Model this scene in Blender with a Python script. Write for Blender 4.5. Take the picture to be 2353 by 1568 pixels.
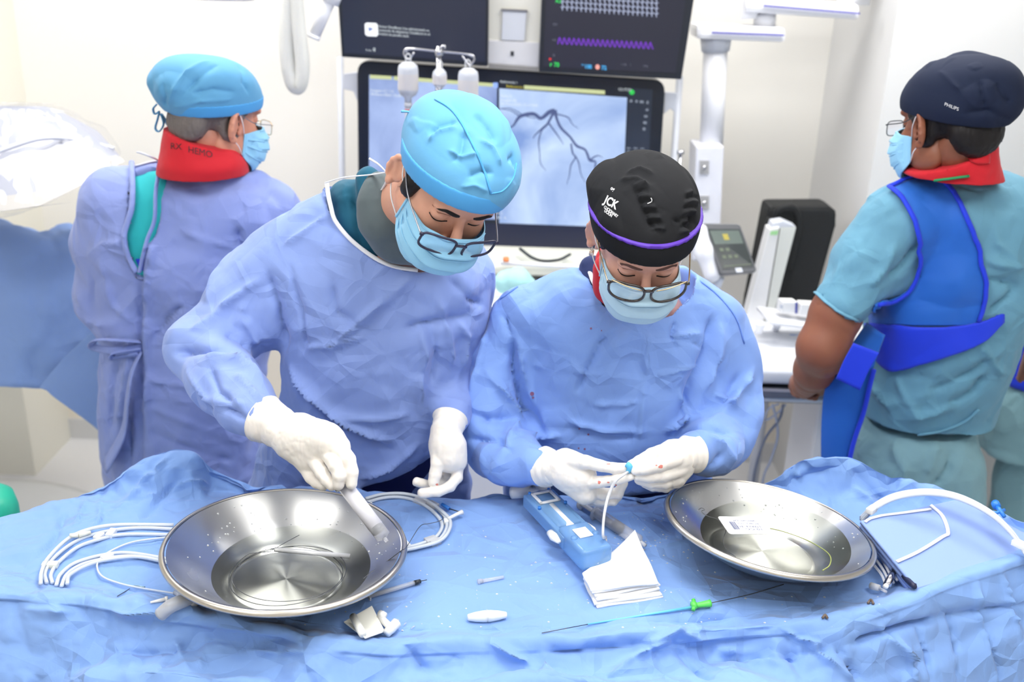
import bpy, bmesh, math, random
import numpy as np
from mathutils import Vector, Matrix
from mathutils.bvhtree import BVHTree

for _o in list(bpy.data.objects):
    bpy.data.objects.remove(_o)
SC = bpy.context.scene
COL = SC.collection
PI = math.pi

# ------------------------------------------------------------------ camera
FPX, CX, CY, HCAM = 2288.0, 1176.5, 784.0, 1.95
_th, _ro = math.radians(21.2), math.radians(2.0)
_w = np.array([0, math.cos(_th), -math.sin(_th)])
_r0 = np.array([1.0, 0, 0]); _u0 = np.array([0, math.sin(_th), math.cos(_th)])
_r = math.cos(_ro) * _r0 + math.sin(_ro) * _u0
_u = -math.sin(_ro) * _r0 + math.cos(_ro) * _u0
CAM = np.array([0, 0, HCAM])
cd = bpy.data.cameras.new('camera'); cam = bpy.data.objects.new('camera', cd); COL.objects.link(cam)
cam.matrix_world = Matrix([[_r[0], _u[0], -_w[0], CAM[0]], [_r[1], _u[1], -_w[1], CAM[1]], [_r[2], _u[2], -_w[2], CAM[2]], [0, 0, 0, 1]])
cd.sensor_width = 36; cd.lens = FPX * 36 / 2353; cd.clip_start = 0.02
cd.dof.use_dof = True; cd.dof.focus_distance = 1.68; cd.dof.aperture_fstop = 3.2
SC.camera = cam

# ------------------------------------------------------------------ light and exposure
wd = bpy.data.worlds.new('world'); SC.world = wd; wd.use_nodes = True
wd.node_tree.nodes['Background'].inputs[0].default_value = (0.9, 0.95, 1.0, 1)
wd.node_tree.nodes['Background'].inputs[1].default_value = 0.8
SC.view_settings.view_transform = 'Standard'; SC.view_settings.look = 'None'
SC.view_settings.exposure = 0.24; SC.view_settings.gamma = 1.0; SC.view_settings.use_curve_mapping = False
ZC = 2.75
def area(loc, sx, sy, watts, color=(1, 0.98, 0.95), rot=(0, 0, 0), name='ceiling_light_lamp'):
    l = bpy.data.lights.new(name, 'AREA'); l.shape = 'RECTANGLE'; l.size = sx; l.size_y = sy; l.energy = watts; l.color = color
    o = bpy.data.objects.new(name, l); COL.objects.link(o); o.location = loc; o.rotation_euler = rot
    return o
PANELS = [(-1.0, 0.75, 23), (0.9, 0.75, 25), (-1.0, 2.7, 42), (0.9, 2.7, 40), (-1.0, -1.0, 11), (0.9, -1.0, 11)]
for _x, _y, _e in PANELS:
    area((_x, _y, ZC - 0.06), 1.15, 0.55, _e * 0.52)
_l = area((.12, 1.42, 2.40), .50, .50, 9, (1, 1, 1), name='added_table_light'); _l.data.shape = 'DISK'  # added out of frame so the table centre is brighter than its front
SC.cycles.max_bounces = 6; SC.cycles.diffuse_bounces = 3; SC.cycles.glossy_bounces = 3
SC.cycles.use_adaptive_sampling = True; SC.cycles.adaptive_threshold = .06; SC.cycles.adaptive_min_samples = 8
SC.cycles.transmission_bounces = 3; SC.cycles.transparent_max_bounces = 10
SC.cycles.caustics_reflective = False; SC.cycles.caustics_refractive = False
SC.cycles.use_denoising = True
SC.cycles.sample_clamp_indirect = 4

# ------------------------------------------------------------------ pixel rays to world points
def ray(px, py): return _w + _r * (px - CX) / FPX - _u * (py - CY) / FPX
def W(px, py, Y):
    d = ray(px, py); return CAM + d * (Y / d[1])
def WZ(px, py, z):
    d = ray(px, py); return CAM + d * ((z - HCAM) / d[2])
def mpp(p):
    return float((np.asarray(p) - CAM) @ _w) / FPX          # metres per pixel at p
def proj(p):
    d = np.asarray(p) - CAM; z = d @ _w
    return CX + FPX * (d @ _r) / z, CY - FPX * (d @ _u) / z

# ------------------------------------------------------------------ numpy noise
def _hash(i, j, k, s):
    h = (i.astype(np.int64) * 73856093) ^ (j.astype(np.int64) * 19349663) ^ (k.astype(np.int64) * 83492791) ^ (s * 2654435761)
    h = (h ^ (h >> 13)) * 1274126177
    h = h ^ (h >> 16)
    return (h & 0xFFFFFF).astype(np.float64) / 0xFFFFFF
def vnoise(p, s=0):
    f = np.floor(p); t = p - f; t = t * t * t * (t * (t * 6 - 15) + 10); i, j, k = f[:, 0], f[:, 1], f[:, 2]
    r = 0
    for a in (0, 1):
        for b in (0, 1):
            for c in (0, 1):
                w = (t[:, 0] if a else 1 - t[:, 0]) * (t[:, 1] if b else 1 - t[:, 1]) * (t[:, 2] if c else 1 - t[:, 2])
                r = r + w * _hash(i + a, j + b, k + c, s)
    return r * 2 - 1
def voro(p, s=0):
    f = np.floor(p); f1 = np.full(len(p), 9.0); f2 = np.full(len(p), 9.0)
    for a in (-1, 0, 1):
        for b in (-1, 0, 1):
            for c in (-1, 0, 1):
                i, j, k = f[:, 0] + a, f[:, 1] + b, f[:, 2] + c
                d = np.sqrt((i + _hash(i, j, k, s) - p[:, 0]) ** 2 + (j + _hash(i, j, k, s + 7) - p[:, 1]) ** 2 + (k + _hash(i, j, k, s + 13) - p[:, 2]) ** 2)
                f2 = np.minimum(f2, np.maximum(f1, d)); f1 = np.minimum(f1, d)
    return f1, f2
def crumple(p, sc, s=0, soft=0.5):
    """creased sheet: broad swells, sharp ridges, facets; about -1..1"""
    q = p / sc
    q = q + 0.10 * np.stack([vnoise(q * 1.3, s + 1), vnoise(q * 1.3, s + 2), vnoise(q * 1.3, s + 3)], 1)
    f1, f2 = voro(q * 0.9, s + 4)
    rid = np.abs(vnoise(q * 0.8, s + 5))
    rid2 = np.abs(vnoise(q * 1.7, s + 6))
    g1, g2 = voro(q * 0.42 + 9.1, s + 24); w = np.clip(vnoise(q * .45, s + 9) * 1.4 + .6, 0.1, 1.4)
    return soft * vnoise(q * 0.5, s + 8) + 1.1 * (g2 - g1 - .3) + w * (0.75 * (f2 - f1 - 0.3) - 0.25 * (rid - 0.25))

# ------------------------------------------------------------------ signed distance bodies -> mesh
class SDF:
    def __init__(s, lo, hi, h):
        s.lo = np.array(lo, float); s.h = h
        s.n = np.ceil((np.array(hi) - s.lo) / h).astype(int) + 1
        s.ax = [s.lo[i] + h * np.arange(s.n[i]) for i in range(3)]
        s.f = np.full(tuple(s.n), 0.3)
    def box(s, lo, hi):
        a = np.maximum(np.floor((np.array(lo) - s.lo) / s.h).astype(int), 0)
        b = np.minimum(np.ceil((np.array(hi) - s.lo) / s.h).astype(int) + 1, s.n)
        if (b <= a).any(): return None
        sl = tuple(slice(a[i], b[i]) for i in range(3))
        return sl, [s.ax[0][sl[0]][:, None, None], s.ax[1][sl[1]][None, :, None], s.ax[2][sl[2]][None, None, :]]
    def put(s, sl, d, k, op):
        a = s.f[sl]
        if op == 'u':
            hh = np.clip(0.5 + 0.5 * (a - d) / k, 0, 1); s.f[sl] = a * (1 - hh) + d * hh - k * hh * (1 - hh)
        elif op == 's':
            hh = np.clip(0.5 - 0.5 * (a + d) / k, 0, 1); s.f[sl] = a * (1 - hh) - d * hh + k * hh * (1 - hh)
        elif op == 'i':
            s.f[sl] = np.maximum(a, d)
        return s
    def cap(s, a, b, ra, rb=None, k=.01, op='u'):
        rb = ra if rb is None else rb
        a = np.asarray(a, float); b = np.asarray(b, float); m = max(ra, rb) + k + 3 * s.h
        bx = s.box(np.minimum(a, b) - m, np.maximum(a, b) + m)
        if bx is None: return s
        sl, (X, Y, Z) = bx
        v = b - a; L = max(v @ v, 1e-12)
        t = np.clip(((X - a[0]) * v[0] + (Y - a[1]) * v[1] + (Z - a[2]) * v[2]) / L, 0, 1)
        d = np.sqrt((X - a[0] - t * v[0]) ** 2 + (Y - a[1] - t * v[1]) ** 2 + (Z - a[2] - t * v[2]) ** 2) - (ra + (rb - ra) * t)
        return s.put(sl, d, k, op)
    def chain(s, pts, k=.01, op='u'):
        for p, q in zip(pts[:-1], pts[1:]): s.cap(p[0], q[0], p[1], q[1], k, op)
        return s
    def ell(s, c, r, k=.01, op='u', R=None):
        c = np.asarray(c, float); r = np.asarray(r, float); m = r.max() + k + 3 * s.h
        bx = s.box(c - m, c + m)
        if bx is None: return s
        sl, (X, Y, Z) = bx
        x, y, z = X - c[0], Y - c[1], Z - c[2]
        if R is not None:
            R = np.asarray(R); x, y, z = (R[0, 0] * x + R[1, 0] * y + R[2, 0] * z, R[0, 1] * x + R[1, 1] * y + R[2, 1] * z, R[0, 2] * x + R[1, 2] * y + R[2, 2] * z)
        q = np.sqrt((x / r[0]) ** 2 + (y / r[1]) ** 2 + (z / r[2]) ** 2)
        g = np.sqrt((x / r[0] ** 2) ** 2 + (y / r[1] ** 2) ** 2 + (z / r[2] ** 2) ** 2) + 1e-9
        return s.put(sl, np.maximum(q * (q - 1) / g, -r.min() * 1.0), k, op)
    def stack(s, rows, k=.02, op='u', e=2.3):
        """rows: (centre, rx, ry) sorted by z"""
        rows = sorted(rows, key=lambda t: t[0][2])
        zz = np.array([t[0][2] for t in rows]); cx = np.array([t[0][0] for t in rows]); cy = np.array([t[0][1] for t in rows])
        rx = np.array([t[1] for t in rows]); ry = np.array([t[2] for t in rows]); m = max(rx.max(), ry.max()) + k + .03
        bx = s.box((cx.min() - m, cy.min() - m, zz[0] - .03 - k), (cx.max() + m, cy.max() + m, zz[-1] + .03 + k))
        if bx is None: return s
        sl, (X, Y, Z) = bx
        def cub(v):
            z = Z.ravel(); i = np.clip(np.searchsorted(zz, z) - 1, 0, len(zz) - 2)
            t = np.clip((z - zz[i]) / (zz[i + 1] - zz[i]), 0, 1); m_ = np.gradient(v, zz); hh = zz[i + 1] - zz[i]
            o = (2 * t**3 - 3 * t**2 + 1) * v[i] + (t**3 - 2 * t**2 + t) * hh * m_[i] + (-2 * t**3 + 3 * t**2) * v[i + 1] + (t**3 - t**2) * hh * m_[i + 1]
            return o[None, None, :]
        RX, RY = np.maximum(cub(rx), .004), np.maximum(cub(ry), .004)
        q = (np.abs((X - cub(cx)) / RX) ** e + np.abs((Y - cub(cy)) / RY) ** e) ** (1 / e)
        d = (q - 1) * np.minimum(RX, RY)
        d = np.maximum(d, np.maximum(Z - zz[-1], zz[0] - Z) + 0 * X)
        return s.put(sl, d, k, op)
    def plane(s, p, n, keep_below=True):
        n = np.asarray(n, float); n = n / np.linalg.norm(n); p = np.asarray(p)
        d = (s.ax[0][:, None, None] - p[0]) * n[0] + (s.ax[1][None, :, None] - p[1]) * n[1] + (s.ax[2][None, None, :] - p[2]) * n[2]
        s.f = np.maximum(s.f, d if keep_below else -d); return s
    def carve(s, poly, Yb, mp):
        """cut an opening: seen outline poly (px), only as deep as y = Yb"""
        P = np.array([W(x, y, Yb) for x, y in poly]); bx = s.box(P.min(0) - (.08, .6, .10), P.max(0) + (.08, .02, .14))
        sl, (X, Y, Z) = bx; dx, dy, dz = X + 0 * Y + 0 * Z, Y + 0 * X + 0 * Z, Z - HCAM + 0 * X + 0 * Y
        w_ = dx * _w[0] + dy * _w[1] + dz * _w[2]; px = CX + FPX * (dx * _r[0] + dy * _r[1] + dz * _r[2]) / w_; py = CY - FPX * (dx * _u[0] + dy * _u[1] + dz * _u[2]) / w_
        best = np.full(px.shape, 1e9); ins = np.zeros(px.shape, bool); n = len(poly)
        for i in range(n):
            (ax, ay), (bx_, by) = poly[i], poly[(i + 1) % n]; vx, vy = bx_ - ax, by - ay; t = np.clip(((px - ax) * vx + (py - ay) * vy) / (vx * vx + vy * vy + 1e-9), 0, 1)
            best = np.minimum(best, (px - ax - t * vx) ** 2 + (py - ay - t * vy) ** 2)
            if ay != by: ins ^= ((ay > py) != (by > py)) & (px < vx * (py - ay) / vy + ax)
        d = np.sqrt(best) * mp * np.where(ins, -1, 1); d = np.maximum(d, dy - Yb)
        s.f[sl] = np.maximum(s.f[sl], -d); return s
    def mesh(s, relax=2):
        f = s.f; f = f.copy(); f[0] = f[-1] = .01; f[:, 0] = f[:, -1] = .01; f[:, :, 0] = f[:, :, -1] = .01
        ins = f < 0; nx, ny, nz = f.shape
        acc = np.zeros((nx - 1, ny - 1, nz - 1), bool); c8 = [ins[a:nx - 1 + a, b:ny - 1 + b, c:nz - 1 + c] for a in (0, 1) for b in (0, 1) for c in (0, 1)]
        n_in = sum(c.astype(np.int8) for c in c8); act = (n_in > 0) & (n_in < 8)
        I, J, K = np.nonzero(act); idx = np.full(act.shape, -1, np.int64); idx[I, J, K] = np.arange(len(I))
        P = np.zeros((len(I), 3)); N = np.zeros(len(I))
        co = [(a, b, c) for a in (0, 1) for b in (0, 1) for c in (0, 1)]
        for a in range(8):
            for b in range(a + 1, 8):
                A, B = co[a], co[b]
                if sum(abs(A[i] - B[i]) for i in range(3)) != 1: continue
                fa = f[I + A[0], J + A[1], K + A[2]]; fb = f[I + B[0], J + B[1], K + B[2]]
                m = (fa < 0) != (fb < 0); t = np.where(m, fa / np.where(m, fa - fb, 1), 0)
                for i in range(3): P[:, i] += np.where(m, A[i] + t * (B[i] - A[i]), 0)
                N += m
        P /= N[:, None]; V = s.lo + s.h * (P + np.stack([I, J, K], 1))
        F = []
        for axx in range(3):
            sh = [slice(1, -1)] * 3; sh[axx] = slice(0, -1); sh2 = list(sh); sh2[axx] = slice(1, None)
            a, b = ins[tuple(sh)], ins[tuple(sh2)]
            for flip in (0, 1):
                m = (a & ~b) if not flip else (~a & b)
                g = np.stack(np.nonzero(m), 1); g[:, [i for i in range(3) if i != axx]] += 1
                u, v = (axx + 1) % 3, (axx + 2) % 3
                def at(du, dv):
                    q = g.copy(); q[:, u] += du; q[:, v] += dv; return idx[q[:, 0], q[:, 1], q[:, 2]]
                quad = np.stack([at(-1, -1), at(0, -1), at(0, 0), at(-1, 0)], 1)
                F.append(quad[:, ::-1] if flip else quad)
        F = np.concatenate(F); F = F[(F >= 0).all(1)]
        return smooth(V, F, relax), F
def smooth(V, F, n=2, lam=.5):
    if n == 0: return V
    e = np.concatenate([F[:, [0, 1]], F[:, [1, 2]], F[:, [2, 3]], F[:, [3, 0]]]); a = np.concatenate([e[:, 0], e[:, 1]]); b = np.concatenate([e[:, 1], e[:, 0]])
    cnt = np.bincount(a, minlength=len(V))[:, None].clip(1)
    for _ in range(n):
        for l in (lam, -lam * .96):
            acc = np.stack([np.bincount(a, V[b, i], len(V)) for i in range(3)], 1) / cnt
            V = V + l * (acc - V)
    return V
def vnormals(V, F):
    n = np.cross(V[F[:, 2]] - V[F[:, 0]], V[F[:, 3]] - V[F[:, 1]]); N = np.zeros_like(V)
    for k in range(4):
        for i in range(3): N[:, i] += np.bincount(F[:, k], n[:, i], len(V))
    return N / (np.linalg.norm(N, axis=1)[:, None] + 1e-12)
def bvh_of(V, F):
    return BVHTree.FromPolygons([tuple(v) for v in V.tolist()], F.tolist())
def hit(bv, px, py, off=0.0):
    d = Vector(ray(px, py)).normalized(); loc, n, i, t = bv.ray_cast(Vector(CAM), d)
    if loc is None: return None
    if n.dot(d) > 0: n = -n
    return np.array(loc + n * off)
def hitn(bv, px, py):
    d = Vector(ray(px, py)).normalized(); loc, n, i, t = bv.ray_cast(Vector(CAM), d)
    if loc is None:
        loc, n, i, t = bv.find_nearest(Vector(CAM) + d * 1.9)
    if n.dot(d) > 0: n = -n
    return np.array(loc), np.array(n)
def creases(V, F, lines, N=None):
    """lines: (amp, width, [(px,py)...]): ridges pressed into the cloth where they run on the surface"""
    bv = bvh_of(V, F); N = vnormals(V, F) if N is None else N; out = np.zeros(len(V))
    for amp, wid, pts in lines:
        P3 = [hit(bv, x, y) for x, y in pts]; P3 = [p for p in P3 if p is not None]
        best = np.full(len(V), 9.0); L = sum(np.linalg.norm(q - p) for p, q in zip(P3[:-1], P3[1:])) + 1e-9; run = 0; tt = np.zeros(len(V))
        for p, q in zip(P3[:-1], P3[1:]):
            if np.linalg.norm(q - p) > .35: continue
            v = q - p; l2 = max(v @ v, 1e-9); t = np.clip(((V - p) @ v) / l2, 0, 1); d = np.linalg.norm(V - p - t[:, None] * v, axis=1)
            m = d < best; best[m] = d[m]; tt[m] = (run + t[m] * math.sqrt(l2)) / L; run += math.sqrt(l2)
        taper = np.clip(np.minimum(tt, 1 - tt) * 5 + .15, 0, 1)
        x = best / wid
        out += 2.0 * amp * taper * np.where(x < 3, np.exp(-x * 1.3) * (1 - x / 3), 0)
    return V + N * out[:, None]

# ------------------------------------------------------------------ mesh helpers
def mesh_of(name, V, F, mats, smooth_=True, mi=None):
    me = bpy.data.meshes.new(name)
    V = np.asarray(V, float); 
    if isinstance(F, np.ndarray) and F.ndim == 2:
        n, k = F.shape; me.vertices.add(len(V)); me.vertices.foreach_set('co', V.astype(np.float32).ravel())
        me.loops.add(n * k); me.loops.foreach_set('vertex_index', F.astype(np.int32).ravel())
        me.polygons.add(n); me.polygons.foreach_set('loop_start', (np.arange(n) * k).astype(np.int32)); me.polygons.foreach_set('loop_total', np.full(n, k, np.int32))
        me.update(calc_edges=True)
    else:
        me.from_pydata([tuple(v) for v in V], [], [tuple(int(i) for i in f) for f in F])
    for m in (mats if isinstance(mats, (list, tuple)) else [mats]): me.materials.append(m)
    if mi is not None: me.polygons.foreach_set('material_index', np.asarray(mi, np.int32))
    me.polygons.foreach_set('use_smooth', np.full(len(me.polygons), bool(smooth_)))
    me.update(); return me
def tag(o, label=None, cat=None, group=None, kind=None):
    if label: o['label'] = label
    if cat: o['category'] = cat
    if group: o['group'] = group
    if kind: o['kind'] = kind
    return o
def thing(name, loc, label, cat, group=None):
    o = bpy.data.objects.new(name, None); o.empty_display_size = .05; COL.objects.link(o); o.location = Vector([float(x) for x in loc])
    return tag(o, label, cat, group)
def wloc(o):
    v = np.array(o.location); 
    while o.parent: o = o.parent; v = v + np.array(o.location)
    return v
def obj(name, VF, mat, parent=None, smooth_=True, label=None, kind=None, origin=None):
    """VF in world coordinates; the object is put at its own origin"""
    V, F = VF[0], VF[1]; V = np.asarray(V, float)
    if parent is not None: base = wloc(parent)
    else: base = np.zeros(3)
    org = np.array(origin) if origin is not None else (base if parent is not None else np.array([(V[:, 0].min() + V[:, 0].max()) / 2, (V[:, 1].min() + V[:, 1].max()) / 2, V[:, 2].min()]))
    o = bpy.data.objects.new(name, mesh_of(name, V - org, F, mat, smooth_)); COL.objects.link(o)
    o.location = Vector((org - base).tolist())
    if parent is not None: o.parent = parent
    if label: o['label'] = label
    if kind: o['kind'] = kind
    return o
def join(*vfs):
    V, F, n = [], [], 0
    for v, f in vfs:
        V.append(np.asarray(v, float)); F += [tuple(int(i) + n for i in q) for q in f]; n += len(v)
    return np.concatenate(V), F
def catmull(P, n):
    P = np.asarray(P, float); Q = np.concatenate([[2 * P[0] - P[1]], P, [2 * P[-1] - P[-2]]]); out = []
    for i in range(1, len(Q) - 2):
        for t in np.arange(n) / n:
            a, b, c, d = Q[i - 1], Q[i], Q[i + 1], Q[i + 2]
            out.append(.5 * ((2 * b) + (c - a) * t + (2 * a - 5 * b + 4 * c - d) * t * t + (-a + 3 * b - 3 * c + d) * t ** 3))
    out.append(Q[-2]); return np.array(out)
def tube(P, r, seg=8, n=0, closed=False, flat=1.0, up=None):
    """r: one radius or one per point"""
    P = np.asarray(P, float); r = np.broadcast_to(np.asarray(r, float), (len(P),)).copy()
    if n:
        if closed: P = np.concatenate([P, P[:1]]); r = np.append(r, r[0])
        r = np.interp(np.linspace(0, len(P) - 1, (len(P) - 1) * n + 1), np.arange(len(P)), r); P = catmull(P, n)
        if closed: P = P[:-1]; r = r[:-1]
    T = (np.roll(P, -1, 0) - np.roll(P, 1, 0)) if closed else np.gradient(P, axis=0)
    T /= np.linalg.norm(T, axis=1)[:, None] + 1e-12
    a = np.array(up, float) if up is not None else (np.array([0, 0, 1.]) if abs(T[0][2]) < .9 else np.array([1., 0, 0])); V = []
    u = a - T[0] * (a @ T[0]); u /= np.linalg.norm(u)
    for p, t, rr in zip(P, T, r):
        if up is not None: u = a
        u = u - t * (u @ t); u /= np.linalg.norm(u) + 1e-12; v = np.cross(t, u)
        for k in range(seg):
            c, s_ = math.cos(2 * PI * k / seg), math.sin(2 * PI * k / seg); V.append(p + rr * (u * c * flat + v * s_))
    F = []; m = len(P)
    for i in range(m if closed else m - 1):
        j = (i + 1) % m
        for k in range(seg): k2 = (k + 1) % seg; F.append((i * seg + k, i * seg + k2, j * seg + k2, j * seg + k))
    if not closed: F.append(tuple(range(seg))[::-1]); F.append(tuple((m - 1) * seg + k for k in range(seg)))
    return np.array(V), F
def lathe(prof, seg=48, c=(0, 0, 0), R=None, close=False, caps=(True, True)):
    V = []; F = []; m = len(prof)
    for r_, z in prof:
        for k in range(seg): a = 2 * PI * k / seg; V.append((r_ * math.cos(a), r_ * math.sin(a), z))
    for i in range(m - 1 + (1 if close else 0)):
        j = (i + 1) % m
        for k in range(seg): k2 = (k + 1) % seg; F.append((i * seg + k, i * seg + k2, j * seg + k2, j * seg + k))
    if not close:
        if caps[0]: F.append(tuple(range(seg))[::-1])
        if caps[1]: F.append(tuple((m - 1) * seg + k for k in range(seg)))
    V = np.array(V)
    if R is not None: V = V @ np.asarray(R).T
    return V + np.array(c), F
def box(c, s, R=None, bev=0.0, seg=2):
    bm = bmesh.new(); bmesh.ops.create_cube(bm, size=1); bmesh.ops.scale(bm, vec=Vector(s), verts=bm.verts)
    if bev: bmesh.ops.bevel(bm, geom=bm.edges[:], offset=bev, segments=seg, affect='EDGES', profile=.6)
    V = np.array([v.co[:] for v in bm.verts]); F = [tuple(v.index for v in f.verts) for f in bm.faces]; bm.free()
    if R is not None: V = V @ np.asarray(R).T
    return V + np.array(c), F
def slab(poly, n, t, bev=0.0):
    """flat plate: 3-D outline poly pushed back by t along -n, edges bevelled"""
    bm = bmesh.new(); n = np.asarray(n, float); n /= np.linalg.norm(n)
    vs = [bm.verts.new(p) for p in poly]; f = bm.faces.new(vs)
    r = bmesh.ops.extrude_face_region(bm, geom=[f]); bmesh.ops.translate(bm, vec=Vector((-n * t).tolist()), verts=[g for g in r['geom'] if isinstance(g, bmesh.types.BMVert)])
    bmesh.ops.recalc_face_normals(bm, faces=bm.faces)
    if bev: bmesh.ops.bevel(bm, geom=bm.edges[:], offset=bev, segments=2, affect='EDGES', profile=.6)
    bm.verts.index_update()
    V = np.array([v.co[:] for v in bm.verts]); F = [tuple(v.index for v in f.verts) for f in bm.faces]; bm.free(); return V, F
def frame(z, x=None):
    z = np.asarray(z, float); z = z / np.linalg.norm(z)
    x = np.array([1., 0, 0]) if x is None else np.asarray(x, float)
    if abs(x @ z) > .98: x = np.array([0, 1., 0])
    x = x - z * (x @ z); x /= np.linalg.norm(x); return np.stack([x, np.cross(z, x), z], 1)
def rodr(v):
    v = np.asarray(v, float); a = np.linalg.norm(v)
    if a < 1e-9: return np.eye(3)
    k = v / a; K = np.array([[0, -k[2], k[1]], [k[2], 0, -k[0]], [-k[1], k[0], 0]]); return np.eye(3) + math.sin(a) * K + (1 - math.cos(a)) * K @ K
def grid(Pts, thick=0.0):
    """Pts (n,m,3) -> sheet; thick gives it a back"""
    n, m, _ = Pts.shape; V = Pts.reshape(-1, 3); i = np.arange(n * m).reshape(n, m)
    F = np.stack([i[:-1, :-1], i[1:, :-1], i[1:, 1:], i[:-1, 1:]], -1).reshape(-1, 4)
    if not thick: return V, F
    N = vnormals(V, F); V2 = np.concatenate([V, V - N * thick]); k = n * m; F = F.tolist(); F2 = [tuple(x + k for x in q[::-1]) for q in F]
    rim = list(i[0, :]) + list(i[1:, -1]) + list(i[-1, :-1][::-1]) + list(i[1:-1, 0][::-1]); S = [(int(rim[a]), int(rim[(a + 1) % len(rim)]), int(rim[(a + 1) % len(rim)]) + k, int(rim[a]) + k) for a in range(len(rim))]
    return V2, [tuple(q) for q in F] + F2 + S
def patch(bv, A, B, n, m, off, thick=.002, bow=None, nn=4):
    """cloth patch lying on a surface between the boundary lines A and B (both seen on it)"""
    A = catmull(A, nn); B = catmull(B, nn)
    ia = np.linspace(0, len(A) - 1, n); A = np.stack([np.interp(ia, np.arange(len(A)), A[:, i]) for i in (0, 1)], 1)
    ia = np.linspace(0, len(B) - 1, n); B = np.stack([np.interp(ia, np.arange(len(B)), B[:, i]) for i in (0, 1)], 1)
    P = np.zeros((n, m, 3))
    for i in range(n):
        for j in range(m):
            t = j / (m - 1); p, nr = hitn(bv, *(A[i] * (1 - t) + B[i] * t)); o = off(i / (n - 1), t) if callable(off) else off
            P[i, j] = p + nr * o
    V, F = grid(P, 0); N = vnormals(V, F)
    if (N.reshape(n, m, 3) * (CAM - P)).sum() < 0: P = P[::-1]
    return grid(P, thick)
def line_on(bv, pts, off=.001, n=5):
    q = catmull(np.array(pts, float), n); return np.array([h for h in (hit(bv, x, y, off) for x, y in q) if h is not None])
_fonts = {}
def text_vf(s, size=1.0, ext=0.0, align='LEFT', bold=0.0, space=1.0):
    c = bpy.data.curves.new('t', 'FONT'); c.body = s; c.size = size; c.extrude = ext; c.align_x = align; c.offset = bold; c.resolution_u = 3; c.space_character = space
    o = bpy.data.objects.new('t', c); COL.objects.link(o); dg = bpy.context.evaluated_depsgraph_get(); me = bpy.data.meshes.new_from_object(o.evaluated_get(dg))
    V = np.array([v.co[:] for v in me.vertices]) if len(me.vertices) else np.zeros((0, 3)); F = [tuple(p.vertices) for p in me.polygons]
    bpy.data.objects.remove(o); bpy.data.curves.remove(c); bpy.data.meshes.remove(me); return V, F
def text_on(bv, s, p0, right, up, size, off=.0012, bold=.0):
    """letters printed on a surface; p0 px, right/up px vectors per unit of letter size"""
    V, F = text_vf(s, 1.0, 0, 'LEFT', bold); bm = bmesh.new(); vs = [bm.verts.new(v) for v in V]
    for f in F:
        try: bm.faces.new([vs[i] for i in f])
        except ValueError: pass
    bmesh.ops.triangulate(bm, faces=bm.faces[:]); bm.verts.index_update(); F = [tuple(v.index for v in f.verts) for f in bm.faces]; bm.free()
    P = []
    for v in V:
        p, n = hitn(bv, p0[0] + size * (v[0] * right[0] + v[1] * up[0]), p0[1] + size * (v[0] * right[1] + v[1] * up[1])); P.append(p + n * off)
    return np.array(P), F

# ------------------------------------------------------------------ materials
_M = {}
def lin(c):
    return tuple(((x / 255) / 12.92 if x / 255 <= .04045 else (((x / 255) + .055) / 1.055) ** 2.4) for x in c)
class NT:
    def __init__(s, name):
        s.m = bpy.data.materials.new(name); s.m.use_nodes = True; s.t = s.m.node_tree; s.b = s.t.nodes['Principled BSDF']; s.o = s.t.nodes['Material Output']
    def n(s, typ, **k):
        x = s.t.nodes.new(typ)
        for a, b in k.items():
            if hasattr(x, a): setattr(x, a, b)
            else: x.inputs[a].default_value = b
        return x
    def l(s, a, b): s.t.links.new(a, b)
def pb(b, **k):
    al = dict(color='Base Color', rough='Roughness', metal='Metallic', ior='IOR', trans='Transmission Weight', sheen='Sheen Weight', coat='Coat Weight', spec='Specular IOR Level', sss='Subsurface Weight', alpha='Alpha', aniso='Anisotropic', emis='Emission Color', es='Emission Strength')
    for a, v in k.items():
        i = b.inputs[al[a]]; i.default_value = (*v, 1) if a in ('color', 'emis') else v
def mat(name, color, rough=.5, metal=0, noise=0, nscale=20, bump=0, bscale=60, col2=None, **k):
    if name in _M: return _M[name]
    t = NT(name); c = lin(color); pb(t.b, color=c, rough=rough, metal=metal, **k)
    tc = t.n('ShaderNodeTexCoord')
    if col2 or noise:
        nz = t.n('ShaderNodeTexNoise'); nz.inputs['Scale'].default_value = nscale; nz.inputs['Detail'].default_value = 4; t.l(tc.outputs['Object'], nz.inputs['Vector'])
        mx = t.n('ShaderNodeMix', data_type='RGBA'); c2 = lin(col2) if col2 else tuple(max(0, x * (1 - noise)) for x in c)
        mx.inputs['A'].default_value = (*c, 1); mx.inputs['B'].default_value = (*c2, 1); t.l(nz.outputs['Fac'], mx.inputs['Factor']); t.l(mx.outputs['Result'], t.b.inputs['Base Color'])
    if bump:
        nb = t.n('ShaderNodeTexNoise'); nb.inputs['Scale'].default_value = bscale; nb.inputs['Detail'].default_value = 3; t.l(tc.outputs['Object'], nb.inputs['Vector'])
        bp = t.n('ShaderNodeBump'); bp.inputs['Strength'].default_value = bump; bp.inputs['Distance'].default_value = .002; t.l(nb.outputs['Fac'], bp.inputs['Height']); t.l(bp.outputs['Normal'], t.b.inputs['Normal'])
    _M[name] = t.m; return t.m
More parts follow.
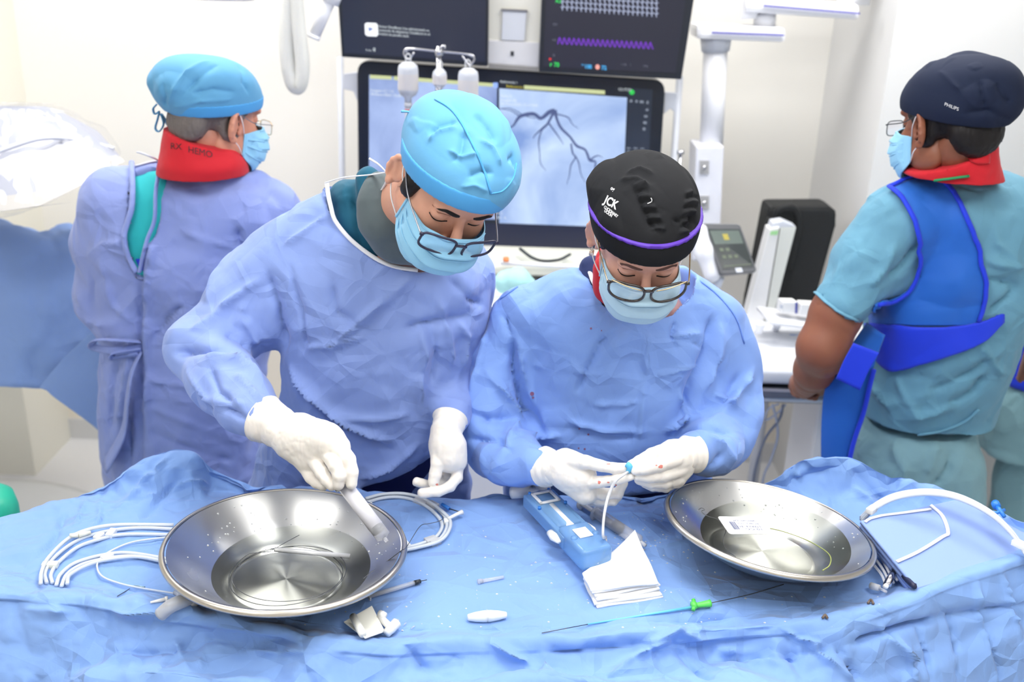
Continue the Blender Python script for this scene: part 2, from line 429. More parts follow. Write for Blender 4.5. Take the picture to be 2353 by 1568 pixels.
def film(name):
    if name in _M: return _M[name]
    t = NT(name); tr = t.n('ShaderNodeBsdfTransparent'); gl = t.n('ShaderNodeBsdfGlossy'); gl.inputs['Roughness'].default_value = .10; gl.inputs['Color'].default_value = (.75, .76, .80, 1); lw = t.n('ShaderNodeLayerWeight'); lw.inputs['Blend'].default_value = .3
    mr = t.n('ShaderNodeMapRange'); mr.inputs['To Min'].default_value = .02; mr.inputs['To Max'].default_value = .20; t.l(lw.outputs['Facing'], mr.inputs['Value']); ms = t.n('ShaderNodeMixShader'); t.l(mr.outputs[0], ms.inputs[0]); t.l(tr.outputs[0], ms.inputs[1]); t.l(gl.outputs[0], ms.inputs[2]); t.l(ms.outputs[0], t.o.inputs['Surface']); _M[name] = t.m; return t.m
def cloth(name, color, crease=.5, cscale=9, weave=.15, rough=.75, var=.06, dist=.004, sheen=.1, fade=None, spots=None, translucent=0.0):
    """thin non-woven or woven cloth: crumple relief at two scales, fine fibre"""
    if name in _M: return _M[name]
    t = NT(name); c = lin(color); pb(t.b, rough=rough, sheen=sheen if max(c) > .08 else 0.0, spec=.25)
    tc = t.n('ShaderNodeTexCoord'); ob = tc.outputs['Object']
    nz = t.n('ShaderNodeTexNoise'); nz.inputs['Scale'].default_value = 5; nz.inputs['Detail'].default_value = 6; t.l(ob, nz.inputs['Vector'])
    mx = t.n('ShaderNodeMix', data_type='RGBA'); mx.inputs['A'].default_value = (*[min(1, x * (1 + var)) for x in c], 1); mx.inputs['B'].default_value = (*[x * (1 - var) for x in c], 1)
    t.l(nz.outputs['Fac'], mx.inputs['Factor']); outc = mx.outputs['Result']
    if spots:
        vo = t.n('ShaderNodeTexVoronoi'); vo.inputs['Scale'].default_value = spots[1]; t.l(ob, vo.inputs['Vector'])
        gt = t.n('ShaderNodeMath', operation='LESS_THAN'); gt.inputs[1].default_value = spots[2]; t.l(vo.outputs['Distance'], gt.inputs[0])
        m2 = t.n('ShaderNodeMix', data_type='RGBA'); t.l(gt.outputs[0], m2.inputs['Factor']); t.l(outc, m2.inputs['A']); m2.inputs['B'].default_value = (*lin(spots[0]), 1); outc = m2.outputs['Result']
    t.l(outc, t.b.inputs['Base Color'])
    # warped coordinates
    wn = t.n('ShaderNodeTexNoise'); wn.inputs['Scale'].default_value = cscale * .6; t.l(ob, wn.inputs['Vector'])
    vm = t.n('ShaderNodeVectorMath', operation='MULTIPLY_ADD'); vm.inputs[1].default_value = (.05, .05, .05); t.l(wn.outputs['Color'], vm.inputs[0]); t.l(ob, vm.inputs[2])
    hs = []
    for sc, wt in ((cscale * .8, 1.0), (cscale * 1.9, .4)):
        v = t.n('ShaderNodeTexVoronoi', feature='DISTANCE_TO_EDGE'); v.inputs['Scale'].default_value = sc; t.l(vm.outputs[0], v.inputs['Vector'])
        mr = t.n('ShaderNodeMapRange'); mr.inputs['From Max'].default_value = .16; mr.inputs['To Min'].default_value = wt * .16; mr.inputs['To Max'].default_value = 0; t.l(v.outputs['Distance'], mr.inputs['Value'])
        mk = t.n('ShaderNodeTexNoise'); mk.inputs['Scale'].default_value = sc * .55; t.l(ob, mk.inputs['Vector']); mm_ = t.n('ShaderNodeMapRange'); mm_.inputs['From Min'].default_value = .46; mm_.inputs['From Max'].default_value = .62; t.l(mk.outputs['Fac'], mm_.inputs['Value'])
        m = t.n('ShaderNodeMath', operation='MULTIPLY'); t.l(mr.outputs[0], m.inputs[0]); t.l(mm_.outputs[0], m.inputs[1]); hs.append(m.outputs[0])
        v = t.n('ShaderNodeTexVoronoi', feature='F1'); v.inputs['Scale'].default_value = sc * .6; t.l(vm.outputs[0], v.inputs['Vector'])
        m = t.n('ShaderNodeMath', operation='MULTIPLY'); m.inputs[1].default_value = wt * .55; t.l(v.outputs['Distance'], m.inputs[0]); hs.append(m.outputs[0])
    s = hs[0]
    for h in hs[1:]:
        ad = t.n('ShaderNodeMath', operation='ADD'); t.l(s, ad.inputs[0]); t.l(h, ad.inputs[1]); s = ad.outputs[0]
    b1 = t.n('ShaderNodeBump'); b1.inputs['Strength'].default_value = crease; b1.inputs['Distance'].default_value = dist; t.l(s, b1.inputs['Height'])
    fn = t.n('ShaderNodeTexNoise'); fn.inputs['Scale'].default_value = 700; t.l(ob, fn.inputs['Vector'])
    b2 = t.n('ShaderNodeBump'); b2.inputs['Strength'].default_value = weave; b2.inputs['Distance'].default_value = .0004; t.l(fn.outputs['Fac'], b2.inputs['Height']); t.l(b1.outputs['Normal'], b2.inputs['Normal']); t.l(b2.outputs['Normal'], t.b.inputs['Normal'])
    if translucent:
        tl = t.n('ShaderNodeBsdfTranslucent'); t.l(outc, tl.inputs['Color']); ms = t.n('ShaderNodeMixShader'); ms.inputs[0].default_value = translucent
        t.l(t.b.outputs[0], ms.inputs[1]); t.l(tl.outputs[0], ms.inputs[2]); t.l(ms.outputs[0], t.o.inputs['Surface'])
    _M[name] = t.m; return t.m
def skin(name, color, dark=.8, rough=.45):
    if name in _M: return _M[name]
    t = NT(name); c = lin(color); pb(t.b, rough=rough, spec=.35, sss=.12); t.b.inputs['Subsurface Radius'].default_value = (.008, .003, .002); t.b.inputs['Subsurface Scale'].default_value = 1.0
    tc = t.n('ShaderNodeTexCoord'); nz = t.n('ShaderNodeTexNoise'); nz.inputs['Scale'].default_value = 14; nz.inputs['Detail'].default_value = 5; t.l(tc.outputs['Object'], nz.inputs['Vector'])
    mx = t.n('ShaderNodeMix', data_type='RGBA'); mx.inputs['A'].default_value = (*[min(1, x * 1.1) for x in c], 1); mx.inputs['B'].default_value = (c[0] * .92, c[1] * dark, c[2] * dark, 1)
    t.l(nz.outputs['Fac'], mx.inputs['Factor']); t.l(mx.outputs['Result'], t.b.inputs['Base Color'])
    n2 = t.n('ShaderNodeTexNoise'); n2.inputs['Scale'].default_value = 350; t.l(tc.outputs['Object'], n2.inputs['Vector']); bp = t.n('ShaderNodeBump'); bp.inputs['Strength'].default_value = .12; bp.inputs['Distance'].default_value = .0008; t.l(n2.outputs['Fac'], bp.inputs['Height']); t.l(bp.outputs['Normal'], t.b.inputs['Normal'])
    _M[name] = t.m; return t.m
def clear(name, color=(255, 255, 255), amount=.8, rough=.1, tint=None, gloss=.08):
    """clear or milky plastic: part see-through, part body, with a surface gloss"""
    if name in _M: return _M[name]
    t = NT(name); pb(t.b, color=lin(color), rough=rough, spec=.5); tr = t.n('ShaderNodeBsdfTransparent'); tr.inputs[0].default_value = (*(lin(tint) if tint else (1, 1, 1)), 1)
    lw = t.n('ShaderNodeLayerWeight'); lw.inputs['Blend'].default_value = .35; mr = t.n('ShaderNodeMapRange'); mr.inputs['To Min'].default_value = 1 - amount; mr.inputs['To Max'].default_value = min(1, 1 - amount + .45); t.l(lw.outputs['Fresnel'], mr.inputs['Value'])
    ms = t.n('ShaderNodeMixShader'); t.l(mr.outputs[0], ms.inputs[0]); t.l(tr.outputs[0], ms.inputs[1]); t.l(t.b.outputs[0], ms.inputs[2]); t.l(ms.outputs[0], t.o.inputs['Surface'])
    _M[name] = t.m; return t.m
def glow(name, color, s=1.0):
    if name in _M: return _M[name]
    t = NT(name); pb(t.b, color=(0, 0, 0), rough=.3, emis=lin(color), es=s); _M[name] = t.m; return t.m

# ================================================================== THE ROOM
m_wall = mat('white_wall_paint', (250, 247, 240), .55, bump=.05, bscale=90)
m_wall2 = mat('cream_wall_panel', (248, 240, 226), .5, bump=.05, bscale=90)
m_grey = mat('grey_wall_paint', (226, 226, 226), .55, bump=.05, bscale=90)
m_floor = mat('pale_vinyl_floor', (242, 242, 244), .3, noise=.04, nscale=60)
m_ceil = mat('ceiling_white', (245, 245, 243), .7)
YB = 3.75
def wallbox(name, lo, hi, m):
    lo, hi = np.array(lo, float), np.array(hi, float)
    return tag(obj(name, box((lo + hi) / 2, hi - lo), m, smooth_=False), kind='structure')
wallbox('floor', (-3.4, -2.4, -.1), (3.4, 4.2, 0), m_floor)
wallbox('ceiling', (-3.4, -2.4, ZC), (3.4, 4.2, ZC + .1), m_ceil)
wallbox('wall_back', (-3.4, YB, 0), (3.4, YB + .15, ZC), m_wall)
wallbox('wall_left', (-3.0, -2.4, 0), (-2.85, YB, ZC), m_wall)
wallbox('wall_right', (2.9, -2.4, 0), (3.05, YB, ZC), m_grey)
wallbox('wall_front', (-3.0, -2.4, 0), (3.05, -2.25, ZC), m_wall)
pil = W(1895, 200, YB)
wallbox('wall_right_pier', (pil[0], YB - .62, 0), (2.9, YB, ZC), m_grey)
wallbox('trim_1', (-2.85, YB - .018, 0), (pil[0], YB, .45), m_wall2)
wallbox('baseboard_back', (-2.85, YB - .03, 0), (pil[0], YB, .09), mat('vinyl_coving', (222, 222, 222), .4))
# small wall corner of the left side column
cl = W(62, 150, YB)
wallbox('wall_left_pier', (-2.85, YB - .35, 0), (cl[0] - .02, YB, ZC), mat('cream_pier', (250, 247, 234), .55))
for _i, (_x, _y, _e) in enumerate(PANELS):
    c = thing('ceiling_light', (_x, _y, ZC - .045), 'recessed white ceiling light panel ' + ['over the left of the instrument table', 'over the right of the instrument table', 'above the older man at the back left', 'above the big display at the back right', 'behind the photographer on the left', 'behind the photographer on the right'][_i], 'ceiling light', 'ceiling light panels')
    obj('diffuser', box((_x, _y, ZC - .02), (1.16, .56, .01)), glow('panel_glow', (255, 253, 248), 2.0), c, False)
    fr = [box((_x, _y + s * .3, ZC - .02), (1.24, .04, .035)) for s in (-1, 1)] + [box((_x + s * .6, _y, ZC - .02), (.04, .56, .035)) for s in (-1, 1)]
    obj('frame', join(*fr), mat('white_metal', (238, 238, 240), .35), c, False)

sl = thing('round_lamp', (.12, 1.42, 2.42), 'added unseen round white lamp head over the instrument table', 'lamp')  # unseen body added around the extra table light
obj('added_lamp_head', lathe([(.30, .0), (.31, .02), (.29, .06), (.16, .10), (.05, .11), (.003, .11)], 40, (.12, 1.42, 2.415), caps=(False, True)), mat('white_metal', (238, 238, 240), .35), sl)
obj('added_lamp_ring', lathe([(.285, -.005), (.30, -.005), (.30, .004), (.285, .004)], 40, (.12, 1.42, 2.415), close=True), mat('white_metal', (238, 238, 240), .35), sl)
obj('added_lamp_arm', tube([(.12, 1.42, 2.52), (.12, 1.42, ZC)], .03, 16), mat('white_metal', (238, 238, 240), .35), sl)
# ================================================================== INSTRUMENT TABLE AND ITS DRAPE
TZ = .95
m_drape = cloth('blue_sterile_drape', (132, 170, 230), crease=.8, cscale=7, dist=.085, rough=.7, var=.05, sheen=.2)
m_steel = mat('brushed_steel_legs', (190, 192, 196), .3, 1.0)
tb = thing('instrument_table', (0, 1.5, 0), 'long steel instrument table standing under the crumpled blue drape', 'table')
obj('table_top', slab([(-.80, 1.43, .895), (-.55, 1.25, .895), (.52, 1.25, .890), (.72, 1.60, .890), (.84, 1.70, .890), (-.80, 1.70, .895)], (0, 0, 1), .03, .006), m_steel, tb, False)
for sx, sy0 in ((-.75, 1.46), (.70, 1.62)):
    for sy in (sy0, 1.66):
        obj('leg', tube([(sx, sy, .87), (sx, sy, .0)], .016, 12), m_steel, tb)
obj('shelf', box((0.02, 1.56, .28), (1.56, .2, .015), bev=.004), m_steel, tb, False)
_pxs = np.linspace(-330, 2680, 560)
def prof(pts, sig=9):
    a = np.interp(_pxs, [p[0] for p in pts], [p[1] for p in pts]); k = np.exp(-.5 * (np.arange(-30, 31) / sig) ** 2); k /= k.sum()
    return np.convolve(np.pad(a, 30, mode='edge'), k, 'valid')
ridge = prof([(-330, 1345), (0, 1347), (200, 1362), (420, 1402), (600, 1424), (760, 1462), (900, 1474), (1060, 1466), (1230, 1463), (1500, 1450), (1700, 1436), (1900, 1422), (2010, 1393), (2110, 1358), (2200, 1316), (2300, 1290), (2353, 1268), (2680, 1235)], 5)
ridge_h = prof([(-330, .05), (0, .045), (400, .03), (700, .03), (900, .02), (1300, .012), (1600, .018), (2000, .03), (2353, .06), (2680, .06)])
bk_y = prof([(-330, 1300), (-150, 1260), (0, 1214), (140, 1158), (230, 1113), (330, 1058), (400, 1025), (450, 1038), (540, 1092), (640, 1120), (800, 1137), (1000, 1142), (1130, 1134), (1300, 1132), (1500, 1134), (1640, 1122), (1740, 1112), (1820, 1062), (1890, 1033), (1950, 1048), (2050, 1088), (2130, 1118), (2240, 1150), (2353, 1190), (2680, 1290)], 3.5)
bk_Y = prof([(-330, 1.5), (0, 1.61), (230, 1.70), (400, 1.76), (640, 1.745), (1300, 1.745), (1640, 1.755), (1890, 1.78), (2130, 1.72), (2353, 1.66), (2680, 1.5)])
rows = []
C = np.array([W(x, y, Y) for x, y, Y in zip(_pxs, bk_y, bk_Y)])
Rg = np.array([WZ(x, y, TZ + h) for x, y, h in zip(_pxs, ridge, ridge_h)])
B = np.array([WZ(x, y - 26 - 500 * h, TZ + .003) for x, y, h in zip(_pxs, ridge, ridge_h)])
Fo = C.copy(); up_ = np.maximum(C[:, 2] - TZ, 0); Fo[:, 1] -= .035 + 1.1 * up_; Fo[:, 2] = TZ + .004
Eg = Rg.copy(); Eg[:, 1] = np.minimum(Rg[:, 1] - .085, 1.17 + .02 * np.sin(_pxs / 170)); Eg[:, 2] = .945
F1 = Rg + (0, -.028, -.030); _ww = np.clip((_pxs - 1780) / 260, 0, 1) + np.clip((420 - _pxs) / 330, 0, 1); _ww = (_ww * _ww * (3 - 2 * _ww))[:, None]
Eg = Eg * (1 - _ww) + (Rg + (0, -.085, -.125)) * _ww; Mg = F1 * .5 + Eg * .5 + np.array([0, .004, -.010])
ctl = [Eg + (0, -.05, -.90), Eg + (0, -.045, -.45), Eg + (0, -.035, -.12), Eg, Mg, F1, Rg, Rg * .35 + B * .65 + (0, 0, -.004), B, B * .75 + Fo * .25, B * .5 + Fo * .5, B * .25 + Fo * .75, Fo, Fo * .45 + C * .55 + np.stack([0 * up_, 0 * up_ + .012, -.03 * up_ / .1], 1) * .6, C, C + (0, .014, -.030), C + (0, .016, -.22), C + (0, .012, -.6), C + (0, .012, -.9)]
ctl = np.array(ctl)
for i in (9, 10, 11): ctl[i][:, 2] = TZ + .002
P = catmull(ctl.reshape(len(ctl), -1), 20).reshape(-1, len(_pxs), 3)
P = P[:, ::1]
V, F = grid(P)
N = vnormals(V, F)
if N[len(N) // 2][2] < 0: F = F[:, ::-1]; N = -N
# flat wet middle, strongly creased rim
ti = np.repeat(np.linspace(0, len(ctl) - 1, P.shape[0]), P.shape[1])
flat = np.clip(np.minimum(ti - 7.2, 12.6 - ti), 0, 1)
fx = np.tile(_pxs, P.shape[0])
flat = flat * (.60 + .40 * np.clip((fx - 380) / 200, 0, 1))
amp = .028 * (1 - flat) + .0016 * flat
amp = amp * np.where((ti > 5.4) & (ti < 7.5), .55, 1.0)
amp = amp * np.where(ti < 7.3, 1 - .62 * np.clip((fx - 1850) / 200, 0, 1), 1)
hgt = crumple(V * (1, 1, 1), .085, 3) * amp + crumple(V, .032, 9) * amp * .28
mid = flat * (.0022 * vnoise(V * (5, 14, 5), 31) + .0012 * np.abs(vnoise(V * (4, 22, 5), 33)))
V = V + N * (hgt + mid)[:, None]
fl = V[:, 2] < .012; V[fl, 2] = .012
CR = [(-.010, .010, [(1560, 1503), (1700, 1512), (1820, 1508), (2000, 1466), (2100, 1436), (2300, 1400), (2353, 1392)]), (-.006, .005, [(2110, 1440), (2130, 1500), (2140, 1568)]), (.006, .005, [(2060, 1460), (2090, 1520), (2100, 1568)]), (-.005, .005, [(2260, 1410), (2285, 1500), (2300, 1568)]), (.005, .005, [(1800, 1445), (1835, 1470), (1880, 1480), (1850, 1510)]), (.006, .012, [(1480, 1480), (1560, 1452), (1680, 1500), (1800, 1530)]), (-.007, .012, [(1230, 1500), (1330, 1495), (1500, 1480)]), (.007, .01, [(1120, 1475), (1200, 1520), (1290, 1568)]),
      (-.006, .010, [(930, 1480), (970, 1530), (1100, 1560)]), (.006, .01, [(1400, 1560), (1470, 1500), (1540, 1470)]), (-.006, .01, [(1540, 1470), (1600, 1540), (1640, 1560)]),
      (.006, .008, [(1850, 1470), (1900, 1520), (1960, 1565)]), (-.006, .008, [(1920, 1480), (1960, 1540), (1980, 1568)]), (.008, .012, [(2020, 1440), (2080, 1500), (2110, 1568)]), (-.006, .008, [(2040, 1440), (2110, 1560)]),
      (-.006, .006, [(2184, 1400), (2196, 1480), (2200, 1568)]), (.005, .006, [(2245, 1330), (2250, 1400), (2290, 1568)]), (.005, .006, [(2300, 1310), (2330, 1420), (2353, 1520)]), 
      (.006, .01, [(60, 1400), (300, 1412), (420, 1408)]), (-.005, .012, [(250, 1500), (400, 1495), (480, 1470), (600, 1490), (700, 1470)]), (.005, .01, [(390, 1400), (410, 1490), (430, 1540)]), (.005, .01, [(470, 1470), (460, 1540)]),
      (.005, .008, [(480, 1475), (620, 1500), (800, 1495)]), (-.005, .01, [(600, 1480), (700, 1450), (780, 1480)]),
      (.006, .01, [(400, 1040), (330, 1110), (260, 1180)]), (-.006, .012, [(450, 1060), (380, 1130), (330, 1190)]), (.005, .006, [(340, 1140), (440, 1110), (530, 1110)]), (.005, .006, [(230, 1130), (230, 1200), (190, 1240)]), (-.005, .006, [(150, 1180), (130, 1230), (90, 1280)]), (.004, .005, [(200, 1150), (170, 1210)]),
      (-.006, .008, [(1960, 1080), (2030, 1150), (2060, 1200)]), (.005, .012, [(1890, 1040), (1960, 1120), (2010, 1160)]), (-.004, .01, [(1830, 1080), (1860, 1130)])]
V = creases(V, F, [(a * 1.6, w * .8, p) for a, w, p in CR], N)
drape = tag(obj('table_drape', (V, F), m_drape), 'crumpled light blue sterile drape covering the instrument table with a raised rim', 'drape')
DR = bvh_of(V, F)
def T(px, py, h=0.0):
    p = hit(DR, px, py); return (p if p is not None else WZ(px, py, TZ)) + (0, 0, h)

# ================================================================== BASINS
def metal(name, axis_frame, aniso=.7, rough=.28, col=(226, 226, 224)):
    t = NT(name); pb(t.b, color=lin(col), metal=1.0, rough=rough, aniso=aniso)
    tg = t.n('ShaderNodeTangent', direction_type='RADIAL', axis='Z'); t.l(tg.outputs[0], t.b.inputs['Tangent']); t.b.inputs['Anisotropic Rotation'].default_value = .25
    tc = t.n('ShaderNodeTexCoord'); nz = t.n('ShaderNodeTexNoise'); nz.inputs['Scale'].default_value = 9; t.l(tc.outputs['Object'], nz.inputs['Vector'])
    mr = t.n('ShaderNodeMapRange'); mr.inputs['To Min'].default_value = rough - .05; mr.inputs['To Max'].default_value = rough + .08; t.l(nz.outputs['Fac'], mr.inputs['Value']); t.l(mr.outputs[0], t.b.inputs['Roughness'])
    return t.m
m_basin = metal('brushed_steel_basin', None)
m_disc = metal('spun_steel_disc', None, .93, .34, (220, 220, 218))
m_basin_out = metal('satin_steel', None, .2, .34, (170, 176, 182))
def water_mat():
    t = NT('water'); tr = t.n('ShaderNodeBsdfTransparent'); tr.inputs[0].default_value = (.90, .91, .88, 1); gl = t.n('ShaderNodeBsdfGlossy'); gl.inputs['Roughness'].default_value = .02
    fr = t.n('ShaderNodeFresnel'); fr.inputs['IOR'].default_value = 1.33; tc = t.n('ShaderNodeTexCoord'); nz = t.n('ShaderNodeTexNoise'); nz.inputs['Scale'].default_value = 12; t.l(tc.outputs['Object'], nz.inputs['Vector']); bp = t.n('ShaderNodeBump'); bp.inputs['Strength'].default_value = .08; bp.inputs['Distance'].default_value = .005
    t.l(nz.outputs['Fac'], bp.inputs['Height']); t.l(bp.outputs[0], gl.inputs['Normal']); t.l(bp.outputs[0], fr.inputs['Normal'])
    ms = t.n('ShaderNodeMixShader'); t.l(fr.outputs[0], ms.inputs[0]); t.l(tr.outputs[0], ms.inputs[1]); t.l(gl.outputs[0], ms.inputs[2]); t.l(ms.outputs[0], t.o.inputs['Surface']); return t.m
m_water = water_mat()
def basin(c, tilt, R, r0, h, wl, label, stain):
    Rm = rodr((tilt[0], tilt[1], 0)); th = thing('steel_basin', (0, 0, 0), label, 'basin', None); th.location = Vector(c)
    th.rotation_euler = Matrix(Rm.tolist()).to_euler()
    ins = [(1e-4, .0045), (r0 * .5, .0042), (r0 * .93, .003), (r0 * .985, .0005), (r0 * 1.01, .002), (r0 * 1.03, .006)]
    n = 12
    for i in range(1, n + 1):
        t_ = i / n; ins.append((r0 * 1.03 + (R - .006 - r0 * 1.03) * (t_ ** .8), .006 + (h - .006) * (t_ ** 1.12)))
    rim = [(R - .004, h + .0012), (R, h + .0015), (R + .004, h - .0005), (R + .0055, h - .004), (R + .004, h - .0075), (R + .0005, h - .008), (R - .002, h - .006)]
    out = [(a + .0012, b - .0018) for a, b in ins[::-1][1:]] ; out = [(a, max(b, -.002)) for a, b in out]; out[-1] = (1e-4, .002)
    def local(nm, prof_, m, seg=128):
        v, f = lathe(prof_, seg, close=(nm == 'rolled_rim'), caps=(nm == 'base_disc', nm == 'outer_shell')); o = bpy.data.objects.new(nm, mesh_of(nm, v, f, m)); COL.objects.link(o); o.parent = th; return o
    local('inner_bowl', ins[2:], m_basin); local('base_disc', ins[:3], m_disc); local('rolled_rim', rim, metal('rim_steel_' + str(int(R * 1000)), None, .3, .3, (196, 190, 180))); local('outer_shell', out, m_basin_out)
    # water surface stays level
    Rt = Rm.T; a = np.linspace(0, 2 * PI, 97)[:-1]; V_ = []
    for q in a:
        lo_, hi_ = r0 * .3, R
        for _ in range(30):
            m_ = (lo_ + hi_) / 2; t_ = np.interp(m_, [p[0] for p in ins], [p[1] for p in ins]); wz = (Rm @ np.array([m_ * math.cos(q), m_ * math.sin(q), t_]))[2]
            if wz < wl: lo_ = m_
            else: hi_ = m_
        V_.append(np.array([lo_ * math.cos(q), lo_ * math.sin(q), np.interp(lo_, [p[0] for p in ins], [p[1] for p in ins])]))
    cen = np.mean(V_, 0); V_ = [cen] + V_; F_ = [(0, 1 + i, 1 + (i + 1) % 96) for i in range(96)]
    o = bpy.data.objects.new('water', mesh_of('water', V_, F_, m_water)); COL.objects.link(o); o.parent = th; o['label'] = 'shallow clear water in the basin'
    # drops clinging to the wall
    rs = random.Random(int(R * 1e4)); dv = []
    for _ in range(60):
        q = rs.uniform(.1, PI - .1) if rs.random() < .8 else rs.uniform(0, 2 * PI); t_ = rs.uniform(.35, .93); i = t_ * n; rr = np.interp(6 - 1 + i, np.arange(len(ins)), [p[0] for p in ins]); zz = np.interp(6 - 1 + i, np.arange(len(ins)), [p[1] for p in ins])
        v, f = lathe([(1e-4, .0011), (.0007, .0009), (.0013, .0004), (.0015, 0)], 8); v = v * rs.uniform(.5, 1.5) @ frame((-math.cos(q) * .7, -math.sin(q) * .7, .7)).T + (rr * math.cos(q), rr * math.sin(q), zz); dv.append((v, f))
    v, f = join(*dv); o = bpy.data.objects.new('water_drops', mesh_of('water_drops', v, f, clear('drop_water', (235, 238, 240), .55, .03))); COL.objects.link(o); o.parent = th; o['kind'] = 'stuff'
    return th, Rm
b1, R1 = basin((-0.3648, 1.4079, .957), (-.045, .0398), .1947, .0938, .0718, .022, 'larger round steel basin of water in front of the man in black rectangular glasses', 0)
b2, R2 = basin((0.4591, 1.5278, .967), (-.089, .1157), .1808, .0943, .0589, .021, 'round steel basin tilted to the right with a white paper label lying inside', 0)

# ================================================================== THINGS ON THE DRAPE
m_milk = clear('milky_tubing', (232, 240, 250), .25, .25)
m_milk2 = clear('frosted_plastic', (240, 242, 246), .45, .3)
m_clear = clear('clear_plastic', (238, 240, 248), .72, .08)
m_white = mat('white_plastic', (246, 246, 244), .35)
m_cream = mat('cream_plastic', (240, 240, 226), .4)
m_black = mat('black_rubber', (48, 52, 56), .45)
m_wire = mat('guide_wire_metal', (92, 94, 98), .35, .8)
m_blueclr = clear('clear_blue_plastic', (150, 200, 252), .55, .10, tint=(222, 238, 255))
m_paper = mat('white_paper', (250, 250, 250), .7)
m_green = mat('green_hub_plastic', (104, 226, 96), .35)
m_cyan = mat('cyan_sheath_plastic', (120, 208, 236), .35)
m_blue = mat('blue_hub_plastic', (50, 130, 222), .35)
m_gauze = cloth('white_gauze', (250, 250, 252), crease=.25, cscale=30, weave=.5, rough=.9, var=.01, dist=.002)
def on(pts, h): return np.array([T(x, y, h) for x, y in pts])
def thg(name, at, label, cat, group=None): return thing(name, at, label, cat, group)

# coiled hoop tubing: left of the big basin
def hoop(name, label, lines, r, clips, ends=(), cat='tubing', m=m_milk):
    p0 = T(*lines[0][0][0][:2]); th = thg(name, p0, label, cat)
    for pts, h in lines: obj('tube_loop', tube(on(pts, h), r, 8, 8), m, th)
    for (x, y, ang, ln, wd, mm) in clips:
        p = T(x, y, r * 1.1); R = frame((0, 0, 1), (math.cos(ang), math.sin(ang), 0)); obj('clip', box(p, (ln, wd, r * 2.9), R, bev=.0012), mm, th)
    return th
hoop('catheter_hoop', 'coiled milky catheter hoop with white clips, left of the larger basin', [
    ([(108, 1345), (104, 1322), (122, 1290), (165, 1255), (215, 1233), (270, 1222), (330, 1218), (420, 1222)], .004),
    ([(121, 1345), (118, 1325), (135, 1298), (180, 1262), (235, 1243), (290, 1233), (400, 1234)], .004),
    ([(95, 1352), (97, 1325), (112, 1293), (155, 1250), (200, 1228), (270, 1216), (400, 1216)], .0085),
    ([(130, 1350), (140, 1325), (175, 1298), (240, 1280), (300, 1276), (400, 1292)], .004),
    ([(142, 1352), (155, 1325), (190, 1302), (250, 1288), (310, 1284), (400, 1300)], .004),
    ([(156, 1352), (162, 1332), (200, 1310), (250, 1296), (320, 1290), (400, 1306)], .0085)], .0033,
    [(116, 1303, .1, .026, .012, m_cream), (256, 1230, 1.5, .022, .012, m_white), (247, 1285, 1.0, .02, .012, m_white), (228, 1238, 1.3, .018, .012, m_white)])
th = thg('thin_catheter', T(230, 1300), 'thin white catheter looping out of the hoop and running under the larger basin', 'catheter')
obj('shaft', tube(on([(390, 1241), (310, 1252), (262, 1270), (232, 1290), (224, 1310), (236, 1332), (275, 1348), (330, 1360), (430, 1376)], .006), .0017, 8, 10), m_milk, th)
obj('hub', tube([T(405, 1372, .008), T(450, 1392, .008)], [.005, .009], 10), m_milk2, th)
th = thg('luer_connector', T(185, 1240), 'cream luer connector on the end of the hoop, left of the larger basin', 'connector')
obj('body', tube([T(162, 1243, .01), T(182, 1241, .01)], [.004, .0045], 12), m_cream, th); obj('cone', tube([T(182, 1241, .01), T(210, 1235, .01)], [.0055, .003], 12), m_cream, th)
th = thg('needle_cap', T(368, 1388), 'small white needle cap lying at the lower left of the larger basin', 'needle cap')
obj('body', tube([T(346, 1390, .004), T(380, 1383, .004)], [.0016, .0034], 10), m_white, th); obj('flange', tube([T(380, 1383, .004), T(386, 1382, .004)], [.0045, .0048], 10), m_white, th)
th = thg('suture_needle', T(290, 1360), 'fine dark needle with a small silvery end lying under the thin catheter', 'needle')
obj('shaft', tube(on([(270, 1373), (285, 1364), (298, 1356)], .002), .0007, 6, 4), m_wire, th); obj('end_piece', tube(on([(308, 1349), (333, 1352)], .002), .0012, 6), mat('silvery', (150, 180, 190), .3, .6), th)
th = thg('wide_hose', T(430, 1380), 'wide milky corrugated hose end poking out under the larger basin', 'hose')
obj('hose', tube(on([(470, 1370), (432, 1385), (395, 1400), (370, 1420)], .006), .011, 12, 5), m_milk2, th)
# right of the big basin
hoop('catheter_hoop', 'coiled milky catheter hoop with clips behind the right side of the larger basin', [
    ([(830, 1158), (870, 1144), (915, 1141), (960, 1148), (995, 1166), (1020, 1190), (1027, 1212), (1018, 1235), (1000, 1250), (965, 1262), (925, 1270)], .004),
    ([(835, 1162), (875, 1150), (915, 1147), (955, 1155), (985, 1172), (1008, 1194), (1016, 1213), (1007, 1233), (990, 1246), (955, 1258), (925, 1264)], .004),
    ([(840, 1155), (880, 1145), (930, 1144), (975, 1156), (1010, 1180), (1034, 1205), (1030, 1232), (1008, 1254), (960, 1268), (925, 1275)], .0085)], .0033,
    [(968, 1157, -.6, .03, .016, m_milk2), (995, 1165, -.7, .022, .014, m_milk2), (1027, 1203, -1.4, .012, .012, m_white), (990, 1246, .6, .022, .015, m_milk2), (1000, 1250, .6, .02, .012, m_milk2)])
th = thg('side_port', T(1050, 1192), 'white side port with a blue marked tip on the hoop behind the larger basin', 'connector')
obj('port_tube', tube([T(1030, 1203, .01), T(1054, 1193, .012), T(1062, 1190, .012)], [.003, .0035, .005], 10), m_white, th); obj('blue_tip', tube([T(1016, 1168, .008), T(1032, 1178, .008)], .0035, 10), m_blue, th, label='blue plastic tip'); obj('needle', tube([T(1032, 1178, .008), T(1058, 1190, .012)], .0012, 8), m_wire, th)
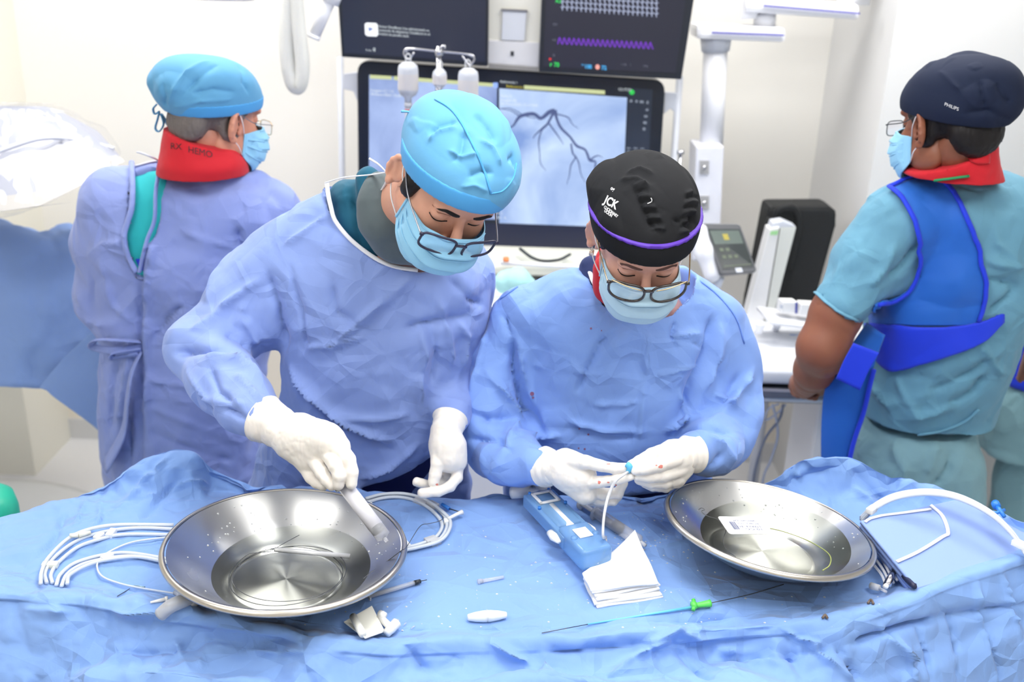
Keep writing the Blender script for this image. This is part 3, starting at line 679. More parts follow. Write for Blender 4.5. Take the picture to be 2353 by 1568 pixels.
card = [T(850, 1154, .003), T(945, 1256, .003), T(930, 1270, .003), T(846, 1166, .003)]
tag(obj('paper_card', slab([card[0], T(838, 1160, .003), T(918, 1272, .003), card[1]], (0, 0, 1), .0006), m_paper, None, False), 'white paper card sticking out under the right rim of the larger basin', 'card')
# guide wire hanging over the rim of basin 1
def inb1(px, py, h): return WZ(px, py, .957 + h)
gw = [T(1017, 1200, .012), T(1017, 1206, .012), T(1006, 1212, .012), T(985, 1217, .012), T(965, 1232, .02), inb1(935, 1256, .083), inb1(922, 1266, .083), inb1(890, 1290, .045), inb1(850, 1318, .024), inb1(835, 1330, .022)]
th = thg('guide_wire', gw[0], 'fine dark guide wire coiled in the larger basin and running out over its rim', 'guide wire')
obj('outer_run', tube(gw, .00065, 6, 8), m_wire, th)
cc = np.array([-.357, 1.398]); cw = []
for i in range(150):
    a = 2.5 + i / 150 * 4.2 * PI; rr = .098 - .012 * i / 150; cw.append((cc[0] + rr * math.cos(a), cc[1] + rr * .92 * math.sin(a), .957 + .0235 + .004 * math.sin(a * 1.3)))
cw = [inb1(688, 1230, .045), inb1(660, 1245, .038), inb1(620, 1268, .03)] + cw
obj('coil', tube(cw, .00065, 6), m_wire, th)
th = thg('cannula', inb1(630, 1265, .03), 'short clear plastic cannula floating in the larger basin', 'cannula')
obj('tube', tube([inb1(631, 1263, .03), inb1(804, 1279, .026)], .0042, 10), m_milk2, th)
# 1 ml syringe right of the basin
th = thg('small_syringe', T(900, 1360), 'slim empty syringe with black plunger lying beside the larger basin', 'syringe')
obj('barrel', tube([T(848, 1378, .006), T(955, 1346, .006)], .0038, 12), m_clear, th); obj('flange', box(T(846, 1378, .006), (.003, .02, .006), frame((0, 0, 1), T(955, 1346) - T(848, 1378)), .0008), m_milk2, th)
obj('plunger_rubber', tube([T(952, 1347, .006), T(966, 1343, .006)], [.004, .0036], 12), m_black, th); obj('needle', tube([T(966, 1343, .006), T(981, 1340, .006)], .0008, 6), m_wire, th); obj('plunger_rod', tube([T(850, 1377, .006), T(952, 1347, .006)], .0014, 6), m_milk2, th)
# syringe held by the man goes in with his hand
th = thg('needle_cap', T(1128, 1337), 'clear plastic needle cap lying alone in the middle of the drape', 'needle cap')
obj('body', tube([T(1104, 1341, .004), T(1157, 1331, .004)], [.0032, .0026], 10), m_clear, th); obj('collar', tube([T(1098, 1342, .004), T(1108, 1340, .004)], .0042, 10), m_clear, th)
th = thg('torque_device', T(1120, 1425), 'white spindle-shaped plastic torque grip lying in the middle of the drape', 'torque device')
a_, b_ = T(1074, 1429, .008), T(1164, 1423, .008); ps = [a_ + (b_ - a_) * t for t in (0, .02, .2, .4, .49)]; obj('body', tube(ps, [.004, .0052, .0078, .0092, .0094], 16), m_white, th); ps = [a_ + (b_ - a_) * t for t in (.51, .6, .8, .98, 1)]; obj('body', tube(ps, [.0094, .0092, .0076, .005, .004], 16), m_white, th); obj('groove', tube([a_ + (b_ - a_) * .48, a_ + (b_ - a_) * .52], .0086, 16), m_cream, th)
# foam card and stopcock
th = thg('foam_card', T(845, 1445), 'off white folded foam card at the front edge of the drape', 'card')
q = [T(790, 1444, .012), T(855, 1416, .020), T(884, 1462, .010), T(838, 1476, .008)]; obj('card', slab(q, np.cross(q[1] - q[0], q[3] - q[0]) * (-1 if np.cross(q[1] - q[0], q[3] - q[0])[2] < 0 else 1), .0025, .0005), mat('foam_white', (244, 244, 236), .8), th, False)
q = [T(806, 1440, .017), T(822, 1434, .020), T(842, 1468, .012), T(826, 1474, .010)]; obj('fold', tube([T(812, 1438, .017), T(834, 1472, .011)], .006, 10), mat('foam_white', (244, 244, 236), .8), th)
th = thg('stopcock', T(892, 1450), 'white plastic stopcock beside the foam card at the front edge', 'stopcock')
obj('body', tube([T(872, 1432, .012), T(905, 1462, .010)], [.0055, .006], 12, 0), m_white, th); obj('side_arm', tube([T(888, 1466, .008), T(912, 1446, .012)], [.007, .0085], 12), m_white, th); obj('handle', tube([T(874, 1430, .014), T(886, 1436, .018)], [.0075, .0045], 12), m_white, th)
for (x, y, L_, a_) in ((928, 1440, 5, 1.3), (945, 1448, 8, .9), (912, 1428, 5, -.5)):
    tag(obj('plastic_shaving', tube([T(x, y, .002), T(x + L_ * .6, y - L_ * math.sin(a_) * .4, .004), T(x + L_, y - L_ * math.sin(a_), .002)], .0009, 6, 3), m_clear), 'tiny clear curl of plastic, ' + {928: 'middle one right of the stopcock', 945: 'outermost to the right of the stopcock', 912: 'just above the stopcock'}[x], 'plastic curl', 'clear plastic curls by the stopcock')

# inflation device
th = thg('inflation_device', T(1300, 1230), 'clear blue inflation handle device with white T-shaped grip leaning on the gauze', 'inflation device')
A, Bq = T(1240, 1185, .034), T(1352, 1312, .040)
ax = (Bq - A) / np.linalg.norm(Bq - A); L0 = np.linalg.norm(Bq - A); up = np.array([0, 0, 1.]) - ax * ax[2]; up /= np.linalg.norm(up); sd = np.cross(up, ax); Rf = np.stack([ax, sd, up], 1)
def dev(a, b, w, h, o=(0, 0), bev=.004): return box(A + ax * (a + b) / 2 + sd * o[0] + up * o[1], (b - a, w, h), Rf, bev, 3)
obj('housing', dev(-.012, L0 * .62, .052, .030, bev=.008), m_blueclr, th, label='clear blue plastic housing')
obj('front_block', dev(L0 * .66, L0 + .028, .060, .040, bev=.009), m_blueclr, th, label='clear blue rounded front block')
obj('side_rail', dev(-.01, L0 * .8, .010, .024, (.027, 0), .003), m_blueclr, th); obj('side_rail', dev(-.01, L0 * .8, .010, .024, (-.027, 0), .003), m_blueclr, th)
obj('label_frame', join(dev(.0, .006, .042, .003, (0, .017), .001), dev(.036, .042, .042, .003, (0, .017), .001), dev(.0, .042, .006, .003, (.018, .017), .001), dev(.0, .042, .006, .003, (-.018, .017), .001)), m_white, th)
obj('inner_block', dev(.008, .034, .028, .014, (0, .004)), m_milk2, th); obj('barrel', tube([A + ax * .045 + up * .008, A + ax * (L0 * .72) + up * .008], .0085, 16), m_white, th, label='white inner barrel')
obj('spindle', tube([A - ax * .04 + up * .002, A + ax * .01 + up * .002], .010, 16), m_white, th); obj('collar', tube([A - ax * .008, A + ax * .004], .0155, 20), m_blueclr, th)
hc = A - ax * .045; hd = sd * .95 + up * .0
grip = [hc + hd * t for t in (-.045, -.042, -.02, 0, .02, .042, .045)]; obj('grip', tube(grip, [.004, .0095, .0115, .012, .0115, .0095, .004], 16, flat=1.25), m_milk2, th, label='white translucent T-shaped grip')
for t in np.linspace(-.034, .034, 7): obj('grip_rib', box(hc + hd * t - ax * .004 + up * .0115, (.012, .0016, .004), Rf, .0005), m_white, th)
obj('inner_label', dev(L0 * .78, L0 * .78 + .03, .026, .002, (0, .0215), .0006), m_paper, th)
for s in (-1, 1): obj('port_ring', tube([A + ax * (L0 * .9) + sd * .021 * s + up * .014, A + ax * (L0 * .9) + sd * .021 * s + up * .0225], .006, 12), m_blueclr, th)
for s, t in ((-1, .62), (1, .60)):
    c_ = A + ax * L0 * t + sd * .036 * s * (-1); obj('lock_wing', tube([c_ - ax * .004, c_ + ax * .014 , c_ + ax * .032], [.007, .0095, .004], 12, flat=.8), m_white, th)
for a_, o_ in ((-.006, .02), (-.006, -.02), (.05, .027), (.05, -.027)): obj('screw', tube([A + ax * a_ + sd * o_ + up * .012, A + ax * a_ + sd * o_ + up * .0172], .003, 10), m_blue, th)
# big syringe behind
th = thg('large_syringe', T(1400, 1215), 'large clear syringe with black plunger lying behind the gauze pads', 'syringe')
a_, b_ = T(1338, 1172, .014), T(1468, 1258, .012); v = (b_ - a_); n_ = v / np.linalg.norm(v)
obj('barrel', tube([a_ + v * .27, a_ + v * .98, b_ + n_ * .004], [.0115, .0115, .004], 20), m_clear, th); obj('plunger_rubber', tube([a_ + v * .58, a_ + v * .68, a_ + v * .71], [.0108, .0108, .004], 20), m_black, th)
obj('plunger_rod', join(tube([a_, a_ + v * .58], .0045, 4), tube([a_, a_ + v * .58], .008, 4, flat=.2)), m_milk2, th); obj('thumb_rest', tube([a_ - n_ * .003, a_], .0135, 20), m_milk2, th); obj('flange', tube([a_ + v * .255, a_ + v * .275], .017, 20), m_clear, th); obj('tip', tube([b_, b_ + n_ * .016], [.0045, .0035], 12), m_milk2, th)
# gauze stack
pads = [[(1345, 1345), (1455, 1290), (1524, 1372), (1372, 1396)], [(1342, 1338), (1452, 1282), (1522, 1366), (1366, 1388)], [(1344, 1334), (1450, 1275), (1516, 1354), (1372, 1380)], [(1340, 1328), (1456, 1268), (1518, 1344), (1368, 1370)], [(1346, 1320), (1448, 1262), (1508, 1338), (1360, 1362)], [(1338, 1318), (1446, 1250), (1514, 1340), (1358, 1356)]]
for i, q in enumerate(pads):
    h = .004 + i * .0045; n, m = 14, 14; Pg = np.zeros((n, m, 3)); c = [WZ(x, y, TZ + h) for x, y in q]
    if i == 5: c[1] = c[1] + np.array([.008, 0, .028])
    if i < 3: c[0] = c[0] + (0, -.0, 0)
    for a in range(n):
        for b in range(m):
            s_, t_ = a / (n - 1), b / (m - 1); Pg[a, b] = (c[0] * (1 - s_) + c[3] * s_) * (1 - t_) + (c[1] * (1 - s_) + c[2] * s_) * t_; Pg[a, b, 2] += .0015 * math.sin(9 * s_ + i) * math.sin(7 * t_ + 2 * i)
            if i == 5: Pg[a, b, 2] = Pg[a, b, 2] - .02 * t_ * (1 - t_) * (1 - s_)
    v, f = grid(Pg); nn_ = vnormals(v, f).mean(0); 
    if nn_[2] < 0: Pg = Pg[::-1]
    tag(obj('gauze_pad', grid(Pg, .0035), m_gauze), ['square white gauze pad, lowest of the stack by the inflation device', 'square white gauze pad, second from the bottom of the stack', 'square white gauze pad, third from the bottom of the stack', 'square white gauze pad, third from the top of the stack', 'square white gauze pad, just below the folded-up top one', 'top white gauze pad of the stack, far corner folded upwards'][i], 'gauze pad', 'stacked gauze pads')
# dilator with green hub
th = thg('sheath_dilator', T(1500, 1425), 'thin cyan dilator with bright green winged hub and dark wire through it', 'dilator')
obj('shaft', tube([T(1350, 1440, .004), T(1590, 1403, .006)], [.0012, .0024], 10), m_cyan, th, label='cyan plastic shaft'); obj('wire', tube([T(1245, 1459, .003), T(1350, 1440, .004)], .0007, 6), m_wire, th); obj('wire', tube([T(1630, 1396, .008), T(1720, 1374, .006), T(1800, 1348, .004)], .0008, 6, 5), m_wire, th)
obj('hub', tube([T(1590, 1403, .008), T(1606, 1400, .008), T(1626, 1397, .008), T(1631, 1396, .008)], [.004, .0046, .0058, .0066], 12), m_green, th); c_ = T(1594, 1402, .009)
obj('wing', tube([c_ + (-.003, -.010, -.002), c_, c_ + (.000, .011, .003)], [.0035, .0028, .0035], 10), m_green, th); obj('collar', tube([T(1588, 1403, .009), T(1598, 1401, .009)], .0065, 12), m_green, th)
# label lying in basin 2
c2 = [WZ(x, y, .967 + h) for x, y, h in ((1648, 1187, .045), (1736, 1189, .042), (1769, 1228, .030), (1676, 1228, .032))]
n2 = np.cross(c2[1] - c2[0], c2[3] - c2[0]); n2 = n2 if n2[2] > 0 else -n2; n2 /= np.linalg.norm(n2)
def rounded(c, k=.14, n=5):
    out = []; c = [np.asarray(x) for x in c]
    for i in range(4):
        p, a, b = c[i], c[i - 1], c[(i + 1) % 4]; pa = p + (a - p) * k * min(1, np.linalg.norm(b - p) / np.linalg.norm(a - p)); pb_ = p + (b - p) * k * min(1, np.linalg.norm(a - p) / np.linalg.norm(b - p))
        for t in np.linspace(0, 1, n): out.append((1 - t) ** 2 * pa + 2 * t * (1 - t) * p + t * t * pb_)
    return out
th = thg('paper_label', c2[0], 'white rounded paper label with printed lines lying in the tilted basin', 'label')
obj('card', slab(rounded(c2), n2, .0008), m_paper, th, False)
m_ink = mat('label_ink', (70, 80, 130), .6)
def on_card(c, u, v): c = [np.asarray(x) for x in c]; return (c[0] * (1 - u) + c[1] * u) * (1 - v) + (c[3] * (1 - u) + c[2] * u) * v
tv = []
for s_, v_ in (('CARDIOVASCULAR', .28), ('REF 1064-20  LOT 2511', .45), ('STERILE  EO', .62), ('10 CC', .78)):
    v, f = text_vf(s_, 1.0); wd_ = max(v[:, 0].max(), 1e-3); hgt_ = .13
    # print runs upside down as seen from the camera
    P_ = np.array([on_card(c2, .93 - .6 * (x / wd_) * min(1, wd_ * hgt_ * .75 / .6 + .3), v_ - .09 + y * hgt_) + n2 * .0006 for x, y, _ in v]); tv.append((P_, f))
obj('printed_text', join(*tv), m_ink, th, False)
obj('barcode', join(*[(np.array([on_card(c2, u, v_) + n2 * .0006 for u, v_ in ((a, .3), (a + w_, .3), (a + w_, .75), (a, .75))]), [(0, 1, 2, 3)]) for a, w_ in ((.2, .01), (.22, .02), (.25, .008), (.27, .014), (.295, .01), (.32, .02))]), m_ink, th, False)
th = thg('thin_guide_wire', WZ(1620, 1170, 1.0), 'fine wire curling up the wall of the tilted basin', 'guide wire')
pw = [WZ(x, y, .967 + h) for x, y, h in ((1605, 1172, .052), (1612, 1168, .053), (1619, 1172, .051), (1612, 1176, .05), (1625, 1186, .045), (1648, 1194, .04), (1668, 1215, .03), (1662, 1240, .022), (1668, 1262, .018), (1690, 1280, .016))]
obj('wire', tube(pw, .0006, 6, 8), m_wire, th); 
pw = [WZ(x, y, .967 + h) for x, y, h in ((1890, 1312, .02), (1906, 1300, .02), (1908, 1280, .018), (1890, 1262, .018), (1850, 1240, .016), (1800, 1222, .016), (1770, 1215, .02))]
th = thg('thin_sheath', pw[0], 'thin greenish sheath curving round the floor of the tilted basin', 'sheath'); obj('shaft', tube(pw, .0011, 6, 8), mat('greenish_sheath', (196, 205, 120), .4), th)

# folded blue gown pack at right with white trim cord
pk = [(1990, 1212), (2190, 1148), (2380, 1262), (2110, 1362)]
hh = [.075, .085, .045, .038]
c = [WZ(x, y, TZ + h) for (x, y), h in zip([(1978, 1196), (2206, 1146), (2425, 1262), (2108, 1352)], hh)]
n, m = 60, 60; Pg = np.zeros((n, m, 3))
for a in range(n):
    for b in range(m):
        s_, t_ = a / (n - 1), b / (m - 1); Pg[a, b] = (c[0] * (1 - s_) + c[3] * s_) * (1 - t_) + (c[1] * (1 - s_) + c[2] * s_) * t_
v, f = grid(Pg)
nn_ = vnormals(v, f)
if nn_.mean(0)[2] < 0: Pg = Pg[::-1]; v, f = grid(Pg); nn_ = vnormals(v, f)
v = v + nn_ * (crumple(v, .12, 41) * .0025)[:, None]
m_pack = cloth('folded_gown_blue', (146, 172, 232), crease=.3, cscale=8, dist=.004, rough=.75, var=.03)
pkt = thg('folded_gown', c[3], 'folded pale blue gown with white trim lying at the right end of the table', 'folded gown')
PKB = bvh_of(v, f); obj('top_layer', grid(v.reshape(n, m, 3), .006), m_pack, pkt)
v2 = (v.reshape(n, m, 3) * 1.0) + (.002, .003, -.010); obj('under_layer', grid(v2, .008), m_pack, pkt); v3 = (v.reshape(n, m, 3)) + (.004, .005, -.020); obj('under_layer', grid(v3, .008), m_pack, pkt)
m_trim = cloth('white_trim_cord', (246, 247, 252), crease=.1, weave=.6, rough=.85, var=.02)

obj('trim_cord', tube(line_on(PKB, [(2060, 1293), (2110, 1270), (2165, 1236), (2178, 1226), (2165, 1188), (2138, 1163)], .002, 4), .0035, 8, flat=.6), m_trim, pkt)
obj('trim_cord', tube(line_on(PKB, [(2138, 1172), (2080, 1180), (2010, 1190), (1984, 1206), (1990, 1222)], .002, 4), .003, 8, flat=.6), m_trim, pkt)
# hoop tubing around the pack
q = [(1978, 1190, .05), (2010, 1160, .085), (2060, 1136, .105), (2130, 1127, .118), (2200, 1138, .12), (2270, 1172, .11), (2320, 1216, .09), (2353, 1262, .07), (2375, 1300, .06)]
th = thg('catheter_hoop', WZ(*q[0][:2], TZ), 'milky catheter hoop arching over the folded gown at the right', 'tubing')
for o_ in ((0, 0), (0, 5), (3, 9)): obj('tube_loop', tube([WZ(x + o_[0] * .6, y + o_[1], TZ + h) for x, y, h in q], .0033, 8, 8), m_milk, th)
obj('clip', box(WZ(2003, 1172, TZ + .082), (.022, .013, .01), frame((0, 0, 1), (.7, .7, 0)), .001), m_white, th); obj('clip', box(WZ(2345, 1252, TZ + .078), (.026, .015, .01), frame((0, 0, 1), (.7, -.9, 0)), .001), m_white, th)
th = thg('blue_stopcock', WZ(2300, 1178, TZ + .1), 'small bright blue stopcock lying on the rim at the far right', 'stopcock')
obj('body', tube([WZ(2288, 1160, TZ + .105), WZ(2308, 1188, TZ + .098)], [.0045, .0035], 10), m_blue, th); obj('cap', tube([WZ(2287, 1157, TZ + .105), WZ(2290, 1164, TZ + .105)], .0075, 10), m_blue, th); obj('wing', tube([WZ(2288, 1180, TZ + .1), WZ(2308, 1172, TZ + .1)], .003, 8), m_blue, th)
# tangle under the pack: dark cables, manifold
th = thg('cable_bundle', T(2010, 1300), 'dark coiled cables and clear lines tucked under the folded gown', 'cables')
m_dk = mat('dark_navy_cable', (36, 40, 70), .5)
rs = random.Random(4)
for i in range(7):
    o_ = i * .007; p = [T(2000 + i * 4, 1262 + i * 5, .012 + .006 * (i % 3)), T(2035 + i * 3, 1305 + i * 4, .02), T(2075 + i * 3, 1345 + i * 2, .012), T(2100, 1350 + i, .006)]
    obj('cable', tube(p, .0045, 8, 6), m_dk if i % 2 == 0 else mat('navy_cable', (60, 66, 110), .5), th)
for i in range(4):
    p = [T(1992 + i * 10, 1305 - i * 8, .018), T(2020 + i * 6, 1345 - 8 * i, .022), T(2034 + i * 8, 1368 - 6 * i, .014)]; obj('clear_line', tube(p, .0024, 8, 6), m_clear, th)
th = thg('luer_manifold', T(2040, 1350), 'white block manifold with metal luer fitting at the right front of the drape', 'manifold')
obj('block', box(T(2062, 1326, .03), (.030, .018, .018), rodr((0, 0, .8)) @ rodr((0, .3, 0)), .002), m_cream, th); obj('fitting', tube([T(2050, 1338, .026), T(2034, 1366, .018)], [.0055, .0065], 14), mat('chrome_fitting', (200, 195, 200), .2, 1.0), th, label='chrome fitting')
obj('fitting_cap', tube([T(2034, 1366, .018), T(2030, 1369, .017)], .0045, 12), m_white, th); obj('knob', tube([T(1998, 1360, .012), T(2018, 1366, .012)], [.0062, .0056], 12), m_milk2, th, label='frosted white knob'); obj('line', tube([T(2018, 1366, .012), T(2034, 1372, .01)], .0024, 8), m_clear, th)
# droplets on the drape
dv = []; rs = random.Random(8)
for _ in range(190):
    x = rs.gauss(1300, 330); y = rs.uniform(1200, 1450); p = hit(DR, x, y)
    if p is None: continue
    v, f = lathe([(1e-4, .0010), (.0008, .0008), (.0015, .0003), (.0017, 0)], 8); dv.append((v * rs.uniform(.35, 1.3) + p, f))
for _ in range(60):
    x = rs.gauss(1500, 60); y = rs.uniform(1180, 1300); p = hit(DR, x, y)
    if p is None: continue
    v, f = lathe([(1e-4, .0010), (.0008, .0008), (.0015, .0003), (.0017, 0)], 8); dv.append((v * rs.uniform(.35, 1.2) + p, f))
tag(obj('water_drops', join(*dv), clear('drop_water', (235, 238, 240), .55, .03)), 'small clear water drops scattered over the middle of the blue drape', 'water drops', kind='stuff')
for x, y in ((1895, 1425), (2000, 1390)):
    tag(obj('tissue_scrap', tube([T(x - 6, y, .003), T(x, y - 4, .006), T(x + 6, y + 1, .003)], .0022, 8, 3), mat('brown_scrap', (112, 96, 84), .5)), 'small brown scrap on the drape in front of the tilted basin, ' + ('by the front ridge' if x < 1950 else 'near the manifold'), 'scrap')

# ================================================================== PEOPLE
m_gownM = cloth('gown_blue_violet', (140, 164, 226), crease=.65, cscale=7, dist=.085, rough=.72, var=.04, sheen=.2)
m_gownW = cloth('gown_blue', (134, 170, 240), crease=.65, cscale=7, dist=.085, rough=.72, var=.04, sheen=.2)
m_gownO = cloth('gown_pale_violet', (142, 158, 218), crease=.65, cscale=7, dist=.085, rough=.75, var=.05, sheen=.2)
m_piping = cloth('white_piping', (236, 238, 246), crease=.1, weave=.4, rough=.8, var=.02)
m_glove = NT('latex_glove')
pb(m_glove.b, color=lin((246, 240, 232)), rough=.42, spec=.4, sss=.1); m_glove.b.inputs['Subsurface Radius'].default_value = (.006, .004, .003)
_tc = m_glove.n('ShaderNodeTexCoord'); _nz = m_glove.n('ShaderNodeTexNoise'); _nz.inputs['Scale'].default_value = 60; m_glove.l(_tc.outputs['Object'], _nz.inputs['Vector'])
_wv = m_glove.n('ShaderNodeTexWave', wave_type='BANDS'); _wv.inputs['Scale'].default_value = 30; _wv.inputs['Distortion'].default_value = 9; m_glove.l(_tc.outputs['Object'], _wv.inputs['Vector'])
_ad = m_glove.n('ShaderNodeMath', operation='ADD'); m_glove.l(_nz.outputs['Fac'], _ad.inputs[0]); m_glove.l(_wv.outputs['Fac'], _ad.inputs[1])
_bp = m_glove.n('ShaderNodeBump'); _bp.inputs['Strength'].default_value = .12; _bp.inputs['Distance'].default_value = .0015; m_glove.l(_ad.outputs[0], _bp.inputs['Height']); m_glove.l(_bp.outputs[0], m_glove.b.inputs['Normal']); m_glove = m_glove.m
m_capB = cloth('cap_sky_blue', (94, 158, 200), crease=.35, cscale=12, dist=.006, rough=.7, var=.03)
m_bandB = cloth('cap_band_blue', (78, 158, 218), crease=.1, cscale=14, dist=.004, rough=.7, var=.02)
m_capK = cloth('cap_black', (24, 25, 28), crease=.4, cscale=18, dist=.006, rough=.85, var=.05, weave=.3)
m_capN = cloth('cap_navy', (28, 37, 60), crease=.3, cscale=14, dist=.006, rough=.85, var=.05, weave=.3)
m_mask = cloth('mask_blue', (150, 206, 238), crease=.15, cscale=20, dist=.003, rough=.75, var=.02)
m_maskW = cloth('mask_pale_blue', (182, 214, 232), crease=.15, cscale=20, dist=.003, rough=.75, var=.02)
m_strap = mat('white_elastic', (244, 244, 246), .7)
m_lens = NT('spectacle_lens'); _tr = m_lens.n('ShaderNodeBsdfTransparent'); _tr.inputs[0].default_value = (.96, .96, .99, 1); _gl = m_lens.n('ShaderNodeBsdfGlossy'); _gl.inputs['Roughness'].default_value = .03
_l0 = m_lens.n('ShaderNodeLayerWeight'); _l0.inputs['Blend'].default_value = .5; _l1 = m_lens.n('ShaderNodeMath', operation='POWER'); _l1.inputs[1].default_value = 4; m_lens.l(_l0.outputs['Facing'], _l1.inputs[0]); _lw = m_lens.n('ShaderNodeMath', operation='MULTIPLY_ADD'); _lw.inputs[1].default_value = .5; _lw.inputs[2].default_value = .05; m_lens.l(_l1.outputs[0], _lw.inputs[0]); _ms = m_lens.n('ShaderNodeMixShader'); m_lens.l(_lw.outputs[0], _ms.inputs[0]); m_lens.l(_tr.outputs[0], _ms.inputs[1]); m_lens.l(_gl.outputs[0], _ms.inputs[2]); m_lens.l(_ms.outputs[0], m_lens.o.inputs['Surface']); m_lens = m_lens.m
sk_m = skin('skin_light_brown', (214, 164, 140)); sk_w = skin('skin_pale_brown', (220, 172, 152)); sk_o = skin('skin_tan', (205, 146, 122)); sk_d = skin('skin_brown', (140, 90, 68))
m_hair = cloth('black_hair', (26, 23, 24), crease=.3, cscale=60, dist=.004, weave=1.0, rough=.5, var=.2)
m_hairg = cloth('grey_hair', (112, 104, 100), crease=.4, cscale=90, dist=.004, weave=1.0, rough=.6, var=.35)
m_scrubT = cloth('dark_teal_jacket', (26, 92, 118), crease=.4, cscale=12, dist=.008, rough=.7, var=.05)
m_scrubG = cloth('bright_teal_scrub', (44, 184, 190), crease=.4, cscale=10, dist=.01, rough=.75, var=.04)
m_scrubL = cloth('pale_teal_scrub', (106, 158, 182), crease=.5, cscale=8, dist=.065, rough=.85, var=.05, weave=.35)
m_scrubL2 = cloth('grey_teal_scrub', (132, 172, 182), crease=.5, cscale=8, dist=.065, rough=.85, var=.05, weave=.35)
m_grey_c = cloth('grey_collar', (92, 104, 108), crease=.25, cscale=10, dist=.01, rough=.6, var=.05)
m_red = cloth('red_collar', (206, 34, 46), crease=.25, cscale=10, dist=.008, rough=.7, var=.06)
m_apron = cloth('blue_apron', (40, 104, 198), crease=.25, cscale=6, dist=.012, rough=.55, var=.05)
m_belt = cloth('royal_blue_belt', (38, 66, 224), crease=.25, cscale=8, dist=.008, rough=.6, var=.05)
m_trouser = m_scrubL

def head_sdf(ears=True):
    s = SDF((-.105, -.14, -.15), (.105, .125, .135), .0024)
    s.ell((0, .015, .036), (.074, .095, .078), .01)
    s.ell((0, -.028, -.035), (.062, .062, .078), .03)
    s.ell((0, -.052, -.090), (.034, .034, .026), .03)
    for q in (-1, 1):
        s.ell((q * .038, -.058, -.036), (.024, .026, .024), .018); s.ell((q * .048, .0, -.068), (.018, .035, .028), .03)
        s.ell((q * .026, -.078, .020), (.026, .013, .009), .012)
    s.ell((0, -.066, .044), (.050, .030, .034), .02)
    for q in (-1, 1):
        s.ell((q * .032, -.096, .001), (.0175, .014, .012), .010, 's'); s.ell((q * .032, -.073, .0), (.0155, .0135, .0125), .004)
    s.cap((0, -.085, .006), (0, -.112, -.032), .0065, .0105, .008); s.ell((0, -.110, -.036), (.012, .011, .009), .006)
    for q in (-1, 1): s.ell((q * .011, -.100, -.040), (.0075, .0105, .007), .005)
    s.ell((0, -.090, -.066), (.022, .010, .007), .006); s.ell((0, -.088, -.075), (.019, .010, .007), .005)
    if ears:
        for q in (-1, 1):
            Re = rodr((0, 0, q * -.45)) @ rodr((.18, 0, 0))
            c = np.array((q * .080, .016, -.014))
            s.ell(c, (.006, .019, .031), .006, R=Re)
            rimp = [(c + Re @ np.array((q * .006, -.004 + .020 * math.cos(a), .002 + .031 * math.sin(a))), .0042) for a in np.linspace(-.9, 3.6, 10)]
            s.chain(rimp, .004); s.ell(c + Re @ np.array((q * .006, -.002, -.028)), (.006, .008, .009), .005)
            s.ell(c + Re @ np.array((q * .009, -.002, .002)), (.0055, .0105, .018), .004, 's', R=Re); s.cap(c + Re @ np.array((q * .004, -.002, -.008)), c + Re @ np.array((q * .005, .010, .012)), .003, .003, .004)
    return s
_headV, _headF = head_sdf().mesh(2)
HB = bvh_of(_headV, _headF)
def face_pt(x, z, off=0.0):
    loc, n, i, t = HB.ray_cast(Vector((x, -.3, z)), Vector((0, 1, 0))); return np.array(loc) + np.array(n) * off if loc is not None else np.array((x, -.09, z))
class Head:
    def __init__(s, R, t, k=1.0): s.R = R; s.t = np.array(t, float); s.k = k
    def w(s, p): return (np.atleast_2d(p) * s.k) @ s.R.T + s.t
    def wv(s, VF): return s.w(VF[0]), VF[1]
    def loc(s, p): return ((np.asarray(p) - s.t) @ s.R) / s.k
def body_mesh(H, rows, neck, limbs=(), legs=True):
    """one skin figure: head, neck, core of the trunk, arms and legs"""
    nb = H.loc(neck[0])
    s = SDF((-.12, -.10, -.26), (.12, .16, .02), .005); s.cap((0, .028, -.05), nb, .050, neck[1] / H.k, .02); v, f = s.mesh(2)
    lo = np.min([r[0] for r in rows], 0) - .35; hi = np.max([r[0] for r in rows], 0) + .3; lo[2] = .0; hi[2] += .05
    b = SDF(lo, hi, .013); b.stack([(np.array(c), max(rx * .78 - .02, .03), max(ry * .68 - .02, .03)) for c, rx, ry in rows], .02)
    for ch in limbs: b.chain([(np.array(p), r) for p, r in ch], .02)
    if legs:
        c = np.array(min(rows, key=lambda r: r[0][2])[0]); 
        for q in (-1, 1): b.chain([((c[0] + q * .09, c[1], .82), .085), ((c[0] + q * .095, c[1] - .01, .48), .055), ((c[0] + q * .10, c[1] + .01, .07), .036)], .03); b.cap((c[0] + q * .10, c[1] + .02, .035), (c[0] + q * .10, c[1] - .12, .03), .03, .025, .02)
    bv, bf = b.mesh(2); bv[:, 2] = np.maximum(bv[:, 2], .005)
    return join((H.w(_headV), _headF.tolist()), (H.w(v), f.tolist()), (bv, bf.tolist()))
def row(py, xl, xr, Y, ry, z=None):
    c = W((xl + xr) / 2, py, Y); k = mpp(c); return (c, (xr - xl) / 2 * k, ry)
def low(c, z, rx, ry, dx=0, dy=0): return (np.array((c[0] + dx, c[1] + dy, z)), rx, ry)
def pc(px, py, Y, r): return (W(px, py, Y), r)
def shoes(o, c, m):
    for q in (-1, 1):
        s = SDF((c[0] + q * .1 - .07, c[1] - .18, -.01), (c[0] + q * .1 + .07, c[1] + .13, .13), .006); s.cap((c[0] + q * .1, c[1] + .03, .045), (c[0] + q * .1, c[1] - .11, .038), .045, .036, .01); s.cap((c[0] + q * .1, c[1] + .03, .05), (c[0] + q * .1, c[1] + .02, .10), .042, .04, .02); s.plane((0, 0, .004), (0, 0, -1)); obj('shoe', s.mesh(2), m, o)
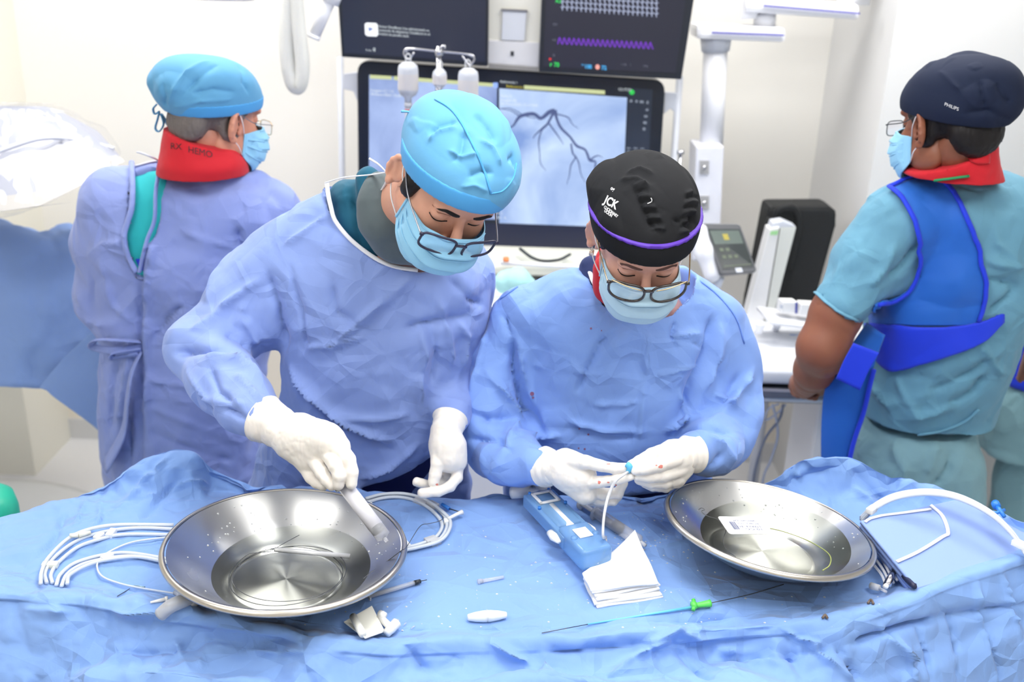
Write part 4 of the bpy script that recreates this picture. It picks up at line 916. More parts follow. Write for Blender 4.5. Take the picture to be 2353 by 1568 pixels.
def trousers(o, c, m, z1=.8):
    s = SDF((c[0] - .26, c[1] - .2, .06), (c[0] + .26, c[1] + .2, z1 + .1), .012)
    for q in (-1, 1): s.chain([((c[0] + q * .085, c[1], z1), .105), ((c[0] + q * .095, c[1], .45), .085), ((c[0] + q * .10, c[1] + .01, .10), .072)], .03)
    v, f = s.mesh(2); n = vnormals(v, f); v = v + n * (crumple(v * (1, 1, .5), .06, 77) * .006)[:, None]; obj('trousers', (v, f), m, o)
def garment(s, seed, amp, sc, lines, relax=3, fold=None):
    v, f = s.mesh(relax); n = vnormals(v, f)
    d = crumple(v, sc, seed) * amp + crumple(v, sc * .42, seed + 3) * amp * .35
    if fold is not None: d = d * fold(v)
    v = v + n * d[:, None]
    return creases(v, f, lines, n), f
def cap_dome(c, r, pl, ppt, H, amp, seed, extra=(), h=.0027, sc=.05, lines=()):
    s = SDF((-.14, -.16, -.12), (.14, .19, .20), h); s.ell(c, r, .01)
    s.ell((0, .012, .036), (.082, .106, .086), .02)
    for e in extra: s.ell(e[0], e[1], e[2] if len(e) > 2 else .03)
    s.plane(ppt, pl, keep_below=False); v, f = s.mesh(2); n = vnormals(v, f); d = np.maximum(crumple(v, sc, seed) * amp, -.0035)
    n0 = np.array(pl) / np.linalg.norm(pl); hgt = np.clip((((v - np.array(ppt)) @ n0) - .022) / .035, 0, 1)
    v = H.w(v + n * (d * hgt)[:, None]); return (creases(v, f, lines) if lines else v), f
def band_ring(c, r, pl, ppt, h0, h1, off, H, extra=()):
    s = SDF((-.14, -.16, -.12), (.14, .19, .20), .0025); s.ell(c, np.array(r) + off, .005); s.ell((0, .012, .036), (.082 + off, .106 + off, .086 + off), .02); [s.ell(e[0], np.array(e[1]) + off, e[2]) for e in extra]; n0 = np.array(pl) / np.linalg.norm(pl); s.plane(np.array(ppt) + n0 * h0, pl, False); s.plane(np.array(ppt) + n0 * h1, pl, True); v, f = s.mesh(1); return H.w(v), f
def mask_part(o, H, m, zt=-.014, zb=-.125, yt=-.115, ym=-.134, yb=-.088, xs=.066, ys=-.028, zs=(-.030, -.078)):
    nv, nu = 40, 56; P = np.zeros((nv, nu, 3))
    for i in range(nv):
        v = i / (nv - 1); zm = zt + (zb - zt) * v; y0 = (1 - v) ** 2 * yt + 2 * v * (1 - v) * (2 * ym - (yt + yb) / 2) + v * v * yb; zz = zs[0] + (zs[1] - zs[0]) * v
        if v < .25: y0 += .004 * (1 - v / .25)
        for j in range(nu):
            a = (j / (nu - 1) * 2 - 1) * PI / 2; ca = max(math.cos(a), 0); sa = math.sin(a)
            pl = .0095 * ((v * 3.999) % 1.0 - .5) * min(1, ca * 3) * (1 if .08 < v < .95 else 0)
            bulge = 1 + .10 * math.sin(PI * v)
            P[i, j] = (xs * math.copysign(abs(sa) ** .8, sa) * (bulge if abs(sa) < .98 else 1), ys + (y0 - ys) * ca ** .75 - pl, zz + (zm - zz) * ca ** .7 + .0012 * math.sin(9 * a + 5 * v))
    Pw = H.w(P.reshape(-1, 3)).reshape(nv, nu, 3); V, F = grid(Pw); N = vnormals(V, F)
    if ((N * (H.t - V)).sum() > 0): Pw = Pw[:, ::-1]
    mo = obj('face_mask', grid(Pw, .0018), m, o)
    L = lambda i, j: P[i, j]
    for q, j in ((-1, 0), (1, nu - 1)):
        t_ = L(0, j); b_ = L(nv - 1, j); e1 = np.array((q * .086, .012, .020)); e2 = np.array((q * .088, .028, -.006)); e3 = np.array((q * .083, .020, -.035))
        obj('ear_loop', tube(H.w(np.array([t_, (t_ + e1) / 2 + (q * .006, 0, 0), e1, e2, e3, (b_ + e3) / 2 + (q * .006, 0, 0), b_])), .0011, 6, 6), m_strap, mo)
        edge = np.array([P[i, j] for i in range(0, nv, 3)]); obj('side_binding', tube(H.w(edge + (q * .001, -.001, 0)), .0022, 6), m, mo)
    for i in (11, 21, 31): obj('pleat', tube(H.w(np.array([P[i, j] + (0, -.0026 * math.sin(PI * j / (nu - 1)), 0) for j in range(1, nu - 1, 3)])), .0013, 6, 2), m, mo)
    obj('nose_seam', tube(H.w(np.array([P[1, j] + (0, -.0015, 0) for j in range(8, nu - 8, 4)])), .0012, 6, 2), m, mo)
    return mo
def glasses_part(o, H, mf, mt, cy=-.118, cz=-.018, hw=.0265, hh=.0155, e=4.0, gap=.0345, r=.0016, drop=.10, half_rim=None, cat=0.0, templ_z=.010, mt_r=.0013):
    g = None; cs = {}
    for q in (-1, 1):
        pts = []
        for k in range(40):
            a = 2 * PI * k / 40; ca, sa = math.cos(a), math.sin(a); x = hw * math.copysign(abs(ca) ** (2 / e), ca); z = hh * math.copysign(abs(sa) ** (2 / e), sa)
            if cat: z += cat * max(0, x * q / hw) * (1 if z > 0 else .2); x *= 1 - .10 * max(0, -z / hh) * (1 if x * q > 0 else .4)
            X = q * gap + x; pts.append((X, cy + 1.6 * X * X * 2 + z * drop, cz + z))
        pts = np.array(pts); cs[q] = pts
        if g is None: g = obj('glasses', tube(H.w(pts), r, 8, closed=True), mf, o)
        else: obj('rim', tube(H.w(pts), r, 8, closed=True), mf, g)
        cen = pts.mean(0); V = H.w(np.concatenate([[cen + (0, -.0008, 0)], pts])); F = [(0, 1 + i, 1 + (i + 1) % 40) for i in range(40)]; obj('lens', (V, F), m_lens, g)
        hx = q * (gap + hw + .002); hinge = np.array((hx, cy + 3.2 * hx * hx, cz + hh * .55 + (cat * .8 if cat else 0)))
        obj('temple', tube(H.w(np.array([hinge, hinge + (q * .003, .010, .001), (q * .079, -.04, cz + hh * .5 + templ_z * .6), (q * .084, .008, templ_z + .004), (q * .083, .030, -.010)])), mt_r, 8, 6), mt, g)
        obj('hinge', tube(H.w(np.array([hinge - (q * .004, .001, 0), hinge + (q * .002, .001, 0)])), r * 1.4, 8), mf, g)
    obj('bridge', tube(H.w(np.array([(-gap + hw * .93, cy + .001, cz + hh * .35), (0, cy - .002, cz + hh * .62), (gap - hw * .93, cy + .001, cz + hh * .35)])), r * 1.15, 8, 6), mf, g)
    return g
def brows(o, H, m, thick=.0030, arch=.008, x0=.012, x1=.052, z0=.021):
    for q in (-1, 1):
        p = [face_pt(q * (x0 + (x1 - x0) * t), z0 + arch * math.sin(PI * min(t * .62 + .05, 1)) - (.006 * max(0, t - .6) / .4), -.0006) for t in np.linspace(0, 1, 9)]
        obj('eyebrow', tube(H.w(np.array(p)), [thick * .5 * x for x in (.7, 1, 1.1, 1.1, 1.0, .85, .7, .5, .2)], 8, 3, flat=2.6), m, o)
        p = [face_pt(q * (.0185 + .028 * t), -.0065 - .0035 * math.sin(PI * t), .0006) for t in np.linspace(0, 1, 7)]
        obj('eyelashes', tube(H.w(np.array(p)), .0011, 6, 3), m_hair, o)
        p = [face_pt(q * (.0185 + .028 * t), .006 + .003 * math.sin(PI * t), .0000) for t in np.linspace(0, 1, 7)]
        obj('lid_crease', tube(H.w(np.array(p)), .0006, 6, 3), mat('lid_shadow_skin', (150, 98, 80), .6), o)
def hair_shell(o, H, m, boxes, off=.005, name='hair', seed=5, cuts=()):
    s = SDF((-.105, -.12, -.12), (.105, .135, .14), .0028)
    s.ell((0, .018, .036), (.074 + off, .095 + off, .078 + off * .6), .01)
    for c, r in boxes: s.ell(c, r, .015)
    for c, r in cuts: s.ell(c, r, .004, 's')
    v, f = s.mesh(1); n = vnormals(v, f); v = v + n * (vnoise(v * (180, 180, 60), seed) * .0014)[:, None]; return obj(name, (H.w(v), f), m, o)
def glove(o, chains, lo, hi, cuff=None, h=.0017, k=.004, palm=(), label=None, sw=.0, blood=()):
    allp = np.array([p for ch in chains for p, r in ch] + [p for ch in palm for p, r in ch]); s = SDF(allp.min(0) - .06, allp.max(0) + .06, h)
    for ch in palm: s.chain(ch, .012)
    for ch in chains: s.chain([(p, r * .96) for p, r in ch], .0030)
    v, f = s.mesh(1); n = vnormals(v, f)
    v = v + n * (vnoise(v * 130, 3) * .0005 + np.abs(vnoise(v * 45, 5)) * .0008)[:, None]
    g = obj('glove', (v, f), m_glove, o, label=label)
    if cuff is not None:
        a, b, ra, rb = cuff; t = b - a; L = np.linalg.norm(t); P = [a + t * x for x in (0, .03, .2, .4, .6, .8, 1)]; R_ = [ra + .001, ra + .0035, ra + .001, ra * .8 + rb * .2 + .001, (ra + rb) / 2 - .0005, rb + .002, rb]
        cv, cf = tube(P, R_, 40, 6); cn = cv - np.repeat(cv.reshape(-1, 40, 3).mean(1), 40, 0); cn /= np.linalg.norm(cn, axis=1)[:, None]; cv = cv + cn * (.0012 * vnoise(cv * 60, 8) + .0016 * np.abs(vnoise(cv * 38, 9)))[:, None]
        obj('cuff', (cv, cf), m_glove, g); obj('cuff_bead', tube([a + t * .0 + (frame(t) @ np.array([math.cos(q), math.sin(q), 0])) * (ra + .003) for q in np.linspace(0, 2 * PI, 29)[:-1]], .0012, 6, closed=True), m_glove, g)
    if blood:
        bv_ = bvh_of(v, f); bl = []
        for (x, y, w_, h_) in blood:
            pts = [(x + w_ * math.cos(a) * random.uniform(.6, 1), y + h_ * math.sin(a) * random.uniform(.6, 1)) for a in np.linspace(0, 2 * PI, 11)[:-1]]
            P = [hit(bv_, x, y, .0005)] + [hit(bv_, *p, .0004) for p in pts]
            if any(p is None or np.linalg.norm(p - P[0]) > .02 for p in P if P[0] is not None) or P[0] is None: continue
            bl.append((np.array(P), [(0, 1 + i, 1 + (i + 1) % 10) for i in range(10)]))
        if bl: obj('blood_spot', join(*bl), mat('thin_blood', (222, 132, 120), .5), g, label='small pinkish blood smears')
    return g
def collar(o, H, m, name, z0, z1, r0, r1, ry=.95, tilt=0, yo=.03, label=None, seed=3, span=(0, 2 * PI), thick=.006):
    n, k = 12, 60; P = np.zeros((n, k, 3))
    for i in range(n):
        t = i / (n - 1)
        for j in range(k):
            a = span[0] + (span[1] - span[0]) * j / (k - 1); r = r0 + (r1 - r0) * t + .0025 * math.sin(3 * a + seed) + .002 * math.sin(7 * a + 9 * t)
            P[i, j] = (r * math.cos(a), yo + r * ry * math.sin(a) + tilt * (z0 + (z1 - z0) * t), z0 + (z1 - z0) * t + .004 * math.sin(2 * a + seed))
    return P

# ------------------------------------------------------------------ the man leaning over the larger basin
pm = thing('person', (-.25, 1.93, 0), 'man in blue gown, sky-blue cap and dark rectangular glasses leaning over the larger basin', 'person')
Hm = Head(rodr((.63, .37, .40)), (-.1103, 1.5959, 1.6096))
mrows = [row(1150, 560, 1085, 1.96, .14), row(1060, 585, 1075, 1.935, .145), row(980, 625, 1075, 1.91, .15), row(900, 648, 1085, 1.895, .15), row(800, 650, 1105, 1.885, .145), row(700, 655, 1130, 1.88, .135), row(610, 665, 1120, 1.87, .115), row(545, 720, 1060, 1.86, .085), row(500, 780, 980, 1.855, .05)]
c0 = mrows[0][0]; mrows += [low(c0, .70, .215, .13, 0, .02), low(c0, .40, .225, .13, 0, .02), low(c0, .33, .225, .13, 0, .02)]
S = SDF((-.80, 1.50, .30), (.20, 2.16, 1.62), .0054)
S.stack(mrows, .03)
S.chain([pc(775, 490, 1.88, .060), pc(730, 560, 1.88, .07), pc(668, 615, 1.89, .082), pc(600, 680, 1.88, .082), pc(470, 800, 1.80, .066)], .045)
S.chain([pc(470, 802, 1.80, .064), pc(520, 880, 1.70, .062), pc(560, 925, 1.64, .054), pc(592, 955, 1.60, .043)], .03)
S.chain([pc(1060, 615, 1.93, .072), pc(1070, 740, 2.00, .060), pc(1074, 860, 1.97, .048), pc(1052, 930, 1.82, .042), pc(1036, 962, 1.74, .036)], .03)
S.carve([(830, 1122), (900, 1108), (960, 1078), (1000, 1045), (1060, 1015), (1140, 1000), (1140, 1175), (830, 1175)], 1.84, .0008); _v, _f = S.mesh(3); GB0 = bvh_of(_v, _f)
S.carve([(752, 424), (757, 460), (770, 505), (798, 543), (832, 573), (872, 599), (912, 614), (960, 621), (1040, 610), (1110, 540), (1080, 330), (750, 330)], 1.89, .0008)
mlines = [(.007, .010, [(955, 630), (860, 710), (770, 788)]), (-.006, .007, [(666, 609), (690, 710), (700, 788), (690, 815)]), (.004, .006, [(652, 565), (705, 530), (758, 492)]), (-.009, .010, [(613, 623), (642, 710), (656, 802), (630, 850)]), (.008, .012, [(600, 640), (520, 700), (440, 760)]),
    (-.010, .010, [(400, 812), (477, 802), (550, 810), (640, 845)]), (.009, .010, [(470, 820), (550, 832), (600, 870)]), (.008, .010, [(560, 730), (590, 790), (640, 810)]), (-.007, .008, [(520, 770), (570, 800), (630, 822)]), (.006, .008, [(430, 850), (480, 920), (560, 930)]), (-.006, .008, [(480, 840), (500, 900), (540, 930)]), (.006, .008, [(540, 860), (580, 900), (600, 925)]), (-.006, .007, [(470, 930), (530, 945), (570, 965)]),
    (.012, .012, [(666, 841), (719, 909), (792, 967), (899, 1016)]), (-.009, .012, [(670, 870), (719, 930), (792, 987), (899, 1036)]), (.007, .010, [(782, 953), (860, 962), (937, 950)]), (.007, .010, [(960, 1020), (900, 1070), (830, 1100)]), (-.008, .010, [(980, 1050), (930, 1090), (860, 1115)]), (.008, .008, [(962, 739), (981, 812), (967, 885), (975, 960)]), (-.006, .007, [(985, 745), (1003, 812), (990, 885)]), (-.008, .01, [(928, 755), (1000, 740), (1080, 720)]), (.006, .008, [(1049, 735), (1073, 773), (1060, 850)]),
    (.005, .006, [(562, 700), (540, 750)]), (-.006, .012, [(760, 640), (770, 720), (850, 760)]), (.005, .008, [(700, 800), (760, 795), (850, 770)]), (-.006, .008, [(1030, 640), (1080, 690), (1110, 700)]), (.006, .008, [(1005, 680), (1030, 760), (1040, 840)])]
gm = garment(S, 11, .0165, .115, [(a * 1.35, w, p) for a, w, p in mlines])
gown_m = obj('gown', gm, m_gownM, pm, label='blue-violet surgical gown'); GB = bvh_of(*gm)
obj('neck_piping', tube(line_on(GB0, [(752, 424), (757, 460), (770, 505), (798, 543), (832, 573), (872, 599), (912, 614), (960, 621)], .003, 4), .0042, 8, flat=.6), m_piping, gown_m, label='white neckline piping')
obj('neck_tie', tube([W(748, 420, 1.80), W(790, 408, 1.78), W(850, 402, 1.74), W(888, 396, 1.70)], .003, 8, 6, flat=.4), m_piping, gown_m); obj('neck_tie', tube([W(888, 396, 1.70), W(870, 378, 1.70), W(848, 364, 1.70)], [.0022, .003, .0036], 8, 6, flat=.5), m_piping, gown_m); obj('neck_tie', tube([W(893, 398, 1.69), W(887, 420, 1.70), W(874, 442, 1.72)], .0028, 8, 6, flat=.5), m_piping, gown_m)
m_navy_layer = cloth('navy_layer_cloth', (34, 44, 108), crease=.3, cscale=8, dist=.02)
S = SDF((-.60, 1.72, .50), (.10, 2.14, 1.15), .009); S.stack([(c, rx - .02, ry - .030) for c, rx, ry in mrows if c[2] < 1.12], .02); obj('navy_layer', S.mesh(2), m_navy_layer, pm, label='navy layer showing below the gown')  # darker navy layer filling the gap carved from the gown's lower edge
# jacket, collar, neck inside the opening
S = SDF((-.50, 1.55, 1.30), (.10, 2.02, 1.75), .0045); S.chain([pc(818, 462, 1.87, .040), pc(830, 515, 1.87, .048), pc(865, 550, 1.86, .048)], .02); S.chain([pc(795, 455, 1.90, .036), pc(812, 495, 1.90, .045)], .02); S.cap(W(845, 412, 1.84), W(858, 490, 1.83), .026, .034, .006); v = garment(S, 21, .004, .05, [(-.006, .006, [(800, 420), (810, 470), (830, 560)]), (.005, .006, [(830, 480), (845, 530), (850, 560)])]); obj('jacket', v, m_scrubT, pm, label='dark teal knitted jacket')
S = SDF((-.45, 1.50, 1.25), (.18, 1.95, 1.72), .004); S.chain([pc(868, 425, 1.75, .022), pc(872, 455, 1.745, .036), pc(888, 500, 1.745, .048), pc(915, 540, 1.77, .050), pc(980, 552, 1.77, .050)], .02); S.cap(W(895, 450, 1.78), W(910, 530, 1.81), .035, .045, .02); v = garment(S, 25, .003, .06, []); obj('thyroid_collar', v, m_grey_c, pm, label='dark grey protective neck collar')
obj('collar_lining', tube([W(905, 430, 1.675), W(902, 452, 1.672), W(905, 472, 1.67), W(914, 492, 1.668)], .0028, 8, 5), m_red, pm, label='red inner collar edge')
S = SDF((-.4, 1.45, 1.2), (.18, 2.05, 1.7), .006)
obj('body', body_mesh(Hm, mrows, (W(850, 520, 1.86), .046), [[pc(690, 620, 1.89, .045), pc(480, 800, 1.80, .036), pc(592, 955, 1.60, .026)], [pc(1060, 650, 1.95, .04), pc(1072, 860, 1.97, .026), pc(1038, 965, 1.76, .018)]]), sk_m, pm)
trousers(pm, (c0[0], 1.93), m_scrubT, .75); shoes(pm, (c0[0], 1.93), mat('dark_shoe', (40, 42, 50), .5))
hair_shell(pm, Hm, m_hair, [((-.066, .0, -.004), (.014, .026, .036)), ((-.069, -.022, -.006), (.010, .012, .026)), ((.066, .0, -.004), (.014, .026, .036)), ((0, .085, -.01), (.055, .035, .05))], .005, cuts=[((0, -.115, .0), (.085, .075, .09)), ((-.09, .014, -.014), (.022, .026, .034)), ((.09, .014, -.014), (.022, .026, .034)), ((0, -.03, -.12), (.09, .09, .07))])
brows(pm, Hm, m_hair, .0036, .006)
mask_part(pm, Hm, m_mask)
glasses_part(pm, Hm, mat('dark_navy_frame', (34, 34, 62), .3), mat('steel_temple', (150, 150, 156), .3, .8), cy=-.126, cz=-.020, hw=.0285, hh=.0165, gap=.0365, r=.0021)
pl, pp = (0, .34, 1), (0, -.09, .047); dc, dr = (0, .004, .044), (.0905, .111, .074)
CLM = [(-.0045, .008, [(985, 310), (1005, 290), (1050, 278)]), (.004, .006, [(985, 325), (1010, 302), (1052, 292)]), (-.0050, .012, [(1038, 372), (1060, 350), (1068, 300)]), (.0045, .006, [(1030, 345), (1060, 360), (1098, 352)]), (-.0045, .008, [(1168, 372), (1180, 360), (1186, 390)]), (-.004, .010, [(1075, 408), (1110, 392), (1135, 400)]), (.004, .006, [(1100, 320), (1130, 340), (1150, 380)]), (-.004, .01, [(1090, 262), (1125, 300), (1140, 330)]), (.003, .005, [(1060, 430), (1090, 425), (1120, 440)])]
capm = obj('cap', cap_dome(dc, dr, pl, pp, Hm, .0230, 51, [((-.012, .070, .046), (.060, .052, .046), .04), ((.014, .005, .064), (.076, .082, .046), .04)], sc=.060, lines=CLM), m_capB, pm, label='sky-blue disposable surgical cap')
obj('cap_band', band_ring(dc, dr, pl, pp, -.004, .026, .0022, Hm), m_bandB, capm)
CB = bvh_of(np.array([tuple(v.co) for v in capm.data.vertices]) + wloc(capm), np.array([list(p.vertices) for p in capm.data.polygons]))
obj('cap_seam', tube(line_on(CB, [(1000, 228), (1035, 250), (1062, 285), (1095, 350), (1115, 400), (1128, 445)], .0006, 4), .0022, 8, flat=.5), m_bandB, capm)
obj('cap_fold', tube(line_on(CB, [(1128, 445), (1155, 438), (1178, 410), (1186, 375)], .0006, 4), .0016, 8, flat=.5), m_bandB, capm)
obj('cap_tie', tube([W(978, 262, 1.60), W(955, 262, 1.60), W(938, 257, 1.60), W(922, 256, 1.60)], [.004, .0035, .0045, .0055], 8, 5, flat=.4), m_capB, capm); obj('cap_tie', tube([W(985, 245, 1.62), W(976, 248, 1.62), W(974, 240, 1.62), W(984, 236, 1.62)], .004, 8, 4, flat=.5), m_capB, capm); obj('cap_tie', tube([W(945, 330, 1.58), W(933, 322, 1.58), W(930, 334, 1.58), W(938, 345, 1.58)], .0045, 8, 4, flat=.5), m_bandB, capm)
# his right hand holding the syringe over the basin
Yh = 1.50
palm = [[pc(640, 985, 1.575, .034), pc(690, 1008, 1.55, .036), pc(735, 1030, 1.53, .034)], [pc(690, 990, 1.55, .030), pc(752, 1010, 1.52, .026), pc(778, 1028, 1.51, .020)], [pc(670, 1020, 1.55, .028), pc(710, 1055, 1.53, .023), pc(735, 1065, 1.52, .02)], [pc(735, 1005, 1.53, .026), pc(765, 1025, 1.515, .021)]]
fing = [[pc(775, 1022, 1.51, .0135), pc(801, 1056, 1.485, .0125), pc(808, 1085, 1.475, .0115), pc(808, 1112, 1.468, .0100)],
        [pc(752, 1042, 1.505, .0135), pc(772, 1072, 1.478, .0130), pc(780, 1095, 1.468, .0115), pc(778, 1114, 1.466, .0100)],
        [pc(722, 1058, 1.51, .0130), pc(741, 1088, 1.485, .0120), pc(752, 1104, 1.475, .0110), pc(762, 1116, 1.470, .0095)],
        [pc(697, 1068, 1.525, .0120), pc(715, 1098, 1.505, .0110), pc(728, 1110, 1.495, .0100), pc(742, 1117, 1.488, .0088)],
        [pc(722, 1022, 1.555, .016), pc(770, 1062, 1.545, .0135), pc(795, 1092, 1.525, .0120), pc(800, 1116, 1.505, .0105)]]
glove(pm, fing, 0, 0, (W(604, 962, 1.598), W(652, 988, 1.572), .040, .0345), palm=palm, label='white latex glove over the right hand')
th = thing('held_syringe', W(790, 1120, 1.487), 'frosted syringe held by the man over the larger basin, its black plunger at the end', 'syringe')
a_, b_ = W(786, 1108, 1.490), W(872, 1222, 1.425); v_ = b_ - a_
obj('barrel', tube([a_ + v_ * .06, a_ + v_ * .92], .0128, 20), clear('frosted_syringe', (244, 244, 252), .22, .3), th); obj('plunger_rubber', tube([a_ + v_ * .90, a_ + v_ * .99], .0122, 20), m_black, th); obj('barrel_end', tube([a_ + v_ * .92, a_ + v_ * 1.10, a_ + v_ * 1.13], [.0128, .0126, .005], 20), m_clear, th); obj('nozzle', tube([a_ + v_ * 1.12, a_ + v_ * 1.2], [.004, .003], 10), m_clear, th)
obj('flange', tube([a_ + v_ * .03, a_ + v_ * .06], .018, 20), m_milk2, th); obj('plunger_rod', tube([a_ - v_ * .12, a_ + v_ * .05], .005, 10), m_milk2, th)
# his left hand
palm = [[pc(1024, 990, 1.70, .0285), pc(1026, 1025, 1.685, .031), pc(1030, 1050, 1.675, .030)], [pc(1040, 1030, 1.685, .026), pc(1050, 1062, 1.675, .019)]]
fing = [[pc(1052, 1065, 1.675, .0130), pc(1050, 1098, 1.66, .0110), pc(1035, 1118, 1.645, .0102), pc(1008, 1130, 1.63, .0098), pc(970, 1134, 1.62, .0092)],
        [pc(1046, 1060, 1.70, .0120), pc(1040, 1092, 1.69, .0110), pc(1012, 1114, 1.67, .0102), pc(986, 1117, 1.655, .0098), pc(958, 1108, 1.645, .0092)],
        [pc(1040, 1055, 1.70, .0120), pc(1030, 1090, 1.70, .0105), pc(1018, 1108, 1.69, .0098), pc(1008, 1100, 1.675, .009)],
        [pc(1030, 1055, 1.71, .0110), pc(1020, 1088, 1.71, .0098), pc(1010, 1100, 1.70, .009), pc(1004, 1092, 1.69, .0085)],
        [pc(1008, 1035, 1.675, .0170), pc(1005, 1068, 1.655, .0130), pc(1000, 1092, 1.645, .0118), pc(996, 1108, 1.638, .0108)]]
glove(pm, fing, 0, 0, (W(1034, 962, 1.735), W(1024, 1000, 1.70), .0305, .0285), palm=palm, label='white latex glove over the left hand', blood=[(1004, 1114, 4, 3)])

# ------------------------------------------------------------------ the woman at the centre right
pw = thing('person', (.35, 1.92, 0), 'woman in blue gown and black cap with purple trim, holding a catheter', 'person')
Hw = Head(rodr((.592, .0176, .0467)), (.2152, 1.6466, 1.5115), .97)
wrows = [row(1160, 1150, 1650, 1.96, .14), row(1080, 1165, 1640, 1.935, .15), row(1000, 1180, 1650, 1.89, .155), row(900, 1185, 1670, 1.885, .155), row(800, 1190, 1675, 1.88, .145), row(720, 1205, 1655, 1.87, .13), row(665, 1260, 1610, 1.86, .10), row(625, 1320, 1560, 1.85, .065)]
c1 = wrows[0][0]; wrows += [low(c1, .70, .20, .13, 0, .02), low(c1, .40, .21, .13, 0, .02), low(c1, .33, .21, .13, 0, .02)]
S = SDF((-.14, 1.52, .30), (.56, 2.14, 1.50), .0052); S.stack(wrows, .03)
S.chain([pc(1300, 690, 1.86, .06), pc(1205, 745, 1.88, .074), pc(1150, 840, 1.86, .066), pc(1128, 960, 1.82, .064), pc(1140, 1030, 1.77, .060)], .035)
S.chain([pc(1140, 1030, 1.77, .058), pc(1180, 1060, 1.71, .054), pc(1238, 1074, 1.65, .043)], .03)
S.chain([pc(1560, 690, 1.86, .06), pc(1620, 755, 1.88, .072), pc(1665, 850, 1.86, .062), pc(1672, 950, 1.82, .062), pc(1655, 1015, 1.77, .060)], .035)
S.chain([pc(1655, 1015, 1.77, .058), pc(1630, 1035, 1.70, .052), pc(1600, 1044, 1.645, .040)], .03)
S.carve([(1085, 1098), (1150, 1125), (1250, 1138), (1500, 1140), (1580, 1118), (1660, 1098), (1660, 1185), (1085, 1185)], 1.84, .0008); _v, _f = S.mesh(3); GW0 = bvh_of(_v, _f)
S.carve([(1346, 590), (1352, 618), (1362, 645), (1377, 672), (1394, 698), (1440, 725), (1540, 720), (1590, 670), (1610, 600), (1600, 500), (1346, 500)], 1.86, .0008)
wlines = [(-.006, .006, [(1143, 690), (1160, 735), (1172, 774)]), (-.013, .012, [(1174, 774), (1182, 851), (1208, 943), (1247, 992)]), (.006, .008, [(1190, 780), (1200, 850), (1225, 930)]), (.005, .005, [(1224, 839), (1346, 857), (1442, 866)]), (.005, .005, [(1511, 862), (1560, 850), (1610, 843)]), (.005, .005, [(1486, 767), (1486, 828), (1472, 992), (1470, 1057)]), (-.005, .006, [(1442, 740), (1377, 790), (1346, 858), (1323, 904)]), (-.006, .005, [(1553, 736), (1545, 774), (1558, 809)]), (.004, .005, [(1545, 774), (1590, 768), (1614, 766)]), (-.004, .005, [(1549, 778), (1600, 790), (1620, 800)]),
    (-.013, .012, [(1637, 728), (1629, 805), (1591, 889), (1564, 973)]), (.007, .010, [(1655, 740), (1650, 820), (1615, 900)]), (.006, .006, [(1308, 969), (1384, 988), (1469, 992)]), (-.006, .008, [(1310, 985), (1384, 1003), (1469, 1008)]), (.004, .006, [(1365, 930), (1430, 930), (1470, 920)]), (.008, .009, [(1116, 850), (1155, 893), (1208, 970)]), (-.008, .009, [(1060, 940), (1116, 962), (1193, 966)]), (.008, .009, [(1193, 962), (1166, 1027), (1132, 1088)]), (-.007, .008, [(1078, 1011), (1147, 1011), (1178, 1042)]), (.007, .008, [(1190, 1000), (1240, 1005), (1290, 1000)]), (-.007, .007, [(1210, 1020), (1250, 1030), (1285, 1040)]),
    (.009, .009, [(1526, 992), (1576, 965), (1690, 973)]), (-.009, .009, [(1540, 1005), (1600, 985), (1680, 1000)]), (.007, .008, [(1595, 992), (1652, 1019), (1690, 1060)]), (.008, .010, [(1729, 855), (1683, 923), (1640, 960)]), (-.007, .009, [(1700, 860), (1670, 920), (1620, 960)]), (.006, .006, [(1640, 905), (1690, 925)]), (-.006, .008, [(1660, 1040), (1640, 1070), (1600, 1085)]), (.006, .006, [(1560, 900), (1580, 950), (1560, 990)]), (-.004, .005, [(1400, 645), (1300, 660)]), (.004, .006, [(1120, 760), (1100, 830), (1080, 900)])]
gw_ = garment(S, 61, .0160, .115, [(a * 1.35, w, p) for a, w, p in wlines]); gown_w = obj('gown', gw_, m_gownW, pw, label='light blue surgical gown'); GW = bvh_of(*gw_)
obj('neck_piping', tube(line_on(GW0, [(1346, 594), (1352, 618), (1362, 645), (1377, 672), (1394, 698), (1420, 720)], .002, 4), .0046, 8, flat=.6), m_piping, gown_w, label='white neckline piping')
obj('shoulder_seam', tube(line_on(GW, [(1340, 606), (1290, 608), (1235, 632), (1190, 660), (1150, 688)], .001, 4), .0026, 8, flat=.6), m_belt if False else cloth('seam_blue', (112, 150, 232), crease=.1), gown_w); obj('shoulder_seam', tube(line_on(GW, [(1600, 640), (1650, 680), (1690, 730), (1710, 790)], .001, 4), .0024, 8, flat=.6), cloth('seam_blue', (112, 150, 232)), gown_w)
obj('blood_spot', join(*[(lambda P: (P, [(0, 1 + i, 1 + (i + 1) % 7) for i in range(7)]))(np.array([hitn(GW, x, y)[0] + hitn(GW, x, y)[1] * .0012] + [hitn(GW, x + w_ * math.cos(a), y + w_ * math.sin(a))[0] + hitn(GW, x, y)[1] * .0012 for a in np.linspace(0, 2 * PI, 8)[:-1]])) for x, y, w_ in ((1222, 905, 5), (1225, 914, 2.5), (1331, 985, 2), (1352, 999, 2.5), (1344, 1032, 2.5), (1330, 1030, 2), (1358, 755, 2.5), (1382, 760, 1.5))]), mat('dried_blood', (140, 92, 130), .7), gown_w, label='small dark stains')
obj('body', body_mesh(Hw, wrows, (W(1470, 680, 1.84), .05), [[pc(1235, 750, 1.89, .028), pc(1130, 985, 1.84, .018), pc(1240, 1074, 1.66, .020)], [pc(1600, 760, 1.89, .028), pc(1660, 985, 1.83, .024), pc(1598, 1044, 1.66, .020)]]), sk_w, pw)
